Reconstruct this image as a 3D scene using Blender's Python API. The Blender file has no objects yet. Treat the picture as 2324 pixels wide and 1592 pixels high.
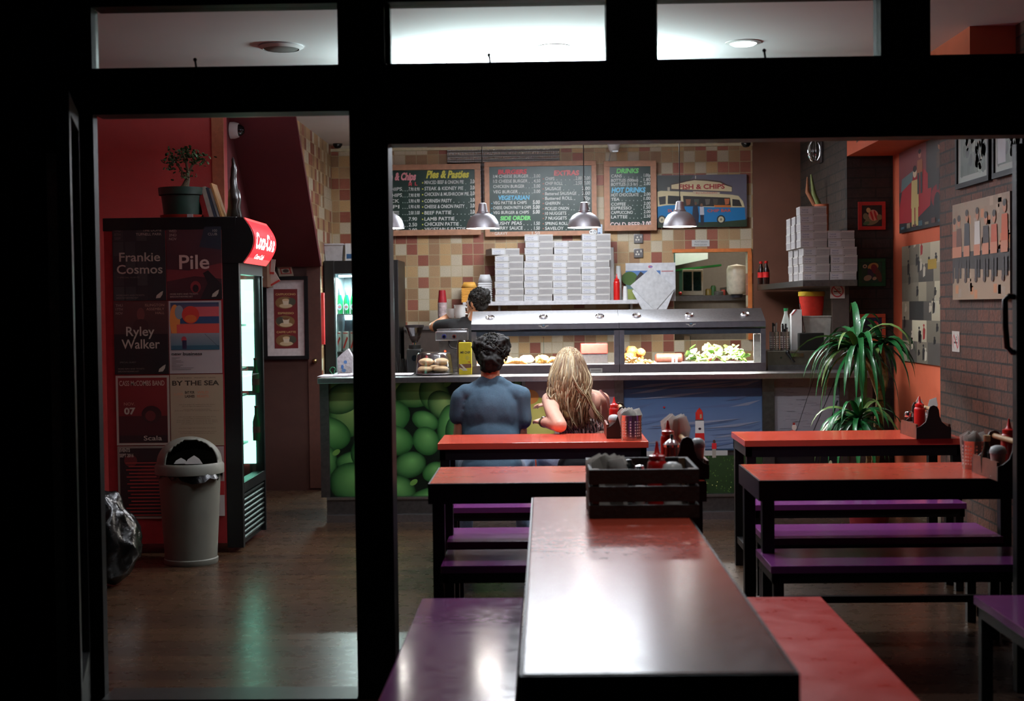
import bpy, bmesh, math, random
from mathutils import Vector, Matrix, Euler, noise as mnoise
R = math.radians
PI = math.pi
random.seed(7)
SC = bpy.context.scene
COL = SC.collection
# ------------------------------------------------------------------ camera
FPX, CX, CY = 3228.0, 1162.0, 796.0
CAMZ = 1.46
yaw, pitch, roll = R(1.32), R(-1.69), R(0.7)
fwd = Vector((-math.sin(yaw) * math.cos(pitch), math.cos(yaw) * math.cos(pitch), math.sin(pitch)))
right0 = fwd.cross(Vector((0, 0, 1))).normalized()
up0 = right0.cross(fwd).normalized()
cup = up0 * math.cos(roll) + right0 * math.sin(roll)
crt = right0 * math.cos(roll) - up0 * math.sin(roll)
cd = bpy.data.cameras.new('camera')
cam = bpy.data.objects.new('camera', cd)
COL.objects.link(cam)
cd.sensor_width = 36.0
cd.lens = FPX / 2324 * 36
cd.clip_start = 0.05
cd.dof.use_dof = True
cd.dof.focus_distance = 9.0
cd.dof.aperture_fstop = 3.6
mw = Matrix((crt, cup, -fwd)).transposed().to_4x4()
mw.translation = (0, 0, CAMZ)
cam.matrix_world = mw
SC.camera = cam
# ------------------------------------------------------------------ world, exposure
w = bpy.data.worlds.new('night'); SC.world = w
w.use_nodes = True
w.node_tree.nodes['Background'].inputs[0].default_value = (0.25, 0.45, 0.7, 1)
w.node_tree.nodes['Background'].inputs[1].default_value = 0.006
SC.view_settings.view_transform = 'Standard'
SC.view_settings.look = 'None'
SC.view_settings.exposure = 0.3
SC.view_settings.gamma = 1.0
SC.cycles.max_bounces = 7
SC.cycles.diffuse_bounces = 4
SC.cycles.glossy_bounces = 4
SC.cycles.transmission_bounces = 6
SC.cycles.transparent_max_bounces = 12
SC.cycles.caustics_reflective = False
SC.cycles.caustics_refractive = False
SC.cycles.sample_clamp_indirect = 3.0
def light(kind, name, loc, energy, color, rot=(0, 0, 0), **k):
    l = bpy.data.lights.new(name, kind)
    l.energy = energy; l.color = color
    for a, v in k.items(): setattr(l, a, v)
    o = bpy.data.objects.new(name, l); COL.objects.link(o)
    o.location = loc; o.rotation_euler = rot
    return o
DOWN = [(0.07, 8.0, 1.0), (1.12, 7.96, 0.6), (-1.39, 6.62, .1), (0.05, 6.55, .35), (1.2, 6.5, .2)]
COOL = (0.90, 0.95, 1.0)
for x, y, k in DOWN:
    light('AREA', 'downlight_lamp', (x, y, 2.895), 20 * k, COOL, shape='DISK', size=.14, spread=R(140))
# fluorescent battens: front one added unseen to brighten the ceiling, rear near the boards
BATTEN = [(-.05, 8.3, 2.58, 8, 115), (.15, 10.95, 2.77, 54, 85)]
for x, y, z, e, eu in BATTEN:
    wy = .05 if y < 10 else .5
    light('AREA', 'batten_lamp', (x, y, z - .03), e, COOL, shape='RECTANGLE', size=1.2, size_y=wy)
    light('AREA', 'batten_lamp', (x, y, z + .04), eu, (.86, .92, 1.0), rot=(PI, 0, 0), shape='RECTANGLE', size=1.2, size_y=wy)
# strip lamps inside the two food display cases
for x in (.02, 1.05):
    light('AREA', 'case_lamp', (x, 10.14, 1.30), 34, (1.0, .94, .86), shape='RECTANGLE', size=.9, size_y=.03)
# unseen lights over the outside table and at the kitchen ceiling
light('AREA', 'shopfront_lamp_light', (.5, 4.25, 3.2), 2.2, (1.0, .93, .88), shape='DISK', size=.16, spread=R(62))  # added above the pavement to brighten the long table and benches
light('AREA', 'kitchen_lamp', (1.6, 13.2, 2.86), 16, (1, .97, .93), shape='DISK', size=.3)  # unseen ceiling light, placed ahead of the hood to light its front
# lamps inside the pendant shades
PEND = [(880, 519), (1096, 519), (1326, 517), (1543, 515)]

# ------------------------------------------------------------------ measuring helpers
def ray(px, py):
    return fwd + crt * ((px - CX) / FPX) - cup * ((py - CY) / FPX)
def at(px, py, Y):
    d = ray(px, py); t = Y / d.y
    return Vector((0, 0, CAMZ)) + d * t
def atz(px, py, Z):
    d = ray(px, py); t = (Z - CAMZ) / d.z
    return Vector((0, 0, CAMZ)) + d * t
def atx(px, py, X):
    d = ray(px, py); t = X / d.x
    return Vector((0, 0, CAMZ)) + d * t
def mpp(Y): return Y / FPX
for i, (px, py) in enumerate(PEND):
    p = at(px, py, 10.05)
    light('AREA', 'pendant_lamp', (p.x, p.y, p.z + .022), 6.0, (1.0, .93, .88), shape='DISK', size=.2)
# ------------------------------------------------------------------ materials
def lin(c):
    c = c / 255.0
    return c / 12.92 if c <= .04045 else ((c + .055) / 1.055) ** 2.4
def rgb(c): return (lin(c[0]), lin(c[1]), lin(c[2]), 1)
_M = {}
def mat(name, c=(128, 128, 128), rough=.5, metal=0.0, emit=None, es=0.0, trans=0.0, ior=1.45, noise=.12, ns=30, bump=0.0, bs=200, coat=0.0, sub=0, spec=None, alpha=1):
    if name in _M: return _M[name]
    m = bpy.data.materials.new(name); m.use_nodes = True
    nt = m.node_tree; b = nt.nodes['Principled BSDF']
    b.inputs['Roughness'].default_value = rough
    b.inputs['Metallic'].default_value = metal
    b.inputs['IOR'].default_value = ior
    b.inputs['Transmission Weight'].default_value = trans
    b.inputs['Coat Weight'].default_value = coat
    if spec is not None: b.inputs['Specular IOR Level'].default_value = spec
    base = rgb(c)
    b.inputs['Base Color'].default_value = base
    tc = None
    if noise > 0 and trans == 0:
        tc = nt.nodes.new('ShaderNodeTexCoord')
        n = nt.nodes.new('ShaderNodeTexNoise'); n.inputs['Scale'].default_value = ns; n.inputs['Detail'].default_value = 3
        nt.links.new(tc.outputs['Object'], n.inputs['Vector'])
        mp = nt.nodes.new('ShaderNodeMapRange')
        mp.inputs['From Min'].default_value = .3; mp.inputs['From Max'].default_value = .7
        mp.inputs['To Min'].default_value = 1 - noise; mp.inputs['To Max'].default_value = 1 + noise
        nt.links.new(n.outputs['Fac'], mp.inputs['Value'])
        mx = nt.nodes.new('ShaderNodeVectorMath'); mx.operation = 'SCALE'
        mx.inputs[0].default_value = base[:3]
        nt.links.new(mp.outputs[0], mx.inputs['Scale'])
        nt.links.new(mx.outputs[0], b.inputs['Base Color'])
    if bump > 0:
        tc = tc or nt.nodes.new('ShaderNodeTexCoord')
        n = nt.nodes.new('ShaderNodeTexNoise'); n.inputs['Scale'].default_value = bs; n.inputs['Detail'].default_value = 4
        nt.links.new(tc.outputs['Object'], n.inputs['Vector'])
        bp = nt.nodes.new('ShaderNodeBump'); bp.inputs['Strength'].default_value = bump; bp.inputs['Distance'].default_value = .01
        nt.links.new(n.outputs['Fac'], bp.inputs['Height']); nt.links.new(bp.outputs[0], b.inputs['Normal'])
    if emit is not None:
        b.inputs['Emission Color'].default_value = rgb(emit); b.inputs['Emission Strength'].default_value = es
    _M[name] = m
    return m
def glassy(name, c=(235, 245, 240), rough=.02, refl=.08):
    """thin clear pane: mostly see-through with a mirror share that grows at grazing angles"""
    if name in _M: return _M[name]
    m = bpy.data.materials.new(name); m.use_nodes = True
    nt = m.node_tree; nt.nodes.clear()
    out = nt.nodes.new('ShaderNodeOutputMaterial'); mx = nt.nodes.new('ShaderNodeMixShader')
    tr = nt.nodes.new('ShaderNodeBsdfTransparent'); gl = nt.nodes.new('ShaderNodeBsdfGlossy')
    fr = nt.nodes.new('ShaderNodeFresnel'); fr.inputs['IOR'].default_value = 1.5
    tr.inputs[0].default_value = rgb(c); gl.inputs['Roughness'].default_value = rough
    ad = nt.nodes.new('ShaderNodeMath'); ad.operation = 'ADD'; ad.use_clamp = True; ad.inputs[1].default_value = refl - .04
    ge = nt.nodes.new('ShaderNodeNewGeometry'); iv = nt.nodes.new('ShaderNodeMath'); iv.operation = 'SUBTRACT'; iv.inputs[0].default_value = 1
    mu = nt.nodes.new('ShaderNodeMath'); mu.operation = 'MULTIPLY'
    nt.links.new(ge.outputs['Backfacing'], iv.inputs[1]); nt.links.new(fr.outputs[0], ad.inputs[0]); nt.links.new(ad.outputs[0], mu.inputs[0]); nt.links.new(iv.outputs[0], mu.inputs[1]); nt.links.new(mu.outputs[0], mx.inputs[0])
    nt.links.new(tr.outputs[0], mx.inputs[1]); nt.links.new(gl.outputs[0], mx.inputs[2]); nt.links.new(mx.outputs[0], out.inputs[0])
    _M[name] = m
    return m
def thin_paper(name, c):
    t = NT(name, .85); t.b.inputs['Base Color'].default_value = rgb(c)
    tr = t.n('ShaderNodeBsdfTranslucent'); tr.inputs[0].default_value = rgb(c); mx = t.n('ShaderNodeMixShader'); mx.inputs[0].default_value = .5
    t.l(t.b.outputs[0], mx.inputs[1]); t.l(tr.outputs[0], mx.inputs[2]); t.l(mx.outputs[0], t.t.nodes['Material Output'].inputs[0]); return t.m
def emis(name, c, s):
    if name in _M: return _M[name]
    m = bpy.data.materials.new(name); m.use_nodes = True
    nt = m.node_tree; nt.nodes.clear()
    out = nt.nodes.new('ShaderNodeOutputMaterial'); e = nt.nodes.new('ShaderNodeEmission')
    e.inputs[0].default_value = rgb(c); e.inputs[1].default_value = s
    nt.links.new(e.outputs[0], out.inputs[0]); _M[name] = m
    return m
def print_mat(name, rough=.5, es=0.0, coat=0):
    """printed or painted picture: colours come from the drawn shapes"""
    if name in _M: return _M[name]
    m = bpy.data.materials.new(name); m.use_nodes = True
    nt = m.node_tree; b = nt.nodes['Principled BSDF']
    a = nt.nodes.new('ShaderNodeAttribute'); a.attribute_name = 'Col'
    nt.links.new(a.outputs['Color'], b.inputs['Base Color'])
    b.inputs['Roughness'].default_value = rough; b.inputs['Coat Weight'].default_value = coat
    if es > 0:
        nt.links.new(a.outputs['Color'], b.inputs['Emission Color']); b.inputs['Emission Strength'].default_value = es
    _M[name] = m
    return m
class NT:
    def __init__(s, name, rough=.5):
        s.m = bpy.data.materials.new(name); s.m.use_nodes = True; s.t = s.m.node_tree
        s.b = s.t.nodes['Principled BSDF']; s.b.inputs['Roughness'].default_value = rough; _M[name] = s.m
    def n(s, typ, **k):
        x = s.t.nodes.new(typ)
        for a, v in k.items():
            if a.startswith('i_'):
                key = a[2:]; key = int(key) if key.isdigit() else key.replace('_', ' ')
                x.inputs[key].default_value = v
            else: setattr(x, a, v)
        return x
    def l(s, a, b): s.t.links.new(a, b)
    def math(s, op, a, b=None):
        x = s.n('ShaderNodeMath', operation=op)
        for i, v in enumerate((a, b)):
            if v is None: continue
            if isinstance(v, (int, float)): x.inputs[i].default_value = v
            else: s.l(v, x.inputs[i])
        return x.outputs[0]
    def ramp(s, fac, stops, const=False):
        x = s.n('ShaderNodeValToRGB'); s.l(fac, x.inputs[0])
        if const: x.color_ramp.interpolation = 'CONSTANT'
        e = x.color_ramp.elements
        while len(e) < len(stops): e.new(.5)
        for q, (p, c) in zip(e, stops): q.position = p; q.color = rgb(c)
        return x.outputs[0]
def tile_mat(name, axis):
    t = NT(name, .42)
    tc = t.n('ShaderNodeTexCoord'); sp = t.n('ShaderNodeSeparateXYZ'); t.l(tc.outputs['Object'], sp.inputs[0])
    P = .0983
    u = t.math('DIVIDE', t.math('ADD', sp.outputs[axis], 50 * P + .035), P)
    v = t.math('DIVIDE', t.math('ADD', sp.outputs['Z'], .022), P)
    fu, fv = t.math('FRACT', u), t.math('FRACT', v)
    cu, cv = t.math('FLOOR', u), t.math('FLOOR', v)
    cb = t.n('ShaderNodeCombineXYZ'); t.l(cu, cb.inputs[0]); t.l(cv, cb.inputs[1]); cb.inputs[2].default_value = 3.7
    wn = t.n('ShaderNodeTexWhiteNoise'); t.l(cb.outputs[0], wn.inputs['Vector'])
    col = t.ramp(wn.outputs['Value'], [(0, (204, 190, 164)), (.27, (178, 144, 104)), (.5, (154, 118, 84)), (.66, (194, 158, 110)), (.78, (152, 88, 68)), (.9, (140, 76, 58))], True)
    nz = t.n('ShaderNodeTexNoise', i_Scale=180.0, i_Detail=3.0); t.l(tc.outputs['Object'], nz.inputs['Vector'])
    mr = t.n('ShaderNodeMapRange', i_From_Min=.3, i_From_Max=.7, i_To_Min=.72, i_To_Max=1.15); t.l(nz.outputs['Fac'], mr.inputs['Value'])
    sc = t.n('ShaderNodeVectorMath', operation='SCALE'); t.l(col, sc.inputs[0]); t.l(mr.outputs[0], sc.inputs['Scale'])
    eu = t.math('ABSOLUTE', t.math('SUBTRACT', fu, .5)); ev = t.math('ABSOLUTE', t.math('SUBTRACT', fv, .5))
    g = t.math('GREATER_THAN', t.math('MAXIMUM', eu, ev), .472)
    mx = t.n('ShaderNodeMix', data_type='RGBA'); t.l(g, mx.inputs['Factor']); t.l(sc.outputs[0], mx.inputs[6]); mx.inputs[7].default_value = rgb((176, 160, 124))
    t.l(mx.outputs[2], t.b.inputs['Base Color'])
    bp = t.n('ShaderNodeBump', i_Strength=.5, i_Distance=.004); t.l(t.math('SUBTRACT', nz.outputs['Fac'], g), bp.inputs['Height']); t.l(bp.outputs[0], t.b.inputs['Normal'])
    return t.m
def brick_mat(name, axis, c1, c2, mort, sx=.215, sy=.075):
    t = NT(name, .75)
    tc = t.n('ShaderNodeTexCoord'); sp = t.n('ShaderNodeSeparateXYZ'); t.l(tc.outputs['Object'], sp.inputs[0])
    cb = t.n('ShaderNodeCombineXYZ'); t.l(sp.outputs[axis], cb.inputs[0]); t.l(sp.outputs['Z'], cb.inputs[1])
    br = t.n('ShaderNodeTexBrick', i_Scale=1.0, i_Brick_Width=sx, i_Row_Height=sy, i_Mortar_Size=.006, i_Color1=rgb(c1), i_Color2=rgb(c2), i_Mortar=rgb(mort))
    t.l(cb.outputs[0], br.inputs['Vector'])
    nz = t.n('ShaderNodeTexNoise', i_Scale=40.0, i_Detail=4.0); t.l(tc.outputs['Object'], nz.inputs['Vector'])
    mr = t.n('ShaderNodeMapRange', i_From_Min=.3, i_From_Max=.7, i_To_Min=.6, i_To_Max=1.3); t.l(nz.outputs['Fac'], mr.inputs['Value'])
    sc = t.n('ShaderNodeVectorMath', operation='SCALE'); t.l(br.outputs['Color'], sc.inputs[0]); t.l(mr.outputs[0], sc.inputs['Scale'])
    t.l(sc.outputs[0], t.b.inputs['Base Color'])
    bp = t.n('ShaderNodeBump', i_Strength=.35, i_Distance=.01); t.l(t.math('SUBTRACT', nz.outputs['Fac'], br.outputs['Fac']), bp.inputs['Height']); t.l(bp.outputs[0], t.b.inputs['Normal'])
    return t.m
def floor_mat(name):
    t = NT(name, .3)
    tc = t.n('ShaderNodeTexCoord')
    br = t.n('ShaderNodeTexBrick', i_Scale=1.0, i_Brick_Width=1.3, i_Row_Height=.13, i_Mortar_Size=.0025, i_Color1=rgb((70, 50, 34)), i_Color2=rgb((54, 38, 27)), i_Mortar=rgb((18, 12, 9)))
    t.l(tc.outputs['Object'], br.inputs['Vector'])
    mp = t.n('ShaderNodeMapping'); mp.inputs['Scale'].default_value = (1.2, 45, 1); t.l(tc.outputs['Object'], mp.inputs[0])
    nz = t.n('ShaderNodeTexNoise', i_Scale=1.6, i_Detail=3.0); t.l(mp.outputs[0], nz.inputs['Vector'])
    mr = t.n('ShaderNodeMapRange', i_From_Min=.25, i_From_Max=.75, i_To_Min=.7, i_To_Max=1.25); t.l(nz.outputs['Fac'], mr.inputs['Value'])
    sc = t.n('ShaderNodeVectorMath', operation='SCALE'); t.l(br.outputs['Color'], sc.inputs[0]); t.l(mr.outputs[0], sc.inputs['Scale'])
    t.l(sc.outputs[0], t.b.inputs['Base Color'])
    n2 = t.n('ShaderNodeTexNoise', i_Scale=14.0, i_Detail=5.0); t.l(tc.outputs['Object'], n2.inputs['Vector'])
    m2 = t.n('ShaderNodeMapRange', i_From_Min=.3, i_From_Max=.7, i_To_Min=.26, i_To_Max=.3); t.l(n2.outputs['Fac'], m2.inputs['Value'])
    t.l(m2.outputs[0], t.b.inputs['Roughness'])
    bp = t.n('ShaderNodeBump', i_Strength=.1, i_Distance=.004); t.l(t.math('SUBTRACT', 1.0, br.outputs['Fac']), bp.inputs['Height']); t.l(bp.outputs[0], t.b.inputs['Normal'])
    return t.m
def worn_top(name, c, r0, r1, ns=7.0, scratch=0.0):
    t = NT(name, .3)
    tc = t.n('ShaderNodeTexCoord')
    t.b.inputs['Base Color'].default_value = rgb(c)
    nz = t.n('ShaderNodeTexNoise', i_Scale=ns, i_Detail=8.0, i_Roughness=.65); t.l(tc.outputs['Object'], nz.inputs['Vector'])
    mr = t.n('ShaderNodeMapRange', i_From_Min=.32, i_From_Max=.68, i_To_Min=r0, i_To_Max=r1); t.l(nz.outputs['Fac'], mr.inputs['Value'])
    t.l(mr.outputs[0], t.b.inputs['Roughness'])
    if scratch:
        n2 = t.n('ShaderNodeTexNoise', i_Scale=55.0, i_Detail=6.0); t.l(tc.outputs['Object'], n2.inputs['Vector'])
        bp = t.n('ShaderNodeBump', i_Strength=scratch, i_Distance=.002); t.l(n2.outputs['Fac'], bp.inputs['Height']); t.l(bp.outputs[0], t.b.inputs['Normal'])
    return t.m
def perforated(name, c=(200, 198, 196)):
    t = NT(name, .2); t.b.inputs['Metallic'].default_value = 1; t.b.inputs['Base Color'].default_value = rgb(c)
    tc = t.n('ShaderNodeTexCoord'); sp = t.n('ShaderNodeSeparateXYZ'); t.l(tc.outputs['Object'], sp.inputs[0])
    a = t.math('ARCTAN2', sp.outputs['X'], sp.outputs['Y'])
    fu = t.math('SUBTRACT', t.math('FRACT', t.math('MULTIPLY', a, 26 / (2 * PI))), .5)
    fv = t.math('SUBTRACT', t.math('FRACT', t.math('MULTIPLY', sp.outputs['Z'], 1 / .0150)), .5)
    d = t.math('SQRT', t.math('ADD', t.math('MULTIPLY', fu, fu), t.math('MULTIPLY', fv, fv)))
    blk = t.math('GREATER_THAN', t.math('FRACT', t.math('MULTIPLY', a, 6.5 / (2 * PI))), .26)
    h = t.math('MULTIPLY', t.math('MULTIPLY', t.math('LESS_THAN', d, .32), blk), t.math('MULTIPLY', t.math('GREATER_THAN', sp.outputs['Z'], .02), t.math('LESS_THAN', sp.outputs['Z'], .105)))
    mx = t.n('ShaderNodeMix', data_type='RGBA'); t.l(h, mx.inputs['Factor']); mx.inputs[6].default_value = rgb(c); mx.inputs[7].default_value = rgb((236, 232, 226)); t.l(mx.outputs[2], t.b.inputs['Base Color'])  # holes drawn as pale dots, their brightness put into the colour
    t.l(t.math('SUBTRACT', 1.0, h), t.b.inputs['Metallic']); t.l(t.math('ADD', .25, t.math('MULTIPLY', h, .5)), t.b.inputs['Roughness'])
    return t.m
# ------------------------------------------------------------------ mesh builder
def absloc(o):
    v = Vector((0, 0, 0))
    while o is not None: v += o.location; o = o.parent
    return v
class MB:
    def __init__(s): s.bm = bmesh.new(); s.mats = []
    def mi(s, m):
        if m not in s.mats: s.mats.append(m)
        return s.mats.index(m)
    def _fin(s, faces, m, M=None, verts=None):
        i = s.mi(m)
        for f in faces: f.material_index = i; f.smooth = True
        if M is not None:
            vs = verts or {v for f in faces for v in f.verts}
            bmesh.ops.transform(s.bm, matrix=M, verts=list(vs))
        return s
    def box(s, x0, x1, y0, y1, z0, z1, m, bev=0, M=None):
        x0, x1 = min(x0, x1), max(x0, x1); y0, y1 = min(y0, y1), max(y0, y1); z0, z1 = min(z0, z1), max(z0, z1)
        v = [s.bm.verts.new((x, y, z)) for z in (z0, z1) for y in (y0, y1) for x in (x0, x1)]
        fs = [s.bm.faces.new([v[i] for i in q]) for q in ((0, 2, 3, 1), (4, 5, 7, 6), (0, 1, 5, 4), (2, 6, 7, 3), (0, 4, 6, 2), (1, 3, 7, 5))]
        big = list(fs)
        if bev > 0:
            es = {e for f in fs for e in f.edges}
            r = bmesh.ops.bevel(s.bm, geom=list(es), offset=bev, segments=2, affect='EDGES', profile=.6)
            fs = list({f for f in r['faces']} | {f for f in fs if f.is_valid})
        s._fin(fs, m, M)
        for f in big:
            if f.is_valid: f.smooth = False
        return s
    def cbox(s, c, sz, m, rot=(0, 0, 0), bev=0):
        M = Matrix.Translation(c) @ Euler(rot).to_matrix().to_4x4()
        return s.box(-sz[0] / 2, sz[0] / 2, -sz[1] / 2, sz[1] / 2, -sz[2] / 2, sz[2] / 2, m, bev, M)
    def tube(s, pts, r, m, n=8, cap=True, flat=1.0):
        pts = [Vector(p) for p in pts]; k = len(pts)
        rs = r if isinstance(r, (list, tuple)) else [r] * k
        rings = []; t0 = (pts[1] - pts[0]).normalized()
        a = Vector((0, 0, 1)) if abs(t0.z) < .9 else Vector((1, 0, 0))
        u = t0.cross(a).normalized()
        for i, p in enumerate(pts):
            t = (pts[min(i + 1, k - 1)] - pts[max(i - 1, 0)])
            t = t.normalized() if t.length > 1e-9 else t0
            u = (u - t * u.dot(t)); u = u.normalized() if u.length > 1e-6 else t.orthogonal().normalized()
            w2 = t.cross(u)
            rings.append([s.bm.verts.new(p + (u * math.cos(2 * PI * j / n) + w2 * flat * math.sin(2 * PI * j / n)) * rs[i]) for j in range(n)])
        fs = []
        for i in range(k - 1):
            for j in range(n):
                fs.append(s.bm.faces.new((rings[i][j], rings[i][(j + 1) % n], rings[i + 1][(j + 1) % n], rings[i + 1][j])))
        if cap:
            fs.append(s.bm.faces.new(rings[0][::-1])); fs.append(s.bm.faces.new(rings[-1]))
        return s._fin(fs, m)
    def cyl(s, p0, p1, r0, m, r1=None, n=16): return s.tube([p0, p1], [r0, r0 if r1 is None else r1], m, n)
    def lathe(s, prof, m, c=(0, 0, 0), n=24, M=None, skip=None):
        fs = []; rings = []
        for (r, z) in prof:
            if r < 1e-5: rings.append([s.bm.verts.new((c[0], c[1], c[2] + z))])
            else: rings.append([s.bm.verts.new((c[0] + r * math.cos(2 * PI * j / n), c[1] + r * math.sin(2 * PI * j / n), c[2] + z)) for j in range(n)])
        for i in range(len(rings) - 1):
            A, B = rings[i], rings[i + 1]
            for j in range(n):
                if skip and skip(i, j): continue
                jj = (j + 1) % n
                if len(A) == 1 and len(B) == 1: continue
                if len(A) == 1: fs.append(s.bm.faces.new((A[0], B[jj], B[j])))
                elif len(B) == 1: fs.append(s.bm.faces.new((A[j], A[jj], B[0])))
                else: fs.append(s.bm.faces.new((A[j], A[jj], B[jj], B[j])))
        return s._fin(fs, m, M)
    def prism(s, pts, d, m, M=None, axis='y', a=0.0):
        """polygon pts (u,v) extruded by d; axis y: (u, a..a+d, v)"""
        def P(u, v, q): return (u, q, v) if axis == 'y' else ((q, u, v) if axis == 'x' else (u, v, q))
        A = [s.bm.verts.new(P(u, v, a)) for u, v in pts]; B = [s.bm.verts.new(P(u, v, a + d)) for u, v in pts]
        fs = [s.bm.faces.new(A), s.bm.faces.new(B[::-1])]
        for i in range(len(pts)):
            j = (i + 1) % len(pts); fs.append(s.bm.faces.new((A[i], B[i], B[j], A[j])))
        return s._fin(fs, m, M)
    def ico(s, c, r, m, sub=2, rot=(0, 0, 0), jit=0.0):
        if isinstance(r, (int, float)): r = (r, r, r)
        M = Matrix.Translation(c) @ Euler(rot).to_matrix().to_4x4() @ Matrix.Diagonal((*r, 1))
        o = bmesh.ops.create_icosphere(s.bm, subdivisions=sub, radius=1.0)
        if jit:
            sd = random.random() * 50
            for v in o['verts']: v.co *= 1 + jit * mnoise.noise(v.co * 1.7 + Vector((sd, 0, 0)))
        bmesh.ops.transform(s.bm, matrix=M, verts=o['verts'])
        fs = {f for v in o['verts'] for f in v.link_faces}
        return s._fin(fs, m)
    def face(s, pts, m):
        f = s.bm.faces.new([s.bm.verts.new(p) for p in pts]); return s._fin([f], m)
    def build(s, name, parent=None, sharp=50, recalc=True, flip=False):
        if recalc: bmesh.ops.recalc_face_normals(s.bm, faces=s.bm.faces)
        me = bpy.data.meshes.new(name)
        if parent is not None: off = absloc(parent)
        else:
            xs = [v.co for v in s.bm.verts]
            off = Vector(((min(v.x for v in xs) + max(v.x for v in xs)) / 2, (min(v.y for v in xs) + max(v.y for v in xs)) / 2, min(v.z for v in xs)))
        if parent is None and getattr(s, 'keep', False): off = Vector((0, 0, 0))
        if off.length: bmesh.ops.translate(s.bm, vec=-off, verts=s.bm.verts)
        fl = [f.smooth for f in s.bm.faces]
        s.bm.to_mesh(me); s.bm.free()
        for m in s.mats: me.materials.append(m)
        if sharp:
            me.set_sharp_from_angle(angle=R(sharp)); me.polygons.foreach_set('use_smooth', fl)
        o = bpy.data.objects.new(name, me); COL.objects.link(o)
        if parent is not None: o.parent = parent
        else: o.location = off
        return o
def tag(o, label, cat, group=None, kind=None):
    if label: o['label'] = label
    if cat: o['category'] = cat
    if group: o['group'] = group
    if kind: o['kind'] = kind
    return o
def thing(name, label, cat, loc=(0, 0, 0), group=None):
    o = bpy.data.objects.new(name, None); COL.objects.link(o); o.location = loc; o.empty_display_size = .1
    return tag(o, label, cat, group)
def struct(name, mb, parent=None):
    mb.keep = True
    o = mb.build(name, parent)
    if parent is None: o['kind'] = 'structure'
    return o
def copy_thing(o, loc, label, group=None, rz=0):
    c = o.copy(); COL.objects.link(c); c.location = loc; c.rotation_euler = (0, 0, rz)
    c['label'] = label
    if group: c['group'] = group
    for ch in list(o.children):
        d = ch.copy(); COL.objects.link(d); d.parent = c
        for g in list(ch.children):
            e = g.copy(); COL.objects.link(e); e.parent = d
    return c
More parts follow.
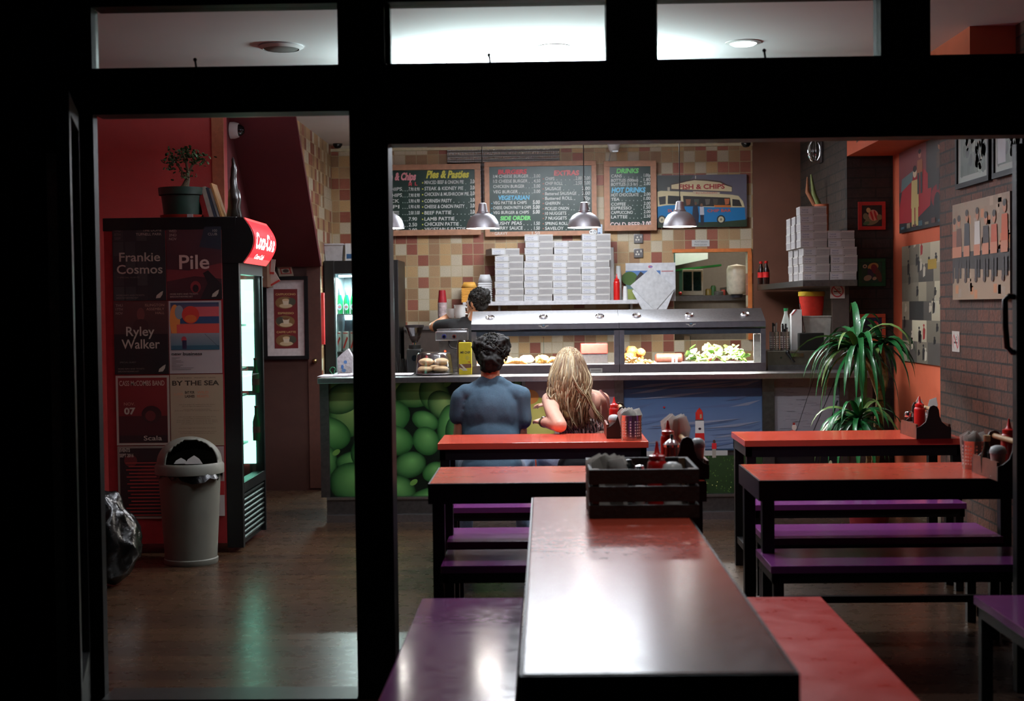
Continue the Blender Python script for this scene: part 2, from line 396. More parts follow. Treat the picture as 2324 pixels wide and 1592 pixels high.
# ------------------------------------------------------------------ flat pictures
_fc = {}
def text_polys(st, bold=0.0, res=3):
    k = (st, bold, res)
    if k in _fc: return _fc[k]
    cu = bpy.data.curves.new('t', 'FONT'); cu.body = st; cu.size = 1; cu.resolution_u = res; cu.offset = bold
    o = bpy.data.objects.new('t', cu); COL.objects.link(o)
    dg = bpy.context.evaluated_depsgraph_get()
    me = bpy.data.meshes.new_from_object(o.evaluated_get(dg))
    vs = [(v.co.x, v.co.y) for v in me.vertices]; fs = [tuple(p.vertices) for p in me.polygons]
    bpy.data.objects.remove(o); bpy.data.curves.remove(cu); bpy.data.meshes.remove(me)
    _fc[k] = (vs, fs); return _fc[k]
class Art:
    def __init__(s, eps=.00012): s.v = []; s.f = []; s.c = []; s.k = 0; s.eps = eps
    def poly(s, pts, col, inc=True):
        z = s.k * s.eps; b = len(s.v)
        s.v += [(x, y, z) for x, y in pts]; s.f.append(tuple(range(b, b + len(pts))))
        cs = col if isinstance(col, list) else [col] * len(pts)
        s.c.append([rgb(q) for q in cs])
        if inc: s.k += 1
        return s
    def rect(s, x0, y0, x1, y1, c, c2=None, inc=True):
        return s.poly([(x0, y0), (x1, y0), (x1, y1), (x0, y1)], [c, c, c2, c2] if c2 else c, inc)
    def ell(s, cx, cy, rx, ry, c, rot=0, n=22, inc=True, a0=0, a1=2 * PI):
        ca, sa = math.cos(rot), math.sin(rot); P = []
        full = abs(a1 - a0 - 2 * PI) < 1e-6
        for i in range(n + (0 if full else 1)):
            t = a0 + (a1 - a0) * i / n
            x, y = rx * math.cos(t), ry * math.sin(t); P.append((cx + x * ca - y * sa, cy + x * sa + y * ca))
        return s.poly(P, c, inc)
    def ball(s, cx, cy, rx, ry, c0, c1, rot=0, n=26, ox=.25, oy=.3):
        z = s.k * s.eps; b = len(s.v); ca, sa = math.cos(rot), math.sin(rot)
        rings = [1, .8, .55, .3]
        for q in rings:
            for i in range(n):
                t = 2 * PI * i / n; x, y = rx * math.cos(t) * q, ry * math.sin(t) * q
                s.v.append((cx + x * ca - y * sa + ox * rx * (1 - q), cy + x * sa + y * ca + oy * ry * (1 - q), z))
        s.v.append((cx + ox * rx, cy + oy * ry, z))
        def mixc(q): w_ = (1 - q) ** .6; return rgb(tuple(c0[i] * (1 - w_) + c1[i] * w_ for i in range(3)))
        for k in range(3):
            for i in range(n):
                j = (i + 1) % n
                s.f.append((b + k * n + i, b + k * n + j, b + (k + 1) * n + j, b + (k + 1) * n + i))
                s.c.append([mixc(rings[k])] * 2 + [mixc(rings[k + 1])] * 2)
        for i in range(n):
            s.f.append((b + 3 * n + i, b + 3 * n + (i + 1) % n, b + 4 * n)); s.c.append([mixc(.3)] * 2 + [mixc(0)])
        s.k += 1; return s
    def line(s, x0, y0, x1, y1, w_, c, inc=False):
        dx, dy = x1 - x0, y1 - y0; L = math.hypot(dx, dy) or 1; nx, ny = -dy / L * w_ / 2, dx / L * w_ / 2
        return s.poly([(x0 + nx, y0 + ny), (x0 - nx, y0 - ny), (x1 - nx, y1 - ny), (x1 + nx, y1 + ny)], c, inc)
    def text(s, st, x, y, h, c, fit=None, al='L', bold=0.0, shear=0.0, jit=0.0, inc=False, sx=1.0):
        """h = cap height; fit = width to squeeze the line into"""
        vs, fs = text_polys(st, bold)
        if not vs: return s
        sc = h / .73; x0 = min(v[0] for v in vs); x1 = max(v[0] for v in vs)
        kx = (fit / ((x1 - x0) * sc)) if fit else sx
        Wd = (x1 - x0) * sc * kx
        ox = x - (0 if al == 'L' else Wd if al == 'R' else Wd / 2)
        z = s.k * s.eps; b = len(s.v); sd = random.random() * 40
        for vx, vy in vs:
            q = (vx - x0) * sc * kx; yy = vy * sc
            if jit: yy *= 1 + jit * mnoise.noise((q / h * .9, sd, 0)); yy += jit * .5 * h * mnoise.noise((q / h * .5, sd + 9, 0))
            s.v.append((ox + q + yy * shear, y + yy, z))
        cc = rgb(c)
        for f in fs: s.f.append(tuple(b + i for i in f)); s.c.append([cc] * len(f))
        if inc: s.k += 1
        return s
    def build(s, name, org, U, V, parent=None, m=None, off=.0006, warp=None):
        U = Vector(U); V = Vector(V); N = U.cross(V); org = Vector(org)
        vs = [org + U * x + V * y + N * (z + off) for x, y, z in s.v]
        if warp: vs = [warp(v) for v in vs]
        if parent is not None: o_ = absloc(parent)
        else: o_ = org.copy()
        me = bpy.data.meshes.new(name)
        me.from_pydata([tuple(v - o_) for v in vs], [], s.f)
        a = me.color_attributes.new('Col', 'FLOAT_COLOR', 'CORNER')
        flat = [x for f in s.c for q in f for x in q]
        a.data.foreach_set('color', flat)
        me.materials.append(m or print_mat('print'))
        o = bpy.data.objects.new(name, me); COL.objects.link(o)
        if parent is not None: o.parent = parent
        else: o.location = o_
        return o
UX, UZ, UY = (1, 0, 0), (0, 0, 1), (0, 1, 0)
# ------------------------------------------------------------------ shared materials
BLACK = mat('black_paint', (7, 8, 9), .5, noise=.2, spec=.25)
BLK_METAL = mat('black_metal', (14, 14, 15), .4, noise=.2)
STEEL = mat('brushed_steel', (186, 186, 190), .3, 1.0, noise=.1, ns=60)
STEEL_D = mat('dull_steel', (120, 118, 118), .38, 1.0, noise=.15, ns=40)
CHROME = mat('chrome', (225, 225, 228), .1, 1.0, noise=0)
ALU = mat('aluminium', (205, 205, 210), .38, .8, noise=.06)
WHITE_P = mat('white_plastic', (214, 214, 212), .4, noise=.04)
GREY_P = mat('grey_plastic', (132, 132, 122), .5, noise=.08)
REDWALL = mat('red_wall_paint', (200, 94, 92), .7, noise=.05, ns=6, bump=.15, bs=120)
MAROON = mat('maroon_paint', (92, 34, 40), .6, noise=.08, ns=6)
ORANGE = mat('orange_wall_paint', (208, 100, 66), .65, noise=.06, ns=6, bump=.1)
CEIL = mat('ceiling_paint', (224, 222, 224), .8, noise=.02, ns=4)
BROWN = mat('brown_panel', (58, 36, 30), .5, noise=.12, ns=8)
GLASS = glassy('clear_glass')
WOOD_F = mat('board_frame_wood', (176, 128, 100), .5, noise=.15, ns=25)
TILE_X = tile_mat('wall_tiles', 'X'); TILE_Y = tile_mat('side_wall_tiles', 'Y')
BRK_D = brick_mat('dark_brick_front', 'X', (46, 32, 26), (36, 25, 22), (16, 12, 11))
BRK_Y = brick_mat('dark_brick_side', 'Y', (92, 52, 36), (66, 40, 29), (24, 17, 14))
BRK_YD = brick_mat('brick_alcove_side', 'Y', (58, 46, 34), (44, 34, 27), (20, 16, 14))
FLOOR = floor_mat('floor_boards')
# ------------------------------------------------------------------ shell
FY = 5.30; BY = 12.6; CEZ = 2.92
m = MB(); m.box(-3.4, 2.75, 5.2, BY, -.1, 0, FLOOR); struct('floor', m)
m = MB(); m.box(-6, 6, -2, 5.2, -.12, -.005, mat('pavement', (44, 44, 44), .7, noise=.3, ns=8, bump=.3, bs=60)); struct('ground', m)
m = MB(); m.box(-3.5, 2.8, 5.42, BY + .1, CEZ, CEZ + .1, CEIL); struct('ceiling', m)
m = MB(); m.box(-3.5, -3.35, 5.42, 10.2, 0, CEZ, REDWALL); struct('wall_left', m)
m = MB(); m.box(-3.35, -2.29, 10.2, 10.32, 0, CEZ, REDWALL)
m.box(-2.37, -2.285, 10.185, 10.2, 0, CEZ, mat('pale_trim', (190, 128, 96), .6)); struct('wall_left_rear', m)
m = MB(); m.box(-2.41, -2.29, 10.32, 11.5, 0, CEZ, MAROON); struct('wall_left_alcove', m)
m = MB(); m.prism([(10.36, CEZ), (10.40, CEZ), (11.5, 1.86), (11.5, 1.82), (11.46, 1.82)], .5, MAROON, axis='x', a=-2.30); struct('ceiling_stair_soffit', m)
m = MB(); m.prism([(10.40, CEZ), (12.6, CEZ), (12.6, 0), (11.52, 0), (11.52, 1.84)], .05, TILE_Y, axis='x', a=-1.87 - .05); struct('wall_left_tiled', m)
m = MB(); m.box(-2.3, -1.82, 11.5, 11.56, 0, 1.84, BROWN); m.box(-1.92, -1.81, 11.49, 11.5, .02, 1.84, mat('brown_edge', (72, 44, 36), .5))
d2 = struct('door_2', m)
m = MB(); m.ico((-1.862, 11.46, 1.055), (.022, .022, .022), mat('brass', (150, 130, 90), .3, 1.0)); m.cyl((-1.862, 11.46, 1.055), (-1.862, 11.5, 1.055), .01, CHROME)
m.build('door_knob', d2)
hx0, hx1 = at(1530, 640, BY).x, at(1697, 640, BY).x; hz1 = at(1600, 573, BY).z; hz0 = 1.16
m = MB()
m.box(-1.87, hx0, BY, BY + .12, 0, CEZ, TILE_X); m.box(hx0, hx1, BY, BY + .12, hz1, CEZ, TILE_X); m.box(hx0, hx1, BY, BY + .12, 0, hz0, TILE_X)
xt = at(1708, 450, BY).x; m.box(hx1, xt, BY, BY + .12, 0, CEZ, TILE_X)
struct('wall_back', m)
m = MB(); m.box(xt, 2.3, BY - .03, BY + .1, 0, CEZ, mat('brown_board', (104, 66, 50), .5, noise=.1, ns=5)); struct('wall_back_right', m)
m = MB(); m.box(2.26, 2.8, 10.72, BY, 0, CEZ, BRK_YD); struct('wall_alcove', m)
m = MB(); m.box(2.26, 2.75, 10.66, 10.72, 0, CEZ, BRK_D); struct('wall_pier', m)
m = MB(); m.box(2.6, 2.75, 9.05, 10.66, 0, CEZ, ORANGE); struct('wall_right', m)
m = MB(); m.box(2.5, 2.75, 5.42, 9.05, 0, CEZ, BRK_Y); struct('wall_right_brick', m)
m = MB(); m.box(2.585, 2.6, 9.05, 10.66, 0, .085, mat('skirting', (190, 176, 150), .5)); struct('baseboard_right', m)
m = MB(); m.box(2.26, 2.6, 7.6, 10.655, 2.56, CEZ, ORANGE); struct('beam_right', m)
# painted figure on the beam face
a = Art(); g = (70, 44, 40)
a.poly([(.05, .30), (.13, .34), (.30, .33), (.42, .2), (.36, .06), (.29, .05), (.30, .14), (.24, .2), (.17, .18), (.06, .23)], g)
a.poly([(.62, .32), (.7, .33), (.66, .1), (.58, .03), (.5, .06), (.56, .14)], g)
a.poly([(.8, .34), (.98, .34), (.9, .2), (.83, .22)], g)
o = a.build('painted_figure', (2.2599, 10.62, 2.57), (0, -1, 0), UZ, m=print_mat('print'))
tag(o, 'dark brown painted shape on the orange beam above the brick pier', 'wall painting')
# ceiling trunking along back wall
m = MB(); m.box(-1.87, xt, BY - .03, BY, 2.865, 2.89, mat('cream_trunking', (196, 184, 150), .5)); struct('trim_1', m)
# shop front: black timber frame
px = lambda x, y: at(x, y, FY)
MX0, MX1 = px(801, 760).x, px(888, 760).x
LX = px(220, 700).x
zt0, zt1 = 2.375, 2.603
m = MB()
m.box(-6, LX, FY, FY + .05, 0, 4.0, BLACK); m.box(LX, 6, FY, FY + .12, zt1, 4.0, BLACK)
m.box(LX, MX1, FY, FY + .12, px(520, 256).z, zt0, BLACK); m.box(MX1, 6, FY, FY + .12, px(1500, 318).z, zt0, BLACK)
m.box(2.52, 6, FY, FY + .12, 0, zt1, BLACK)
struct('wall_front', m)
m = MB(); m.box(LX, MX1, FY + .121, FY + .16, px(520, 256).z + .004, px(520, 256).z + .03, mat('lintel_lining', (150, 118, 96), .35)); struct('trim_2', m)  # pale strip with the sheen of the lintel underside in its colour
m = MB(); m.box(MX0, MX1, FY - .02, FY + .13, 0, zt0, BLACK, .006); struct('column_front', m)
m = MB(); m.box(LX, MX0, FY - .05, FY + .12, 0, .012, mat('threshold', (60, 62, 60), .35, .6)); struct('trim_3', m)
DARKMET = mat('window_stay', (20, 20, 26), .4)
for i, (x0, x1) in enumerate([(LX - .02, px(766, 80).x), (px(872, 80).x, px(1376, 80).x), (px(1483, 80).x, px(1999, 80).x), (px(2108, 60).x, 2.3)]):
    m = MB(); xa = [px(766, 80).x, px(1376, 80).x, px(1999, 80).x, 2.4][i]; xb = [px(872, 80).x, px(1483, 80).x, px(2108, 80).x, 2.6][i]
    m.box(xa, xb, FY + .0, FY + .12, zt0, zt1, BLACK)
    m.box(x0 + .0, x0 + .012, FY + .051, FY + .1, zt0, zt1, BLACK)
    wn = struct('window_%d' % (i + 1), m)
    m = MB(); m.box(x0 + .01, xa, FY + .055, FY + .061, zt0, zt1, GLASS); m.build('pane', wn)
    if i < 3:
        kx = px([442, 1112, 1739][i], 125).x
        m = MB(); m.cyl((kx, FY + .02, zt0), (kx - .004, FY + .02, zt0 + .028), .004, DARKMET); m.ico((kx - .004, FY + .02, zt0 + .03), .0075, DARKMET)
        m.build('stay_pin', wn)
    m = MB(); m.box(x0 + .013, x0 + .018, FY + .045, FY + .09, zt0, zt1, mat('pane_edge', (70, 110, 90), .2)); m.build('pane_edge', wn)
# folded-back door leaves
def leaf(nm, x, y0, y1, z1, ang, handle):
    r = bpy.data.objects.new(nm, None); COL.objects.link(r); r.location = (x, y0, 0); r['kind'] = 'structure'
    W = y0 - y1; c, s_ = math.cos(ang), math.sin(ang)
    M = Matrix.Translation((x, y0, 0)) @ Matrix.Rotation(ang, 4, 'Z')
    DF = mat('leaf_paint', (20, 20, 19), .35)
    m = MB()
    for a0, a1, b0, b1 in ((-.07, 0, .02, z1), (-W, -W + .07, .02, z1), (-W, 0, .02, .2), (-W, 0, z1 - .07, z1)):
        m.box(-.022, .022, a0, a1, b0, b1, DF, .003, M)
    m.build('leaf_frame', r)
    m = MB(); m.box(-.004, .004, -W + .07, -.07, .2, z1 - .07, GLASS, 0, M); m.build('leaf_glass', r)
    if handle:
        hz = handle; m = MB(); q = -W + .035
        P = [M @ Vector(v) for v in ((handle_side * .022, q, hz - .11), (handle_side * .075, q, hz - .11), (handle_side * .085, q, hz - .09), (handle_side * .085, q, hz + .09), (handle_side * .075, q, hz + .11), (handle_side * .022, q, hz + .11))]
        m.tube(P, .011, mat('handle_metal', (60, 62, 62), .25, 1.0)); m.build('pull_handle', r)
handle_side = 1
leaf('door_1', LX - .07, FY - .01, FY - .62, px(520, 256).z, R(15), 0)
m = MB(); q0 = at(116, 900, 5.2); m.box(q0.x, q0.x + .045, 5.2, FY, 0, 2.05, mat('pilaster_edge', (120, 100, 80), .6, noise=.2)); struct('trim_5', m)
handle_side = -1
leaf('door_3', px(2297, 700).x + .03, FY - .02, FY - .8, px(2297, 330).z, R(8), 0)
hx = px(2300, 700).x
m = MB(); hp = [px(2300, 675), px(2280, 673), px(2271, 681), px(2272, 740), px(2276, 788), px(2287, 799), px(2303, 799)]
m.tube([(p.x, FY - .05, p.z) for p in hp], .011, mat('handle_metal', (60, 62, 62), .25, 1.0))
m.build('pull_handle', bpy.data.objects['door_3'])
m = MB(); m.box(px(2293, 700).x, px(2293, 700).x + .5, FY - .07, FY - .02, .02, px(2297, 330).z, BLACK, .004); struct('door_3_stile', m)
# ------------------------------------------------------------------ ceiling lights
GLOW = emis('lamp_glow', (235, 242, 255), 10)
for i, (x, y, k) in enumerate(DOWN):
    lab = ['round recessed ceiling light seen through the middle transom pane', 'round recessed ceiling light beside the right transom stay', 'round recessed ceiling light at the top of the left transom pane', 'round recessed ceiling light hidden just above the middle transom', 'round recessed ceiling light nearest the brick wall'][i]
    t = thing('ceiling_light', lab, 'ceiling light', (x, y, 2.9), 'recessed ceiling lights')
    m = MB(); m.lathe([(.075, .012), (.1, .016), (.1, .02), (.075, .02), (.075, .012)], WHITE_P, c=(x, y, 2.9)); m.build('bezel', t)
    m = MB(); m.lathe([(0, .0), (.06, .004), (.074, .012), (.074, .018), (0, .018)], GLOW, c=(x, y, 2.9)); m.build('diffuser', t)
p = atz(638, 104, 2.92)
t = thing('ceiling_vent', 'round grey ceiling vent in the left transom view', 'vent', (p.x, p.y, 2.9))
m = MB(); m.lathe([(0, .004), (.09, .0), (.1, .008), (.1, .02)], mat('vent_plastic', (120, 120, 118), .6), c=(p.x, p.y, 2.9)); m.build('disc', t)
m = MB(); m.lathe([(.1, .0), (.125, .012), (.12, .02)], CEIL, c=(p.x, p.y, 2.9)); m.build('rim', t)
TUBE = emis('tube_glow', (225, 236, 255), 6)
for k, (x, y, z, _, _) in enumerate(BATTEN):
    t = thing('batten_light', ['white fluorescent batten hung over the customer side of the counter', 'white fluorescent batten hung near the menu boards'][k], 'batten light', (x, y, z), 'ceiling battens')
    m = MB(); wy = .03 if y < 10 else .28; m.box(x - .66, x + .66, y - wy, y + wy, z, z + .03, WHITE_P)
    for q in (-.5, .5): m.cyl((x + q, y, z + .03), (x + q, y, 2.918), .004, WHITE_P)
    m.build('housing', t)
    m = MB(); [m.cyl((x - .64, y + q, z - .012), (x + .64, y + q, z - .012), .008, TUBE) for q in ((0,) if y < 10 else (-.18, 0, .18))]; m.build('tube', t)
t = thing('shopfront_lamp', 'small black lamp on the shopfront above the opening', 'wall lamp', (.5, 4.25, 3.2))  # lamp body for the added light outside, out of view
m = MB(); m.cyl((.5, FY, 3.27), (.5, 4.25, 3.27), .015, BLACK); m.lathe([(.11, 0), (.1, .05), (.04, .08), (0, .085)], BLACK, c=(.5, 4.25, 3.2)); m.build('shade', t)
m = MB(); m.ico((.5, 4.25, 3.24), .03, emis('street_bulb', (255, 240, 225), 6)); m.build('bulb', t)
# cctv cameras
def dome(pos, label, side=None):
    t = thing('security_camera', label, 'security camera', pos, 'small white security cameras')
    if side:
        M = Matrix.Translation(pos) @ Matrix.Rotation(R(90), 4, 'Y')
    else:
        M = Matrix.Translation(pos) @ Matrix.Rotation(PI, 4, 'X')
    m = MB(); m.lathe([(0, 0), (.062, 0), (.062, .03), (.052, .06), (.045, .062)], WHITE_P, M=M); m.build('housing', t)
    m = MB(); m.lathe([(.044, .055), (.04, .08), (.024, .1), (0, .105)], mat('smoked_dome', (16, 16, 18), .08), M=M); m.build('lens_dome', t)
p = at(766, 318, 12.45); dome((p.x, p.y, p.z + .03), 'white dome security camera in the left tiled corner')
p = at(1693, 318, 12.4); dome((p.x, p.y, p.z + .04), 'white dome security camera above the fish van picture')
dome((-2.285, 10.42, at(525, 296, 10.42).z), 'white dome security camera on the maroon wall', 'L')
p = at(1393, 330, 12.35)
t = thing('bullet_camera', 'white tapered security camera above the drinks board', 'security camera', (p.x, p.y, p.z), 'small white security cameras')
m = MB(); m.lathe([(0, 0), (.03, .0), (.045, .02), (.062, .1), (.062, .14)], WHITE_P, c=(p.x, p.y, p.z - .06)); m.build('housing', t)
m = MB(); m.cbox((p.x + .01, p.y - .03, p.z - .055), (.05, .03, .012), mat('smoked_dome')); m.build('lens', t)
m = MB(); m.tube([(p.x - .02, BY - .005, p.z - .04), (p.x - .035, BY - .01, p.z - .12), (p.x - .02, BY - .01, p.z - .2)], .004, WHITE_P); m.build('cable', t)
p = at(1845, 343, 11.6)
t = thing('wall_lantern', 'oval caged wall lantern on the dark alcove wall', 'wall light', (2.24, p.y, p.z - .1))
xx = 2.2
m = MB(); m.ico((xx, p.y, p.z), (.05, .045, .085), glassy('lantern_glass', (190, 190, 180), .2, .2)); m.build('glass_globe', t)
m = MB(); m.box(2.235, 2.26, p.y - .06, p.y + .06, p.z - .1, p.z + .1, STEEL_D, .01)
for q in range(4): m.tube([(xx + .055 * math.cos(q * PI / 4) * math.sin(u), p.y + .055 * math.sin(q * PI / 4) * math.sin(u), p.z + .09 * math.cos(u)) for u in [k * PI / 6 for k in range(13)]], .004, CHROME, 5)
m.build('cage', t)
# ------------------------------------------------------------------ counter
CXL, CXR = at(722, 868, 9.7).x, 2.24
t = thing('service_counter', 'long stainless steel takeaway counter with picture panels', 'counter', (0.3, 10.1, 0))
m = MB(); m.box(CXL, CXR, 9.66, 10.56, .962, 1.0, STEEL, .004); m.build('worktop', t)
m = MB(); m.box(CXL + .05, CXR, 9.78, 10.5, 0.02, .96, STEEL_D); m.build('body', t)
m = MB(); m.box(CXL + .04, CXR, 9.73, 9.78, .0, .05, STEEL); m.box(CXL + .04, CXR, 9.745, 9.78, .05, .155, STEEL_D); m.box(CXL + .04, CXR, 9.735, 9.78, .155, .172, STEEL); m.build('kick_plate', t)
for a0, a1 in ((728, 748), (1186, 1194), (1396, 1416), (1730, 1757), (1905, 1925)):
    m = MB(); m.box(at(a0, 1000, 9.76).x, at(a1, 1000, 9.76).x, 9.742, 9.78, .173, .961, STEEL_D); m.build('front_post', t)
def panel(nm, x0, x1, draw, lab):
    X0, X1 = at(x0, 1000, 9.76).x, at(x1, 1000, 9.76).x
    W, H = X1 - X0, .787
    a = Art(); draw(a, W, H); o = a.build(nm, (X0, 9.772, .174), UX, UZ, t, print_mat('gloss_print', .3))
    o['label'] = lab
# limes: pixel measures in the photo converted to panel metres
G0, G1 = (16, 58, 22), (128, 166, 84)
LIMES = [(750, 905, 36, 52, .2), (792, 935, 46, 60, -.2), (778, 905, 48, 34, .4), (745, 985, 52, 38, -.3), (738, 1050, 28, 40, 0), (800, 1045, 40, 20, .2), (800, 1096, 54, 46, 0),
         (860, 960, 50, 60, .4), (898, 892, 24, 30, 0), (945, 892, 50, 34, .15), (985, 895, 34, 42, .3), (1003, 920, 36, 30, -.8), (1020, 970, 28, 52, -.1), (872, 950, 60, 42, .25), (965, 956, 32, 22, -.4),
         (845, 1030, 50, 44, 0), (885, 1000, 54, 36, -.15), (967, 1002, 30, 34, .5), (930, 1056, 38, 30, .3), (860, 1080, 34, 30, 0), (898, 1118, 46, 40, -.1), (985, 1072, 28, 22, .5), (970, 1135, 50, 26, .3), (1030, 1040, 30, 30, 0), (1025, 1100, 40, 34, 0), (1060, 980, 50, 50, 0), (1080, 1080, 50, 50, 0), (1120, 900, 60, 50, 0), (1140, 1010, 60, 60, 0)]
def limes(a, W, H):
    a.rect(0, 0, W, H, (8, 16, 10))
    k = .003025
    for (x, y, rx, ry, ro) in LIMES:
        p = at(x, y, 9.76); cx, cy = p.x - at(748, 1000, 9.76).x, p.z - .174
        pts = 1
        a.ball(cx, cy, rx * k, ry * k, (16, 58, 22) if (x + y) % 3 else (12, 48, 20), (150, 176, 104) if y < 950 else (104, 158, 88), ro, ox=.15, oy=.35)
        if (x + y) % 4 == 0: a.ell(cx + rx * k * .9, cy + ry * k * .55, .03, .018, (92, 130, 60), .6)
    clip(a, W, H)
def clip(a, W, H):
    a.v = [(min(max(x, 0), W), min(max(y, 0), H), z) for x, y, z in a.v]
panel('lime_picture', 748, 1186, limes, 'green lime picture panel')
def peach(a, W, H):
    a.rect(0, 0, W, H, (196, 150, 130), (180, 150, 160)); a.poly([(0, 0), (W, 0), (W, H * .22), (W * .6, H * .34), (0, H * .3)], (196, 88, 62))
    random.seed(4)
    for i in range(60): a.ell(random.uniform(.02, W), random.uniform(0, H * .3), random.uniform(.008, .03), random.uniform(.006, .02), random.choice([(214, 120, 84), (176, 60, 44), (226, 150, 110), (196, 88, 62)]))
    a.ball(W * .12, H * .62, .13, .19, (176, 168, 70), (226, 214, 120)); a.ell(W * .05, H * .86, .06, .05, (222, 140, 70)); a.rect(W * .5, H * .6, W, H, (160, 130, 140)); clip(a, W, H)
panel('food_picture', 1194, 1396, peach, 'orange and yellow food picture panel')
def light_h(a, W, H):
    n = 14
    for i in range(n):
        y0 = H * (.375 + .625 * i / n); y1 = H * (.375 + .625 * (i + 1) / n); q = i / n
        c = lambda q: (int(112 - 44 * q), int(124 - 28 * q), int(152 - 14 * q))
        a.rect(0, y0, W, y1, c(q), c(q + 1 / n), inc=False)
    a.k += 1; random.seed(5)
    for i in range(26):
        y = random.uniform(.42, .97) * H; x = random.uniform(0, W); L = random.uniform(.1, .4)
        a.poly([(x - L, y - .02), (x, y - .008), (x + L, y + .03), (x, y + .012)], (128, 132, 152) if i % 2 else (84, 100, 134))
    a.rect(0, 0, W, H * .33, (30, 48, 24), (42, 60, 34)); a.rect(0, H * .33, W * .75, H * .375, (176, 172, 170)); a.rect(W * .5, H * .375, W, H * .39, (44, 62, 84))
    random.seed(6)
    for i in range(240): x, y = random.uniform(0, W), random.uniform(0, H * .32); a.ell(x, y, .004, .006, random.choice([(70, 96, 44), (34, 54, 26), (92, 112, 60)]), n=5, inc=False)
    for i in range(24): a.ell(random.uniform(0, W), random.uniform(.04, .1), .004, .004, (200, 190, 120), n=6, inc=False)
    a.k += 1
    cx = at(1588, 1000, 9.76).x - at(1416, 1000, 9.76).x; b = .375 * H
    a.poly([(cx - .032, b), (cx + .036, b), (cx + .03, b + .21), (cx - .028, b + .21)], (212, 206, 204)); a.poly([(cx - .031, b + .067), (cx + .034, b + .067), (cx + .032, b + .12), (cx - .03, b + .12)], (190, 40, 36))
    a.rect(cx - .03, b + .205, cx + .032, b + .213, (90, 80, 80)); a.rect(cx - .026, b + .213, cx + .024, b + .265, (196, 44, 38)); a.ell(cx, b + .265, .02, .022, (200, 50, 40)); a.rect(cx - .005, b + .28, cx + .007, b + .293, (180, 40, 36)); a.rect(cx + .003, b + .222, cx + .016, b + .25, (160, 150, 120)); a.ell(cx + .002, b + .15, .01, .008, (50, 40, 50))
    for qx, cc in ((1621, (196, 44, 50)), (1683, (150, 60, 60))):
        x = at(qx, 1000, 9.76).x - at(1416, 1000, 9.76).x
        a.rect(x - .014, b - .05, x + .012, b + .02, (150, 140, 130)); a.rect(x - .016, b + .01, x + .016, b + .05, cc); a.ell(x, b + .062, .009, .012, (80, 50, 44))
    a.ell(at(1508, 1000, 9.76).x - at(1416, 1000, 9.76).x, .63 * H + .1, .008, .006, (170, 40, 50)); clip(a, W, H)
panel('lighthouse_picture', 1416, 1730, light_h, 'seaside picture panel with a red and white lighthouse')
def boat(a, W, H):
    a.rect(0, H * .3, W, H, (128, 124, 134), (150, 146, 152)); random.seed(8)
    for i in range(160): x, y = random.uniform(0, W), random.uniform(.42, .97) * H; a.rect(x, y, x + random.uniform(.02, .08), y + .003, random.choice([(116, 110, 120), (150, 146, 154)]), inc=False)
    a.k += 1
    a.rect(0, 0, W, H * .44, (20, 18, 22)); a.rect(0, H * .43, W, H * .45, (30, 28, 30)); a.line(W * .55, H * .46, W * .95, H * .98, .006, (54, 50, 54)); a.line(W * .3, H * .46, W * .62, H, .004, (54, 50, 54)); a.line(W * .62, H * .2, W * .98, H * .8, .012, (36, 34, 38)); a.k += 1
    cx = at(1800, 1000, 9.76).x - at(1757, 1000, 9.76).x
    a.poly([(cx - .045, H * .36), (cx + .045, H * .36), (cx + .04, H * .5), (cx + .01, H * .55), (cx - .02, H * .54), (cx - .042, H * .48)], (206, 96, 84)); a.ell(cx + .01, H * .57, .016, .022, (220, 200, 190)); a.rect(cx, H * .59, cx + .016, H * .61, (160, 50, 50))
    for i in range(9): th = PI + PI * (i + .5) / 9; a.ell(W * .42 + .2 * math.cos(th), H * .27 + .09 * math.sin(th), .022, .012, (196, 184, 150), th + PI / 2)
    clip(a, W, H)
panel('boat_picture', 1757, 1905, boat, 'grey sea picture panel with a figure on a boat deck')
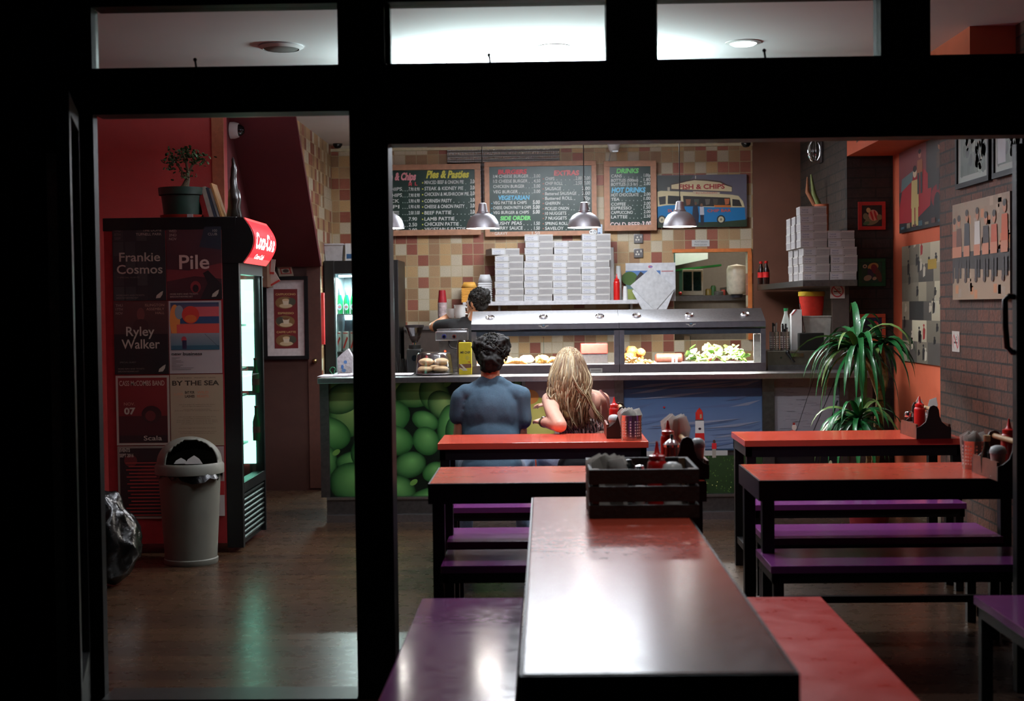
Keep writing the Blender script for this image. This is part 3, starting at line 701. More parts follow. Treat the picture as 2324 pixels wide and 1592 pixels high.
# ------------------------------------------------------------------ food display cases
DRK = mat('dark_steel', (116, 114, 122), .4, .7, noise=.1)
def case(x0, x1, lab, food_side):
    t = thing('food_display_case', lab, 'display case', ((x0 + x1) / 2, 10.25, 1.0), 'heated display cases')
    yf, yb = 10.0, 10.5
    for s_, (a0, a1) in enumerate(((x0, x0 + .012), (x1 - .012, x1))):
        m = MB(); m.prism([(yf, 1.0), (yb, 1.0), (yb, 1.44), (yf + .22, 1.44), (yf + .02, 1.355), (yf + .02, 1.04)], a1 - a0, STEEL, axis='x', a=a0); m.build('end_panel', t)
    m = MB(); m.prism([(yf + .0, 1.352), (yf + .21, 1.442), (yb, 1.442), (yb, 1.43), (yf + .21, 1.43), (yf + .01, 1.345)], x1 - x0, STEEL, axis='x', a=x0); m.build('top_panel', t)
    m = MB(); m.prism([(yf, 1.35), (yf + .012, 1.35), (yf + .012, 1.31), (yf - .002, 1.308)], x1 - x0, DRK, axis='x', a=x0); m.build('fascia', t)
    m = MB(); m.box(x0, x1, yf - .006, yf + .012, 1.305, 1.312, CHROME); m.build('chrome_rail', t)
    m = MB(); m.box(x0, x1, yf + .004, yf + .014, 1.266, 1.305, mat('dark_glass_band', (66, 74, 84), .35, .5)); m.box(x0, x0 + .035, yf + .002, yf + .016, 1.05, 1.3, DRK); m.box(x1 - .035, x1, yf + .002, yf + .016, 1.05, 1.3, DRK); m.build('front_frame', t)
    m = MB(); m.box(x0 + .035, x1 - .035, yf + .006, yf + .012, 1.06, 1.268, glassy('case_glass', (250, 250, 250), .03, .05)); m.build('front_glass', t)
    m = MB(); m.box(x0, x1, yf - .004, yf + .03, 1.0, 1.06, mat('case_base_rail', (104, 94, 98), .35, .6), .004); m.box(x0, x1, yf + .03, yb, 1.0, 1.03, STEEL_D); m.build('base_rail', t)
    m = MB(); m.box(x0 + .012, x1 - .012, yf + .03, yb, 1.045, 1.055, mat('white_enamel', (232, 228, 222), .35)); m.build('floor_tray', t)  # tray coloured white, with the glare on the case floor painted in
    m = MB(); m.cyl((x0 + .06, 10.14, 1.315), (x1 - .06, 10.14, 1.315), .008, emis('case_tube', (255, 240, 225), 9)); m.build('lamp_tube', t)
    for i, k in enumerate((.125, .49, .875)):
        cx = x0 + (x1 - x0) * k; M = Matrix.Translation((cx, yf + .105, 1.397)) @ Matrix.Rotation(R(24), 4, 'X')
        m = MB(); m.lathe([(.018, 0), (.03, 0), (.032, .006), (.026, .012), (.018, .006)], CHROME, M=M, n=20); m.lathe([(0, .003), (.019, .003)], mat('vent_dark', (90, 84, 76), .5, .5), M=M, n=16); m.build('vent_knob', t)
    cx = x0 + (x1 - x0) * .49; a = Art(); s_ = .035; Y0 = 1.0
    a.poly([(-.036, .006), (-.014, .004), (-.01, -.008), (.01, -.008), (.014, .004), (.036, .006), (.034, .001), (.018, -.003), (.012, -.012), (-.012, -.012), (-.018, -.003), (-.034, .001)], (200, 196, 186)); a.ell(0, .003, .008, .008, (96, 150, 176), a0=0, a1=PI)
    a.build('emblem', (cx, yf - .001, 1.333), UX, UZ, t, print_mat('print'), off=.002)
    m = MB(); m.box(cx - .004, cx + .002, yf + .03, yb - .05, 1.06, 1.25, glassy('divider_glass', (235, 245, 245), .05, .12)); m.build('divider', t)
    return t
cx0, cx1, cx2 = at(1070, 775, 10.0).x, at(1405, 775, 10.0).x, at(1738, 775, 10.0).x
case(cx0, cx1, 'stainless heated display case with battered fish behind the couple', 0)
case(cx1 + .002, cx2, 'stainless cold display case filled with green salad', 1)
a = Art(); a.rect(0, 0, .09, .03, (200, 196, 190)); a.rect(.01, .008, .08, .022, (150, 144, 140))
tag(a.build('case_sticker', at(1338, 846, 9.995) + Vector((0, -.006, 0)), UX, UZ), 'small pale sticker on the base rail of the fish display case', 'sticker')
# food
FRY = mat('fried_batter', (214, 152, 78), .55, noise=.3, ns=40, bump=.8, bs=90)
FRY2 = mat('pale_batter', (226, 180, 112), .55, noise=.25, ns=50, bump=.6, bs=90)
def atc(x, y, Y=10.25): return at(x, y, Y)
for i, (x, y, L) in enumerate([(1172, 806, .15), (1262, 800, .13), (1232, 808, .1)]):
    p = atc(x, y, 10.16 + .05 * i); t_ = MB()
    t_.tube([(p.x - L * .5, p.y, 1.068), (p.x - L * .25, p.y, 1.082 + .012 * i), (p.x, p.y + .01, 1.085), (p.x + L * .3, p.y, 1.078), (p.x + L * .5, p.y, 1.062)], [.006, .028, .036, .026, .006], FRY, 10, flat=.7)
    tag(t_.build('battered_fish'), ['long battered fish at the left of the case, behind the man', 'battered fish behind the long-haired woman', 'small battered fish piece between two longer ones'][i], 'fish', 'battered fish in the hot case')
for i, (x, y, sz, mt) in enumerate([(1150, 787, .04, FRY2), (1195, 786, .045, WHITE_P), (1230, 778, .045, FRY2), (1282, 782, .04, FRY)]):
    p = at(x, y, 10.4); m = MB(); m.ico((p.x, 10.4, 1.055 + sz * .7), (sz * 1.25, sz, sz * .8), mt if mt is not WHITE_P else mat('pale_box', (220, 212, 196), .6), 2, jit=.2)
    tag(m.build('fried_piece'), ['round fried piece at the far left of the hot case', 'pale fried piece second from the left in the hot case', 'tall pale fried piece in the middle of the hot case', 'golden fried piece near the red tray'][i], 'fried food', 'fried pieces in the hot case')
p0, p1 = atc(1318, 800, 10.35), atc(1378, 775, 10.35)
t = thing('food_tray', 'red food tray on a steel pan in the hot case', 'tray', (p0.x + .1, 10.35, 1.055))
m = MB(); m.box(p0.x, p1.x, 10.28, 10.45, 1.055, 1.125, STEEL, .006); m.build('steel_pan', t)
m = MB(); m.box(p0.x, p1.x, 10.27, 10.45, 1.127, 1.2, mat('red_tray', (200, 60, 52), .45), .006); m.build('red_tray', t)
random.seed(3)
m = MB()
for i in range(60):
    q = random.random(); x = at(1415, 800, 10.2).x + .02 + q * .19; y = random.uniform(10.1, 10.42); z = 1.058 + random.uniform(0, .045) * (1 - q)
    m.cbox((x, y, z + .004), (.05, .01, .01), FRY2, (random.uniform(-.4, .4), random.uniform(-.5, .5), random.uniform(0, 3)))
tag(m.build('chips'), 'heap of pale chips at the left of the salad case', 'chips', kind='stuff')
for i, (x, y, r) in enumerate([(1432, 790, .04), (1446, 800, .035), (1425, 803, .04), (1452, 785, .03)]):
    p = at(x, y, 10.4); m = MB(); m.ico((p.x, 10.36 - .02 * i, 1.06 + r * .9 + (.045 if i in (0, 3) else 0)), (r * 1.2, r, r), FRY, 2, jit=.3)
    tag(m.build('fried_chicken'), ['large golden fried chicken piece on top of the pile', 'golden fried chicken piece right of the pile base', 'golden fried chicken piece at the pile base', 'small golden fried chicken piece high on the right of the pile'][i], 'chicken', 'fried chicken pile in the right case')
p = at(1518, 802, 10.3); m = MB(); m.tube([(p.x - .1, 10.3, 1.09), (p.x - .09, 10.3, 1.09), (p.x + .09, 10.3, 1.09), (p.x + .1, 10.3, 1.09)], [.02, .033, .033, .02], mat('brown_meat', (120, 66, 54), .5, noise=.3), 12)
tag(m.build('meat_roll'), 'brown cured meat roll lying beside the glass divider', 'meat')
for i, (dx) in enumerate((.02, .045)):
    m = MB(); m.cyl((p.x + dx, 10.2, 1.06), (p.x + dx, 10.2, 1.085), .008, WHITE_P); m.ico((p.x + dx, 10.2, 1.088), .01, WHITE_P)
    tag(m.build('pot_lid'), ['tiny white pot left of its twin in the salad case', 'tiny white pot nearer the salad in the case'][i], 'pot', 'small white pots')
LEAF1 = mat('lettuce', (120, 176, 70), .5, noise=.35, ns=30); LEAF2 = mat('lettuce_pale', (196, 214, 140), .5, noise=.3, ns=30)
p0, p1 = at(1557, 800, 10.2).x, at(1700, 800, 10.2).x
m = MB(); random.seed(11)
for i in range(130):
    x = random.uniform(p0 + .01, p1 - .03); y = random.uniform(10.1, 10.46); z = 1.07 + random.uniform(0, .10) * (1 - .5 * abs((x - p0) / (p1 - p0) - .5)) * (.5 + (y - 10.08) * 2.2)
    m.ico((x, y, z), (random.uniform(.015, .035), random.uniform(.01, .03), random.uniform(.004, .01)), random.choice([LEAF1, LEAF1, LEAF2, mat('tomato_bits', (196, 110, 84), .4)] if i % 5 == 0 else [LEAF1, LEAF2, LEAF2]), 1, (random.uniform(-1, 1), random.uniform(-1, 1), 0), jit=.5)
tag(m.build('salad'), 'heap of chopped green lettuce filling the right display case', 'salad', kind='stuff')
m = MB(); p = at(1705, 815, 10.2).x; m.box(p, at(1728, 815, 10.2).x, 10.08, 10.09, 1.055, 1.26, mat('case_card', (225, 225, 215), .5)); tag(m.build('white_board'), 'narrow white board standing at the right end of the salad case', 'board')
# ------------------------------------------------------------------ tables and benches
RED_T = worn_top('red_tabletop', (226, 88, 66), .15, .19)
RED_W = worn_top('worn_red_tabletop', (180, 74, 56), .17, .23, 30.0, .01)
PUR = worn_top('purple_seat', (128, 60, 126), .16, .2)
PUR_W = worn_top('worn_purple_seat', (124, 68, 120), .1, .17, 22.0, .02)
RED_B = worn_top('red_seat', (190, 46, 38), .25, .4)
TZ, BZ = .75, .45
def table(x0, x1, y0, y1, lab, top=RED_T, inset=False, shelf=False, grp='red tables', z=TZ):
    t = thing('dining_table', lab, 'table', ((x0 + x1) / 2, (y0 + y1) / 2, 0), grp)
    m = MB()
    if inset: m.box(x0 + .004, x1 - .004, y0 + .004, y1 - .004, z - .03, z, top, .002)
    else: m.box(x0, x1, y0, y1, z - .034, z, top, .003)
    m.build('tabletop', t)
    m = MB(); zz = z - .03 if inset else z - .035; h = .055
    e = 0 if inset else .01
    for q in ((x0 + e, x1 - e, y0 + e, y0 + e + .03), (x0 + e, x1 - e, y1 - e - .03, y1 - e)): m.box(*q, zz - h, zz, BLK_METAL)
    for q in ((x0 + e, x0 + e + .03, y0 + e, y1 - e), (x1 - e - .03, x1 - e, y0 + e, y1 - e)): m.box(*q, zz - h + .002, zz - .001, BLK_METAL)
    if inset:
        m.box(x0 - .003, x1 + .003, y0 - .003, y0 + .003, zz - h, z - .002, BLK_METAL); m.box(x0 - .003, x0 + .003, y0, y1, zz - h, z - .002, BLK_METAL); m.box(x1 - .003, x1 + .003, y0, y1, zz - h, z - .002, BLK_METAL)
    m.build('frame', t)
    for lx in (x0 + .012, x1 - .062):
        for ly in (y0 + .012, y1 - .062):
            m = MB(); m.box(lx, lx + .05, ly, ly + .05, 0, zz - h + .004, BLK_METAL, .003); m.build('leg', t)
    if shelf:
        for lx in (x0 + .02, x1 - .054):
            m = MB(); m.box(lx, lx + .034, y0 + .06, y1 - .06, .13, .165, BLK_METAL); m.build('stretcher', t)
        m = MB(); m.box(x0 + .06, x1 - .06, y1 - .05, y1 - .02, .13, .16, BLK_METAL); m.build('stretcher', t)
    return t
def bench(x0, x1, y0, y1, lab, top=PUR, grp='purple benches', along='x'):
    t = thing('bench', lab, 'bench', ((x0 + x1) / 2, (y0 + y1) / 2, 0), grp); z = BZ
    m = MB(); m.box(x0, x1, y0, y1, z - .03, z, top, .003); m.build('seat', t)
    m = MB(); e = .008
    for q in ((x0 + e, x1 - e, y0 + e, y0 + e + .025), (x0 + e, x1 - e, y1 - e - .025, y1 - e)): m.box(*q, z - .07, z - .031, BLK_METAL)
    for q in ((x0 + e, x0 + e + .025, y0 + e, y1 - e), (x1 - e - .025, x1 - e, y0 + e, y1 - e)): m.box(*q, z - .068, z - .032, BLK_METAL)
    m.build('frame', t)
    for lx in (x0 + .012, x1 - .052):
        for ly in (y0 + .012, y1 - .052):
            m = MB(); m.box(lx, lx + .04, ly, ly + .04, 0, z - .066, BLK_METAL, .003); m.build('leg', t)
    return t
g_ = lambda x, y, Y: at(x, y, Y).x
TL1 = (g_(993, 1008, 7.5), g_(1472, 1008, 7.5)); TL2 = (g_(973, 1098, 5.78), g_(1602, 1098, 5.78))
TR1 = (g_(1690, 1005, 7.5), 2.2); TR2 = (g_(1724, 1100, 5.78), 2.07)
table(*TL1, 7.5, 8.02, 'red topped table behind the seated couple, nearest the counter')
table(*TL2, 5.78, 6.38, 'red topped table with dark apron behind the wooden crate', inset=True)
table(*TR1, 7.5, 8.04, 'red topped table nearest the yucca plant', shelf=True)
table(*TR2, 5.78, 6.38, 'red topped table with black rim in front of the brick wall, nearest the doorway', inset=True, shelf=True)
table(g_(1183, 1547, 2.74), g_(1812, 1547, 2.74), 2.74, 5.33, 'long worn brownish red table running out under the shopfront', RED_W, inset=True)
bench(TL1[0], TL1[1], 8.14, 8.46, 'purple bench the couple sit on, facing the counter')
bench(g_(1015, 1147, 7.24), TL1[1], 7.2, 7.44, 'purple bench between the two left red tables, nearer the couple')
bench(g_(1014, 1230, 6.15), .6, 6.14, 6.54, 'purple bench tucked under the far side of the dark aproned left table')
bench(g_(1002, 1283, 5.6), .6, 5.56, 5.94, 'purple bench at the near side of the dark aproned left table')
bench(g_(1706, 1143, 7.24), 2.12, 7.2, 7.44, 'purple bench at the near side of the table by the yucca')
bench(g_(1736, 1217, 6.2), 1.97, 6.16, 6.56, 'purple bench at the far side of the right black rimmed table')
bench(g_(1748, 1287, 5.52), 1.97, 5.5, 5.9, 'dark purple bench at the near side of the right black rimmed table')
bench(-.44, -.085, 2.1, 4.94, 'worn purple bench along the left of the long foreground table', PUR_W)
bench(.58, .945, 2.1, 4.92, 'red bench along the right of the long foreground table', RED_B, 'red benches')
bench(1.47, 1.83, 2.1, 4.92, 'purple bench alone at the bottom right, out on the pavement', PUR_W)
# ------------------------------------------------------------------ table ware
KET = mat('ketchup_red', (188, 24, 22), .35, noise=.05, coat=.3)
NAP = thin_paper('paper_napkin', (228, 226, 222))
CADW = mat('caddy_wood', (112, 62, 44), .5, noise=.25, ns=20)
CAD_SHADE = mat('caddy_end_wood', (40, 26, 22), .5, noise=.25, ns=20)  # same wood as the sides, darkened in colour as the unlit ends
SALTG = glassy('shaker_glass', (225, 225, 225), .05, .12)
PERF = perforated('perforated_steel')
def ketchup(x, y, z, lab, h=.19, r=.029):
    t = thing('ketchup_bottle', lab, 'ketchup bottle', (x, y, z), 'red ketchup bottles'); b = h * .72
    m = MB(); m.lathe([(0, 0), (r, 0), (r, b * .9), (r * .94, b * .96), (r * .75, b)], KET, c=(x, y, z), n=20); m.build('body', t)
    m = MB(); m.lathe([(r * .78, b), (r * .82, b + .002), (r * .82, b + .016), (r * .55, b + .019), (r * .3, b + .026), (r * .1, h), (0, h)], mat('ketchup_cap', (206, 30, 26), .3, coat=.4), c=(x, y, z), n=20); m.build('nozzle_cap', t)
    return t
def salt(x, y, z, lab, h=.11, r=.024):
    t = thing('salt_shaker', lab, 'salt shaker', (x, y, z), 'glass shakers')
    m = MB(); m.lathe([(r, 0), (r, h * .75)], SALTG, c=(x, y, z), n=18); m.build('glass', t)
    m = MB(); m.lathe([(0, .003), (r * .9, .003), (r * .9, h * .5), (0, h * .5)], mat('salt_grains', (220, 218, 214), .8), c=(x, y, z), n=16); m.build('salt', t)
    m = MB(); m.lathe([(r, h * .73), (r * 1.06, h * .75), (r * 1.06, h * .86), (r * .8, h * .97), (0, h)], CHROME, c=(x, y, z), n=18); m.build('lid', t)
def domeshaker(x, y, z, lab, h=.12, r=.03):
    t = thing('flour_shaker', lab, 'shaker', (x, y, z), 'white domed shakers')
    m = MB(); m.lathe([(0, 0), (r * .95, 0), (r * .8, h * .35), (r * .95, h * .72), (r, h * .74)], WHITE_P, c=(x, y, z), n=20); m.build('body', t)
    m = MB(); m.lathe([(r * 1.05, h * .74), (r * 1.05, h * .82), (r * .85, h * .95), (r * .4, h), (0, h)], mat('shaker_lid', (190, 196, 198), .35), c=(x, y, z), n=20); m.build('dome_lid', t)
def napkins(x, y, z, lab, n=5, h=.1, wd=.07, lean=.25, seed=1):
    random.seed(seed); m = MB()
    for i in range(n):
        a, b, c = random.uniform(-lean, lean), random.uniform(-.3, .3), random.uniform(-.6, .6)
        M = Matrix.Translation((x + (i - n / 2) * .006, y + random.uniform(-.008, .008), z)) @ Euler((a, b, c)).to_matrix().to_4x4()
        m.prism([(-wd / 2, 0), (wd / 2, 0), (wd / 2, h * .8), (wd * .1, h), (-wd / 2, h * .88)], .0025, NAP, M)
    tag(m.build('napkins'), lab, 'napkins', kind=None)
def holder(x, y, z, lab, nlab, r=.056, h=.132, seed=1):
    m = MB(); m.lathe([(0, .002), (r, 0), (r, .006), (r, h - .004), (r * 1.03, h), (r * .97, h), (r * .97, .008), (0, .008)], PERF, c=(0, 0, 0), n=36)
    m.keep = True
    o = m.build('cutlery_holder'); o.location = (x, y, z); tag(o, lab, 'cutlery holder', 'perforated steel holders')
    if nlab: napkins(x, y, z + .012, nlab, 7, h + .03, .062, .12, seed)
def caddy(x, y, z, lab, rz=0, rod=True):
    t = thing('condiment_caddy', lab, 'caddy', (x, y, z), 'wooden condiment caddies')
    P = [(-.09, 0), (.09, 0), (.09, .058), (.068, .066), (.042, .088), (.03, .12), (.027, .15), (.018, .168), (0, .175), (-.018, .168), (-.027, .15), (-.03, .12), (-.042, .088), (-.068, .066), (-.09, .058)]
    for yy in (-.17, .158):
        m = MB(); m.prism(P, .012, CAD_SHADE, Matrix.Translation((x, y + yy, z))); m.build('end_panel', t)
    for xx in (-.09, .079):
        m = MB(); m.box(x + xx, x + xx + .011, y - .158, y + .158, z, z + .075, CADW); m.build('side_panel', t)
    m = MB(); m.box(x - .079, x + .079, y - .158, y + .158, z + .0, z + .008, CADW); m.build('base', t)
    if rod:
        m = MB(); m.cyl((x, y - .157, z + .152), (x, y + .157, z + .152), .011, mat('pale_dowel', (186, 152, 110), .5)); m.build('handle_rod', t)
    return t
def P_(x, y, Z): return atz(x, y, Z)
T = TZ + .0005
# table by the couple
c = P_(1376, 996, T); X0 = c.x + .092; Y0 = c.y + .17; caddy(X0, Y0, T, 'brown wooden caddy beside the long-haired woman')
ketchup(g_(1394, 940, Y0 - .02), Y0 - .02, T + .01, 'red ketchup bottle beside the long-haired woman', .205)
domeshaker(g_(1393, 950, Y0 - .11), Y0 - .11, T + .01, 'white domed shaker in the caddy beside the woman', .115)
p = P_(1434, 1000, T); holder(p.x, p.y + .05, T, 'perforated steel holder stuffed with napkins on the couple\'s table', 'white folded napkins sticking out of the steel holder by the couple', seed=3)
# caddy on the dark aproned table, behind the crate
Y0 = 6.0; X0 = g_(1560, 1080, 5.83); caddy(X0, Y0, T, 'dark wooden caddy behind the slatted crate')
ketchup(g_(1516, 1000, 6.0), 6.0, T + .01, 'tall red ketchup bottle between the crate and the lighthouse picture', .22, .032)
m = MB(); x_ = g_(1524, 1050, 5.92)
t = thing('sugar_dispenser', 'glass dispenser with a domed chrome lid behind the crate', 'dispenser', (x_, 5.9, T + .01))
m.lathe([(.032, 0), (.034, .12)], SALTG, c=(x_, 5.9, T + .01)); m.lathe([(0, .003), (.03, .003), (.031, .07), (0, .07)], mat('brown_sugar', (120, 74, 44), .8), c=(x_, 5.9, T + .01)); m.build('glass', t)
m = MB(); m.lathe([(.036, .118), (.037, .128), (.02, .145), (.008, .15), (.006, .17), (0, .17)], CHROME, c=(x_, 5.9, T + .01)); m.build('lid', t)
napkins(g_(1536, 1000, 6.14), 6.14, T + .02, 'white napkins fanned above the dark caddy behind the crate', 6, .23, .08, .12, 5)
domeshaker(g_(1583, 1010, 5.93), 5.93, T + .01, 'white shaker at the right of the caddy behind the crate', .15, .03)
# table by the yucca
c = P_(2080, 997, T); X0 = c.x + .092; Y0 = c.y + .175; caddy(X0, Y0, T, 'dark caddy on the table by the orange wall')
salt(g_(2063, 960, Y0 + .08), Y0 + .08, T + .01, 'glass salt shaker with chrome lid by the orange wall', .12)
ketchup(g_(2087, 950, Y0 - .04), Y0 - .04, T + .01, 'red ketchup bottle in the caddy by the orange wall', .205)
domeshaker(g_(2112, 950, Y0 + .05), Y0 + .05, T + .01, 'white shaker behind the ketchup by the orange wall', .13, .026)
napkins(g_(2102, 940, Y0 + .1), Y0 + .1, T + .02, 'cream napkin curling above the ketchup by the orange wall', 2, .19, .05, .2, 8)
# right black-rimmed table
c = P_(2262, 1094, T); X0 = c.x + .0955; Y0 = c.y + .175; caddy(X0, Y0, T, 'dark caddy at the end of the table by the brick wall')
holder(g_(2212, 1030, 6.12), 6.12, T, 'perforated steel holder by the caddy at the brick wall', 'orange-tinted napkins in the holder by the brick wall', .05, .12, 9)
domeshaker(g_(2265, 1040, Y0 - .08), Y0 - .08, T + .01, 'white domed shaker in the caddy by the brick wall', .125, .032)
ketchup(g_(2290, 1000, Y0 + .07), Y0 + .07, T + .01, 'red ketchup bottle in the caddy by the brick wall', .22, .033)
m = MB(); x_ = g_(2240, 1020, Y0 + .04); t = thing('vinegar_bottle', 'dark vinegar bottle with pale neck by the brick wall', 'vinegar bottle', (x_, Y0 + .04, T + .01))
m.lathe([(0, 0), (.024, 0), (.026, .07), (.013, .11), (.011, .13)], mat('vinegar_glass', (40, 26, 20), .1), c=(x_, Y0 + .04, T + .01)); m.build('body', t)
m = MB(); m.lathe([(.012, .13), (.014, .132), (.014, .155), (0, .158)], mat('cork_cap', (176, 150, 110), .6), c=(x_, Y0 + .04, T + .01)); m.build('cap', t)
# ------------------------------------------------------------------ slatted crate on the long table
CR = mat('crate_wood', (28, 19, 14), .6, noise=.35, ns=18, bump=.3, bs=60)
CRI = mat('crate_edge_wood', (96, 78, 56), .6, noise=.2)
x0, x1 = .143, .512; y0, y1 = 4.76, 5.15; z0 = T
t = thing('slatted_crate', 'dark slatted wooden crate on the long foreground table', 'crate', ((x0 + x1) / 2, (y0 + y1) / 2, z0))
for (a, b) in ((0, .045), (.056, .108), (.116, .165)):
    for q in ((x0, x1, y0, y0 + .012), (x0, x1, y1 - .012, y1), (x0, x0 + .012, y0 + .0125, y1 - .0125), (x1 - .012, x1, y0 + .0125, y1 - .0125)):
        m = MB(); m.box(*q, z0 + a, z0 + b, CR, .0015); m.build('slat', t)
for q in ((x0 + .0125, y0 + .0125), (x1 - .0345, y0 + .0125), (x0 + .0125, y1 - .0345), (x1 - .0345, y1 - .0345)):
    m = MB(); m.box(q[0], q[0] + .022, q[1], q[1] + .022, z0 + .009, z0 + .165, CRI); m.build('corner_post', t)
m = MB(); m.box(x0 + .013, x1 - .013, y0 + .013, y1 - .013, z0, z0 + .008, CR); m.build('base', t)
zc = z0 + .0085
napkins(g_(1380, 1050, 4.92), 4.92, zc, 'bunch of white napkins standing in the slatted crate', 12, .195, .085, .15, 12)
x_ = g_(1427, 1050, 4.95)
t = thing('pepper_grinder', 'clear pepper grinder with a dark top in the slatted crate', 'pepper grinder', (x_, 4.95, zc))
m = MB(); m.lathe([(.022, 0), (.024, .11), (.02, .12)], SALTG, c=(x_, 4.95, zc)); m.build('glass', t)
m = MB(); m.lathe([(.021, .118), (.023, .12), (.022, .15), (.012, .158), (.01, .17), (0, .172)], mat('grinder_top', (24, 30, 30), .3), c=(x_, 4.95, zc)); m.build('top', t)
ketchup(g_(1491, 1050, 4.93), 4.93, zc, 'squat red ketchup bottle in the slatted crate', .235, .034)
domeshaker(g_(1526, 1060, 4.9), 4.9, zc, 'white domed shaker low in the slatted crate', .165, .036)
salt(g_(1452, 1060, 4.97), 4.97, zc, 'glass salt shaker behind the ketchup in the slatted crate', .15, .02)
# ------------------------------------------------------------------ menu boards on the back wall
random.seed(21)
PR = print_mat('print')
def pw(x, y, Y=BY): return at(x, y, Y)
def board(x0, y0, x1, y1, lab, draw, fr=13, Y=12.53):
    A, B = at(x0, (y0 + y1) / 2, Y), at(x1, (y0 + y1) / 2, Y); X0, X1 = A.x, B.x
    cxp = (x0 + x1) / 2; Z1, Z0 = at(cxp, y0, Y).z, at(cxp, y1, Y).z
    s = mpp(Y); f = fr * s
    t = thing('menu_board', lab, 'menu board', ((X0 + X1) / 2, Y, Z0), 'chalkboard menus')
    m = MB()
    m.box(X0, X1, Y, Y + .03, Z1 - f, Z1, WOOD_F, .003); m.box(X0, X1, Y, Y + .03, Z0, Z0 + f, WOOD_F, .003)
    m.box(X0, X0 + f, Y + .001, Y + .029, Z0 + f, Z1 - f, WOOD_F); m.box(X1 - f, X1, Y + .001, Y + .029, Z0 + f, Z1 - f, WOOD_F); m.build('frame', t)
    m = MB(); m.box(X0 + f * .5, X1 - f * .5, Y + .012, Y + .028, Z0 + f * .5, Z1 - f * .5, mat('chalkboard', (20, 44, 36), .38, noise=.15, ns=6)); m.build('slate', t)
    a = Art()
    def loc(px_, py_): q = at(px_, py_, Y); return q.x - X0, q.z - Z0
    draw(a, loc, s)
    a.build('lettering', (X0, Y + .0115, Z0), UX, UZ, t, PR)
    return t
WH = (226, 226, 222); YL = (222, 214, 84); RD = (214, 70, 80); PK = (236, 150, 160); BL = (110, 190, 226); GR = (120, 214, 120)
def tx(a, loc, s, st, x, y, h, c=WH, x1=None, al='L', bold=.012, shear=.06, jit=.08):
    u, v = loc(x, y); a.text(st, u, v, h * s, c, fit=(abs(x1 - x) * s if x1 else None), al=al, bold=bold, shear=shear, jit=jit)
def dots(a, loc, s, x0, x1, y, n, c=WH):
    for i in range(n):
        u, v = loc(x0 + (x1 - x0) * i / max(1, n - 1), y); a.ell(u, v + s * .8, .9 * s, .9 * s, c, n=6, inc=False)
def b1(a, loc, s):
    tx(a, loc, s, 'Fish', 836, 410, 18, PK, 890, bold=.05, shear=.15); tx(a, loc, s, '& Chips', 895, 409, 17, PK, 943, bold=.05, shear=.15)
    tx(a, loc, s, 'Pies & Pasties', 967, 404, 17, YL, 1063, bold=.045, shear=.2)
    tx(a, loc, s, 'M', 927, 422, 8, RD, 934, bold=.03); tx(a, loc, s, 'L', 941, 421, 8, RD, 947, bold=.03)
    L = [('COD & CHIPS', 434, '7.90 8.90'), ('PLAICE & CHIPS', 448, '7.90 8.90'), ('HADDOCK', 461, '5.90 6.90'), ('SCAMPI', 474, '5.90 6.90'), ('ROE', 488, '2.00 3.00'), ('COD & CHIPS (sm)', 502, '7.90'), ('ROE CAKE', 515, '2.50'), ('FISH CAKE', 527, '2.00')]
    for st, y, pr in L:
        tx(a, loc, s, st, 830, y, 8, WH, 912 if len(st) > 9 else 906); tx(a, loc, s, pr, 927, y - 1, 8, WH, 952 if ' ' in pr else 946); dots(a, loc, s, 914, 924, y, 3)
    L = [('MINCED BEEF & ONION PIE', 418, 1052), ('STEAK & KIDNEY PIE', 432, 1051), ('CHICKEN & MUSHROOM PIE.', 445, 1065), ('CORNISH PASTY', 460, 1025), ('CHEESE & ONION PASTY', 473, 1054), ('BEEF PATTIE', 487, 1024), ('LAMB PATTIE', 501, 1031), ('CHICKEN PATTIE', 513, 1041), ('VEGETABLE PATTIE', 525, 1056)]
    for i, (st, y, x1) in enumerate(L):
        tx(a, loc, s, st, 963, y, 8.2, WH, x1); tx(a, loc, s, '3.00', 1067, y - 2, 9, WH, 1080, bold=.03); dots(a, loc, s, x1 + 5, 1064, y, max(1, int((1064 - x1) / 8)))
        u, v = loc(959, y - 3); a.ell(u, v, 1.6 * s, 1.6 * s, YL, n=8, inc=False)
    for x in (899, 913): u, v = loc(x, 534); a.rect(u, v, u + 4 * s, v + 3 * s, WH, inc=False)
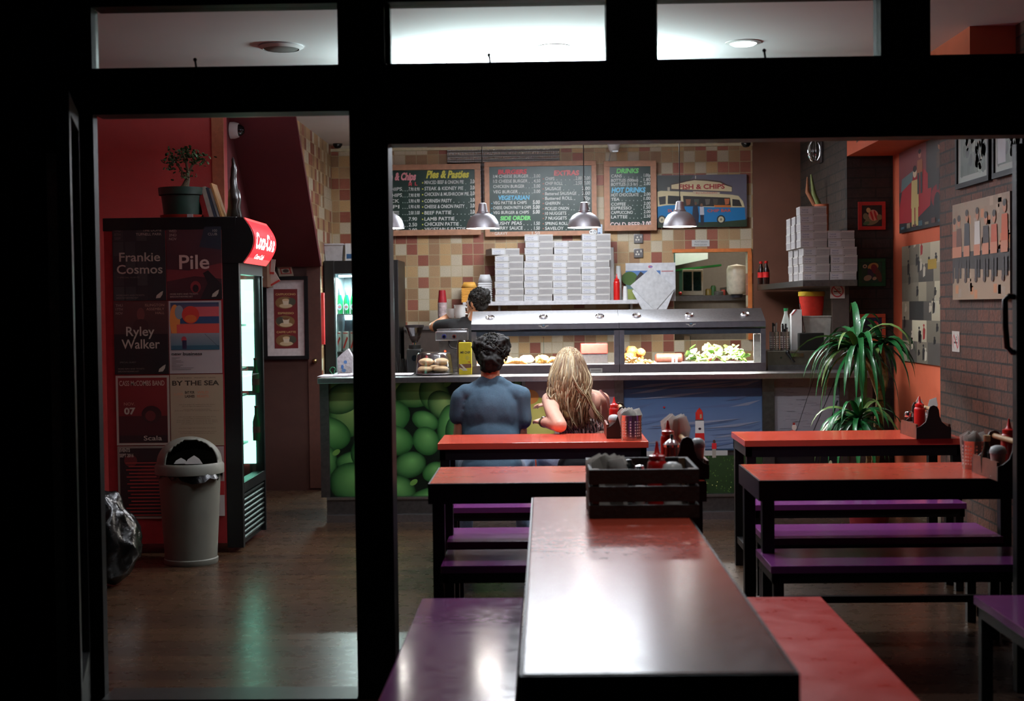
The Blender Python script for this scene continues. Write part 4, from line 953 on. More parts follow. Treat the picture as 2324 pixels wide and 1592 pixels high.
def b2(a, loc, s):
    tx(a, loc, s, 'BURGERS', 1130, 395, 10, RD, 1195, bold=.05, shear=.1)
    for st, y, x1, p in [('1/4 CHEESE BURGER', 404, 1199, '3.00'), ('1/2 CHEESE BURGER', 415, 1197, '4.50'), ('CHICKEN BURGER', 427, 1190, '3.00'), ('VEG BURGER', 439, 1175, '3.00')]:
        tx(a, loc, s, st, 1119, y, 7.4, WH, x1); tx(a, loc, s, p, 1211, y - 1, 8, WH, 1226); dots(a, loc, s, x1 + 4, 1208, y, max(2, int((1208 - x1) / 6)))
    tx(a, loc, s, 'VEGETARIAN', 1130, 454, 10, BL, 1201, bold=.04, shear=.1)
    for st, y, x1 in [('VEG PATTIE & CHIPS', 464, 1195), ('CHEESE, ONION PASTY & CHIPS', 475, 1205), ('VEG BURGER & CHIPS', 486, 1200)]:
        tx(a, loc, s, st, 1119, y, 7.2, WH, x1); tx(a, loc, s, '5.00', 1209, y - 1, 8.5, WH, 1225, bold=.03)
        u, v = loc(1116, y - 2); a.ell(u, v, 1.2 * s, 1.2 * s, BL, n=6, inc=False)
    tx(a, loc, s, 'SIDE ORDER', 1135, 500, 9.5, GR, 1205, bold=.045, shear=.1)
    for st, y, x1 in [('MUSHY PEAS', 511, 1184), ('CURRY SAUCE', 522, 1186)]:
        tx(a, loc, s, st, 1121, y, 8, WH, x1); tx(a, loc, s, '1.50', 1212, y, 8, WH, 1225); dots(a, loc, s, x1 + 5, 1206, y, 3)
    tx(a, loc, s, 'EXTRAS', 1257, 398, 11, (232, 130, 130), 1314, bold=.05, shear=.1)
    for st, y, x1, p in [('CHIPS', 409, 1258, '2.00  3.00'), ('CHIP ROLL', 420, 1277, '2.50  3.00'), ('SAUSAGE', 432, 1273, '2.00'), ('Battered SAUSAGE', 443, 1308, '2.00'), ('Buttered ROLL', 454, 1299, '70p'), ('GHERKIN', 465, 1271, '60p'), ('PICKLED ONION', 477, 1291, '60p'), ('10 NUGGETS', 488, 1285, ''), ('7 NUGGETS', 499, 1286, ''), ('SPRING ROLL', 511, 1289, ''), ('SAVELOY', 522, 1279, '')]:
        tx(a, loc, s, st, 1237, y, 7.4, WH, x1)
        if p: tx(a, loc, s, p, 1339, y - 1, 8, WH, al='R') if len(p) < 6 else tx(a, loc, s, p, 1306, y - 1, 8, WH, 1339)
        dots(a, loc, s, x1 + 6, 1303, y, max(2, int((1303 - x1) / 9))); u, v = loc(1233, y - 3); a.ell(u, v, 1.2 * s, 1.2 * s, (222, 110, 80), n=6, inc=False)
def b3(a, loc, s):
    tx(a, loc, s, 'DRINKS', 1399, 393, 10.5, GR, 1449, bold=.05, shear=.15)
    for st, y, x1, p in [('CANS', 403, 1411, '1.00p'), ('BOTTLES (500ml)', 413, 1448, '1.80'), ('BOTTLES (1.5 ltr)', 422, 1447, '2.80'), ('HOT CHOCOLATE', 446, 1449, '2.00'), ('TEA', 456, 1406, '1.00'), ('COFFEE', 467, 1420, '2.00'), ('ESPRESSO', 476, 1433, '1.50'), ('CAPPUCCINO', 486, 1436, '2.00'), ('LATTEE', 496, 1424, '2.50')]:
        tx(a, loc, s, st, 1387, y, 7.2, WH, x1); tx(a, loc, s, p, 1461, y - 2, 7.5, WH, 1476); dots(a, loc, s, x1 + 6, 1456, y, max(2, int((1456 - x1) / 8))); u, v = loc(1383, y - 2); a.ell(u, v, 1.2 * s, 1.2 * s, (110, 214, 190), n=6, inc=False)
    tx(a, loc, s, 'HOT DRINKS', 1388, 437, 11, BL, 1464, bold=.05, shear=.12)
    tx(a, loc, s, 'COLD BEER:', 1385, 516, 11.5, (236, 214, 214), 1456, bold=.02, shear=0); tx(a, loc, s, '3.00', 1457, 515, 13, (236, 214, 214), 1478, bold=.04)
board(818, 373, 1091, 535, 'widest chalkboard menu with pies and pasties, left of the hanging lamps', b1)
board(1100, 366, 1354, 536, 'chalkboard menu with burgers and extras, above the white boxes', b2, 11)
board(1371, 365, 1490, 524, 'narrow chalkboard menu listing drinks beside the van picture', b3)
# gravy line written on the frame
a = Art(); p = pw(1118, 534, 12.53); s = mpp(12.53)
a.text('· GRAVY', 0, 0, 7.5 * s, WH, fit=34 * s); a.text('.... 1.50', 74 * s, 0, 7.5 * s, WH, fit=33 * s)
o = a.build('gravy_lettering', p + Vector((0, -.001, 0)), UX, UZ, bpy.data.objects['menu_board.001'], PR, off=.001)
a = Art(); s = mpp(12.5); a.ell(8 * s, 5 * s, 9 * s, 6 * s, (232, 232, 230)); a.rect(18 * s, 0, 29 * s, 22 * s, (190, 206, 224)); a.rect(1 * s, 4 * s, 6 * s, 7 * s, (110, 110, 110)); a.ell(12 * s, 5 * s, 3 * s, 3.5 * s, (90, 100, 110)); a.ell(12 * s, 4.6 * s, 2 * s, 2.3 * s, (232, 232, 230)); a.ell(22 * s, 2 * s, 3 * s, 2 * s, (60, 80, 120))
tag(a.build('board_sticker', pw(1338, 532, 12.5), UX, UZ), 'white oval sticker at the lower right of the burger board', 'sticker')
# quilted steel sheet
t_ = NT('quilted_steel', .22); t_.b.inputs['Metallic'].default_value = 1; t_.b.inputs['Base Color'].default_value = rgb((214, 216, 218))
tc = t_.n('ShaderNodeTexCoord'); sp = t_.n('ShaderNodeSeparateXYZ'); t_.l(tc.outputs['Object'], sp.inputs[0])
k = 2 * PI / .04
s1 = t_.math('SINE', t_.math('MULTIPLY', t_.math('ADD', sp.outputs['X'], t_.math('MULTIPLY', sp.outputs['Z'], .5)), k)); s2 = t_.math('SINE', t_.math('MULTIPLY', t_.math('SUBTRACT', sp.outputs['X'], t_.math('MULTIPLY', sp.outputs['Z'], .5)), k))
bp = t_.n('ShaderNodeBump', i_Strength=1.0, i_Distance=.006); t_.l(t_.math('MULTIPLY', s1, s2), bp.inputs['Height']); t_.l(bp.outputs[0], t_.b.inputs['Normal'])
m = MB(); m.box(pw(1015, 350).x, pw(1270, 350).x, 12.575, 12.597, 1.9 + .42, at(1140, 332, 12.6).z, t_.m)
tag(m.build('quilted_steel_sheet'), 'shiny quilted steel sheet on the tiles behind the menu boards', 'metal sheet')
# fish van picture
x0, x1 = pw(1492, 460, 12.56).x, pw(1695, 460, 12.56).x; z1, z0 = pw(1592, 397, 12.56).z, pw(1592, 516, 12.56).z; W, H = x1 - x0, z1 - z0
t = thing('van_picture', 'unframed canvas of a blue and cream fish and chips van', 'picture', ((x0 + x1) / 2, 12.56, z0))
m = MB(); m.box(x0, x1, 12.56, BY, z0, z1, mat('canvas_edge', (60, 56, 60), .6)); m.build('canvas', t)
a = Art(); q = W / 203.0
def V(x, y): return ((x - 1492) * q, (516 - y) * q)
def PL(pts, c): a.poly([V(*p) for p in pts], c)
PL([(1492, 397), (1695, 397), (1695, 500), (1492, 500)], [(70, 70, 72), (96, 92, 108), (104, 96, 108), (60, 62, 64)]); PL([(1492, 398), (1575, 398), (1540, 440), (1492, 450)], (58, 60, 58)); PL([(1492, 505), (1695, 498), (1695, 516), (1492, 516)], (28, 46, 26))
CRM = (222, 208, 166); BLU = (22, 112, 168)
PL([(1492, 434), (1500, 432), (1540, 434), (1600, 438), (1660, 443), (1676, 446), (1686, 458), (1690, 472), (1492, 470)], CRM)
PL([(1492, 468), (1514, 465), (1545, 464), (1600, 470), (1690, 473), (1692, 500), (1640, 504), (1560, 505), (1492, 502)], BLU)
PL([(1495, 446), (1511, 444), (1511, 462), (1497, 464)], (40, 38, 36)); PL([(1516, 443), (1545, 445), (1545, 463), (1515, 462)], (30, 32, 30)); PL([(1550, 444), (1657, 450), (1659, 470), (1552, 468)], (34, 30, 28)); PL([(1662, 453), (1678, 455), (1684, 470), (1662, 469)], (40, 36, 34))
for xx, cc in ((1556, (120, 74, 50)), (1575, (60, 70, 60)), (1600, (90, 84, 76)), (1618, (70, 60, 50)), (1644, (176, 96, 60))): PL([(xx, 452), (xx + 12, 452), (xx + 10, 464), (xx + 2, 466)], cc)
PL([(1620, 466), (1658, 467), (1658, 472), (1622, 471)], (200, 110, 40))
PL([(1523, 417), (1540, 414), (1556, 410), (1574, 406), (1605, 408), (1636, 412), (1650, 420), (1662, 424), (1662, 437), (1523, 430)], (60, 36, 30)); PL([(1524, 419), (1542, 416), (1558, 412), (1576, 409), (1604, 411), (1634, 415), (1648, 422), (1661, 426), (1661, 436), (1524, 428)], CRM)
PL([(1573, 434), (1634, 437), (1633, 443), (1573, 440)], (214, 196, 166)); PL([(1515, 424), (1521, 424), (1520, 433), (1515, 432)], (190, 180, 160)); PL([(1578, 399), (1580, 399), (1580, 406), (1578, 406)], (200, 196, 180))
for wx, wy in ((1494, 498), (1636, 499)):
    u, v = V(wx, wy); u = max(u, .0)
    a.ell(u + .03 * (wx < 1500), v, 9.5 * q, 10 * q, (18, 18, 18)); a.ell(u + .03 * (wx < 1500), v, 6.5 * q, 7 * q, (206, 194, 160)); a.ell(u + .03 * (wx < 1500), v, 2.5 * q, 3 * q, (120, 110, 90))
a.text('FISH & CHIPS', *V(1541, 429), 11 * q, (150, 28, 34), fit=104 * q, bold=.03); a.text('B.J. LAUNDERS', *V(1580, 440), 3.8 * q, (196, 96, 76), fit=48 * q)
a.text('SUPER', *V(1515, 481), 7 * q, (206, 84, 56), fit=38 * q, bold=.02); a.text('CHIP BAR', *V(1605, 482), 7 * q, (206, 84, 56), fit=54 * q, bold=.02); a.k += 1
PL([(1573, 466), (1583, 466), (1586, 490), (1584, 512), (1577, 512), (1571, 488)], (20, 24, 44)); PL([(1588, 470), (1597, 470), (1598, 488), (1588, 488)], (196, 196, 204)); PL([(1589, 488), (1597, 488), (1597, 512), (1590, 512)], (24, 24, 40)); a.ell(*V(1592, 466), 3 * q, 4 * q, (120, 84, 60)); a.ell(*V(1579, 462), 3 * q, 4 * q, (90, 60, 44))
a.build('painting', (x0, 12.56, z0), UX, UZ, t, PR)
# ------------------------------------------------------------------ pendant lamps
for i, (px_, py_) in enumerate(PEND):
    p = at(px_, py_, 10.05); r = .118; z = p.z
    t = thing('pendant_lamp', ['polished bell pendant lamp mostly hidden behind the shopfront post', 'polished bell pendant lamp in front of the gap between the first two boards', 'polished bell pendant lamp over the right end of the burger board', 'polished bell pendant lamp hanging in front of the van picture'][i], 'pendant lamp', (p.x, p.y, z), 'row of bell pendants over the counter')
    m = MB(); m.lathe([(r, 0), (r * .97, .025), (r * .88, .055), (r * .7, .085), (r * .45, .103), (r * .36, .106), (r * .36, .118), (r * .3, .12), (r * .22, .175), (r * .14, .18), (0, .182)], ALU, c=(p.x, p.y, z), n=36)
    m.lathe([(r * .985, .001), (r * .95, .024), (r * .86, .053), (r * .68, .082), (.0, .1)], mat('shade_lining', (235, 230, 225), .5), c=(p.x, p.y, z), n=36); m.build('shade', t, recalc=False)
    m = MB(); m.ico((p.x, p.y, z + .05), (.035, .035, .04), emis('bulb_glow', (255, 236, 226), 18), 2); m.build('bulb', t)
    m = MB(); m.cyl((p.x, p.y, z + .18), (p.x, p.y, CEZ), .0035, BLK_METAL, n=6); m.build('cord', t)
# ------------------------------------------------------------------ wall shelf with boxes
SY0, SY1 = 12.25, 12.59
x0, x1 = at(1103, 688, SY0).x, at(1448, 688, SY0).x; zs = at(1275, 683, SY0).z
t = thing('wall_shelf', 'white steel shelf under the stacked boxes on the tiled wall', 'shelf', ((x0 + x1) / 2, 12.42, zs - .03))
m = MB(); m.box(x0, x1, SY0, SY1, zs - .034, zs, mat('shelf_white', (206, 206, 210), .35, .2), .003); m.build('board', t)
for q in (x0 + .1, x1 - .06):
    m = MB(); m.box(q, q + .02, SY0 + .1, SY1, zs - .08, zs - .035, STEEL_D); m.build('bracket', t)
BOXW = mat('box_card', (190, 187, 184), .7, noise=.04); BOXL = mat('box_print_blue', (110, 116, 150), .7)
def mkbox(nm, w, d, h, art=1):
    m = MB(); m.keep = True
    m.box(-w / 2, w / 2, -d / 2, d / 2, 0, h - .003, BOXW, .0015); m.box(-w / 2 - .001, w / 2 + .001, -d / 2 - .001, d / 2 + .001, h - .012, h, BOXW, .001)
    o = m.build(nm)
    a = Art()
    g = (120, 116, 124); bl = (60, 74, 128)
    if art:
        a.rect(w * .02, .004, w * .46, h - .014, (196, 196, 200)); a.text('Traditional', w * .06, h * .48, .011, bl, fit=w * .24, shear=.3, jit=.3); a.text('Fish & Chips', w * .06, h * .2, .010, (50, 50, 64), fit=w * .26, shear=.2)
        for i in range(7): a.rect(w * .5, h * (.1 + .1 * i), w * .98, h * (.1 + .1 * i) + .0016, g, inc=False)
        a.poly([(w * .48, h - .0005), (w * .52, h - .0005), (w * .5, h - .007)], (40, 40, 44), inc=False)
    a.build('printing', (-w / 2, -d / 2 - .0012, 0), UX, UZ, o, PR)
    a = Art()
    for i in range(13): a.rect(d * (.06 + .07 * i), h * .12, d * (.06 + .07 * i) + .0035, h * .8, (140, 134, 144), inc=False)
    a.rect(0, h - .013, d, h - .012, (70, 70, 74), inc=False)
    if art: a.build('side_printing', (-w / 2 - .0012, d / 2, 0), (0, -1, 0), UZ, o, PR)
    return o
bw, bd, bh = .244, .27, .0562
proto = mkbox('takeaway_box', bw, bd, bh)
ORD = ['bottom', 'second', 'third', 'fourth', 'fifth', 'sixth', 'seventh', 'eighth', 'ninth', 'tenth']
first = True; random.seed(31)
STK = [(1156, 8, 'leftmost stack of the wall shelf'), (1222, 10, 'second stack of the wall shelf'), (1287, 9, 'third stack of the wall shelf'), (1352, 10, 'rightmost stack of the wall shelf')]
for k, (pxc, n, nm) in enumerate(STK):
    xc = at(pxc, 640, SY0 + .03).x; ys = SY0 + .03 + bd / 2
    for i in range(n):
        q = 'top' if i == n - 1 else ORD[i]
        lab = '%s white takeaway box %s %s' % (q, 'of' if i in (0, n - 1) else 'up in', 'the ' + nm)
        z = zs + .0005 + i * (bh + .0012); dx = random.uniform(-.003, .003) + (.008 if (k in (1, 2, 3) and i >= 6) else 0); dx += -.06 if (k == 0 and i == 7) else 0
        rz = random.uniform(-.02, .02) + (.22 if (k == 0 and i == 7) else 0)
        if first: o = proto; o.location = (xc + dx, ys, z); tag(o, lab, 'takeaway box', 'takeaway boxes on the wall shelf'); first = False
        else: o = copy_thing(proto, (xc + dx, ys, z), lab, rz=rz)
# angled shelf and its boxes at the right
SX0, SX1, SYn, SYf = 1.863, 2.255, 10.3, 12.5; zs2 = at(1860, 636, 10.3).z
t = thing('corner_shelf', 'dull steel shelf with box stacks beside the dark brick pier', 'shelf', (2.06, 11.4, zs2 - .04))
m = MB(); m.box(SX0, SX1, SYn, SYf, zs2 - .045, zs2, STEEL_D, .003); m.build('board', t)
m = MB(); m.box(2.1, 2.22, 10.42, 10.47, 0, zs2 - .046, mat('post_grey', (70, 60, 54), .6)); m.build('post', t)
proto2 = mkbox('takeaway_box', .19, .165, .058, 1)
first = True
def stack2(x, y, n, nm, jit=.0, w_=None):
    global first
    for i in range(n):
        q = 'top' if i == n - 1 else ORD[i]
        lab = '%s takeaway box %s the %s' % (q, 'of' if i in (0, n - 1) else 'up in', nm)
        dx = (-.012 if i > 3 else 0.004) + random.uniform(-.003, .003); L = (x + dx, y, zs2 + .0005 + i * .0592)
        if first: proto2.location = L; tag(proto2, lab, 'takeaway box', 'takeaway boxes on the corner shelf'); first = False
        else: copy_thing(proto2, L, lab, rz=random.uniform(-.03, .03))
stack2(1.96, 10.4, 9, 'tallest near stack on the steel corner shelf')
stack2(1.96, 10.62, 8, 'middle stack of the left row on the corner shelf')
stack2(1.96, 10.84, 8, 'far stack of the left row on the corner shelf')
stack2(2.157, 10.4, 6, 'short right-hand stack on the corner shelf')
# cola bottles at the far end of the shelf
COLA = mat('cola_brown', (36, 16, 12), .12, coat=.5)
for i, pxc in enumerate((1727, 1739)):
    Yb = 12.0 - .1 * i; x_ = at(pxc, 630, Yb).x
    t = thing('cola_bottle', ['red capped cola bottle at the far left end of the corner shelf', 'red capped cola bottle between its twin and the white boxes'][i], 'cola bottle', (x_, Yb, zs2), 'cola bottles')
    m = MB(); m.lathe([(0, 0), (.026, 0), (.028, .05), (.025, .08), (.028, .11), (.012, .16), (.011, .175)], COLA, c=(x_, Yb, zs2)); m.build('body', t)
    m = MB(); m.lathe([(.0285, .055), (.0275, .08), (.0285, .1)], mat('cola_label', (196, 30, 30), .4), c=(x_, Yb, zs2)); m.build('wrap_label', t)
    m = MB(); m.lathe([(.013, .172), (.014, .174), (.014, .192), (0, .193)], mat('cola_cap', (180, 24, 24), .4), c=(x_, Yb, zs2)); m.build('cap', t)
# stack-top ornaments
p = at(1838, 430, 11.4); zb = zs2
t = thing('potted_cactus', 'slim cactus in a terracotta pot behind the tallest corner stack', 'cactus', (p.x + .1, 11.4, zb))
m = MB(); m.lathe([(0, 0), (.05, 0), (.065, .5), (.07, .62), (.06, .62), (0, .58)], mat('terracotta', (190, 100, 66), .7), c=(p.x + .1, 11.4, zb)); m.build('pot', t)
m = MB(); m.tube([(p.x + .08, 11.4, zb + .58), (p.x + .03, 11.4, zb + .7), (p.x + .01, 11.4, zb + .86)], [.03, .022, .006], mat('cactus_green', (130, 140, 84), .6), 8); m.tube([(p.x + .06, 11.4, zb + .58), (p.x - .02, 11.4, zb + .72), (p.x - .02, 11.4, zb + .84)], [.02, .018, .004], mat('cactus_brown', (150, 92, 60), .6), 8); m.build('stems', t)
# cups, tubs and ketchup on the wall shelf
def cups(pxc, pyb, pyt, wpx, Y, z, lab, c=(214, 214, 212), taper=.75, n=16, cat='cup stack', name='cup_stack', base=None):
    p = at(pxc, pyb, Y); z = p.z if z is None else z; zt = at(pxc, pyt, Y).z; r = wpx * mpp(Y) / 2
    mt = mat('cup_%d_%d_%d' % c, c, .5, noise=.05); m = MB(); H = zt - z; prof = [(0, .0)]
    lip = H * .75 / n
    for i in range(n): prof += [(r * (1 - .1 * i / n), lip * i), (r * (1 - .1 * i / n), lip * (i + .55)), (r * (.94 - .1 * i / n), lip * (i + .6))]
    prof += [(r * .86, lip * n), (r * taper * .84, H), (0, H)]
    m.lathe(prof, mt, c=(p.x, Y, z), n=20); return tag(m.build(name), lab, cat)
cups(1388, 684, 562, 15, 12.42, zs, 'very tall stack of white foam cups beside the boxes', n=34, taper=.95)
cups(1404, 684, 604, 15, 12.47, zs, 'tall stack of pale cups behind the red sauce bottle', n=14, taper=.8)
cups(1419, 684, 650, 12, 12.38, zs, 'short stack of small white cups near the calendar', n=5)
p = at(1400, 682, 12.33); ketchup(p.x, 12.33, zs, 'red sauce bottle standing on the wall shelf', .228, .028)
def tubs(pxc, py0, py1, wpx, Y, lab, c, z=None):
    p = at(pxc, py0, Y); z = p.z if z is None else z; H = at(pxc, py1, Y).z - z; w_ = wpx * mpp(Y)
    m = MB(); mt = mat('tub_%d' % c[0], c, .55, noise=.05); n = 9; hh = H * .72 / n
    for i in range(n): m.box(p.x - w_ / 2, p.x + w_ / 2, Y - .07, Y + .07, z + hh * i, z + hh * (i + .45), mt); m.box(p.x - w_ / 2 + .006, p.x + w_ / 2 - .006, Y - .065, Y + .065, z + hh * i, z + hh * (i + 1), mt)
    A = [(-w_ / 2, H * .72), (w_ / 2, H * .72), (w_ * .33, H), (-w_ * .33, H)]
    m.prism(A, .14, mt, Matrix.Translation((p.x, Y - .07, z)))
    return tag(m.build('foam_box_stack'), lab, 'foam boxes')
m = MB(); xq = at(1102, 683, 12.4).x; m.box(xq - .19, xq + .02, 12.26, 12.59, zs - .03, zs - .003, mat('shelf_white')); m.keep = False
tag(m.build('side_shelf'), 'small white shelf end holding foam boxes by the staff member\'s head', 'shelf')
tubs(1102, 684, 624, 32, 12.44, 'tall stack of white foam boxes left of the shelf boxes', (214, 214, 216), zs + .001)
tubs(1066, 684, 641, 36, 12.44, 'stack of yellow foam boxes behind the staff member\'s head', (226, 168, 74), zs - .002)
# sockets and notices on the tiles
for i, (x, y) in enumerate([(1449, 542), (1449, 575)]):
    p = at(x, y, 12.59); t = thing('wall_socket', ['upper steel wall socket below the drinks board', 'lower steel wall socket below the drinks board'][i], 'socket', (p.x, 12.585, p.z), 'wall sockets')
    m = MB(); m.box(p.x - .04, p.x + .04, 12.585, BY, p.z - .04, p.z + .04, STEEL_D, .003); m.build('plate', t)
    a = Art(); 
    for ux, uz in ((.03, .052), (.02, .03), (.042, .03)): a.ell(ux, uz, .008, .008, (226, 222, 210), inc=False)
    a.rect(.058, .048, .066, .066, (226, 222, 210), inc=False); a.build('socket_holes', (p.x - .04, 12.585, p.z - .04), UX, UZ, t, PR)
a = Art(); s = mpp(12.59); a.rect(0, 0, 40 * s, 15 * s, (206, 206, 204)); a.text('XLNTelecom', 6 * s, 9 * s, 4 * s, (90, 90, 100), fit=30 * s); a.text('PWS1DXXX', 6 * s, 2 * s, 4 * s, (70, 70, 80), fit=28 * s)
tag(a.build('telecom_label', pw(1570, 560, 12.595), UX, UZ), 'small white two line label on the tiles above the kitchen hatch', 'label')
# calendar
x0, x1 = at(1420, 640, 12.56).x, at(1533, 640, 12.56).x; z1, z0 = at(1476, 597, 12.56).z, at(1476, 684, 12.56).z
t = thing('wall_calendar', 'white calendar with a landscape photo left of the kitchen hatch', 'calendar', ((x0 + x1) / 2, 12.56, z0)); W, H = x1 - x0, z1 - z0
m = MB(); m.box(x0, x1, 12.56, 12.57, z0, z1, mat('paper_white', (216, 216, 220), .7)); m.build('pages', t)
a = Art(); a.rect(0, H * .05, W * .7, H * .8, (96, 120, 44), (84, 120, 176)); a.rect(0, H * .05, W * .7, H * .32, (150, 160, 84)); a.ell(W * .08, H * .6, W * .16, H * .18, (60, 90, 30)); a.poly([(W * .18, H * .3), (W * .2, H * .6), (W * .3, H * .78), (W * .38, H * .7), (W * .3, H * .5)], (44, 36, 36)); a.rect(W * .72, H * .77, W * .96, H * .79, (176, 70, 70)); a.ell(W * .5, H * .9, W * .045, H * .035, (196, 80, 90)); a.ell(W * .51, H * .9, W * .03, H * .02, (120, 130, 190))
for i in range(5): a.rect(W * .04, H * (.84 + .022 * i), W * .44, H * (.845 + .022 * i), (186, 190, 200), inc=False)
a.build('picture_page', (x0, 12.56, z0), UX, UZ, t, PR)
p = at(1482, 608, 12.5); q = mpp(12.5)
m = MB()
M = Matrix.Translation((p.x - 0, 12.49, p.z))
m.prism([(0, 0), (48 * q, -48 * q), (30 * q, -94 * q), (-24 * q, -98 * q), (-48 * q, -52 * q)], .004, mat('paper_white'), M)
m.prism([(-4 * q, 0), (50 * q, -46 * q), (4 * q, -98 * q), (-52 * q, -40 * q)], .003, mat('paper_white2', (206, 206, 208), .8), Matrix.Translation((p.x, 12.484, p.z)))
tag(m.build('hanging_paper'), 'large white paper hung cornerwise over the calendar', 'paper')
# ------------------------------------------------------------------ kitchen hatch
OR2 = mat('hatch_trim', (214, 120, 62), .5)
m = MB(); m.box(hx0 - .015, hx1 + .03, BY - .02, BY, hz1, hz1 + .03, OR2); m.box(hx1, hx1 + .035, BY - .02, BY, hz0, hz1, OR2); m.keep = True; o = m.build('trim_4'); o['kind'] = 'structure'
KW = mat('kitchen_wall', (150, 138, 122), .6, noise=.05)
m = MB(); m.box(.9, 2.5, 14.6, 14.7, 0, CEZ, KW); struct('wall_kitchen_rear', m)
m = MB(); m.box(2.12, 2.22, BY + .12, 14.6, 0, CEZ, KW); struct('wall_kitchen_right', m)
m = MB(); m.box(.85, .95, BY + .12, 14.6, 0, CEZ, mat('kitchen_green', (70, 130, 116), .6)); struct('wall_kitchen_left', m)
m = MB(); m.box(.85, 2.2, BY + .12, 14.7, CEZ, CEZ + .1, CEIL); struct('ceiling_kitchen', m)
p = at(1600, 600, 13.9)
m = MB(); zh = at(1600, 596, 13.6).z; m.prism([(at(1530, 600, 13.6).x, zh - .03), (at(1604, 600, 13.6).x, zh + .03), (at(1604, 600, 13.6).x, CEZ), (at(1530, 600, 13.6).x, CEZ)], .5, mat('hood_white', (240, 240, 242), .35, noise=.03), axis='y', a=13.5)
tag(m.build('extractor_hood'), 'white extractor hood at the upper left inside the kitchen hatch', 'hood')
zk = at(1600, 671, 13.2).z
m = MB(); m.box(1.15, 2.1, 13.06, 13.6, zk - .05, zk, STEEL_D); m.box(1.2, 2.1, 13.1, 13.6, 0, zk - .05, mat('kitchen_unit', (120, 108, 92), .5)); tag(m.build('kitchen_worktop'), 'dull steel worktop inside the kitchen hatch', 'worktop')
x0, x1 = at(1549, 640, 13.1).x, at(1596, 640, 13.1).x; z1_ = at(1570, 612, 13.1).z
t = thing('microwave', 'microwave with a dark double window under a green tray', 'microwave', ((x0 + x1) / 2, 13.3, zk))
m = MB(); m.box(x0, x1 + .0, 13.1, 13.45, zk + .002, z1_, mat('microwave_case', (176, 168, 150), .4), .006); m.build('case', t)
m = MB()
for a0, a1 in ((.03, .45), (.52, .9)): m.box(x0 + (x1 - x0) * a0, x0 + (x1 - x0) * a1, 13.094, 13.1, zk + .045, z1_ - .02, mat('micro_glass', (20, 34, 30), .1))
m.build('window', t)
m = MB(); m.cbox(((x0 + x1) / 2 + .06, 13.3, z1_ + .018), (.42, .3, .018), mat('green_tray_plastic', (44, 150, 72), .4), (0, -.1, 0)); tag(m.build('green_tray'), 'green tray lying on top of the microwave', 'tray')
p = at(1672, 628, 12.95); r = 46 * mpp(12.95) / 2
t = thing('water_heater', 'rounded cream water heater at the right of the kitchen hatch', 'water heater', (p.x, 12.95, at(1672, 668, 12.95).z))
m = MB(); zb = at(1672, 668, 12.95).z; zt = at(1672, 600, 12.95).z; m.lathe([(0, 0), (r * .8, 0), (r, .03), (r, zt - zb - .05), (r * .85, zt - zb - .015), (0, zt - zb)], mat('heater_cream', (214, 204, 184), .35), c=(p.x, 12.95, zb), n=28); m.build('tank', t)
m = MB(); m.lathe([(0, -.03), (r * .5, -.03), (r * .6, 0), (0, 0)], mat('heater_base', (50, 50, 60), .4), c=(p.x, 12.95, zb)); m.box(p.x + .05, p.x + .12, 12.98, 14.6, zb + .05, zb + .08, STEEL_D); m.build('fittings', t)
random.seed(14)
KIT = [('jar', (140, 120, 60), .03, .06, 'yellowish jar on the worktop beside the microwave'), ('jar', (60, 110, 60), .025, .09, 'green jar standing between microwave and heater'), ('pan', (90, 90, 84), .05, .04, 'dark pan on the kitchen worktop'), ('jar', (150, 60, 50), .022, .05, 'small reddish jar near the water heater')]
for i, (nm, c, r_, h_, lb) in enumerate(KIT):
    x_ = at(1608 + i * 11, 665, 13.2).x; m = MB(); m.lathe([(0, 0), (r_, 0), (r_, h_ * .8), (r_ * .7, h_), (0, h_)], mat('kit%d' % i, c, .3), c=(x_, 13.2, zk + .001)); tag(m.build(nm), lb, nm)
p = at(1544, 668, 13.05); m = MB(); m.ico((p.x, 13.05, zk + .02), .018, KET); tag(m.build('red_timer'), 'small red round timer left of the microwave', 'timer')
# ------------------------------------------------------------------ drinks fridge at the left, seen from its side
FXA, FXB, FXD = at(243, 900, 8.54).x, at(510, 900, 8.54).x, at(547, 900, 8.54).x
FY0, FY1, FZ = 8.54, 9.26, 2.035
t = thing('drinks_fridge', 'tall drinks fridge with posters on its red side and a lit glass door', 'fridge', ((FXA + FXD) / 2, 8.9, 0))
RSIDE = mat('fridge_side_red', (140, 34, 38), .45, noise=.1)
m = MB(); m.box(FXA, FXB, FY0, FY0 + .03, .06, 1.96, RSIDE); m.box(FXA, FXB, FY1 - .03, FY1, .06, 1.96, RSIDE); m.box(FXA, FXA + .03, FY0 + .03, FY1 - .03, .06, 1.96, RSIDE); m.box(FXA + .03, FXB, FY0 + .03, FY1 - .03, .25, .3, WHITE_P)
m.box(FXB - .0, FXB + .004, FY0 + .03, FY0 + .06, .3, 1.7, BLK_METAL); m.build('side_walls', t)
m = MB(); m.box(FXA - .005, FXD - .01, FY0 - .004, FY1, 1.955, FZ, BLK_METAL, .006); m.build('top_cap', t)
m = MB(); m.box(FXB, FXD, FY0, FY0 + .05, 0.03, 1.955, BLK_METAL, .004); m.box(FXB, FXD, FY1 - .03, FY1, .03, 1.955, BLK_METAL); m.box(FXB + .03, FXD, FY0 + .05, FY1 - .03, 1.69, 1.76, BLK_METAL); m.box(FXB + .03, FXD, FY0 + .05, FY1 - .03, .36, .42, BLK_METAL); m.build('door_frame', t)
m = MB(); m.box(FXD - .012, FXD - .006, FY0 + .05, FY1 - .03, .42, 1.69, glassy('fridge_door_glass', (190, 230, 220), .03, .06)); m.build('door_glass', t)
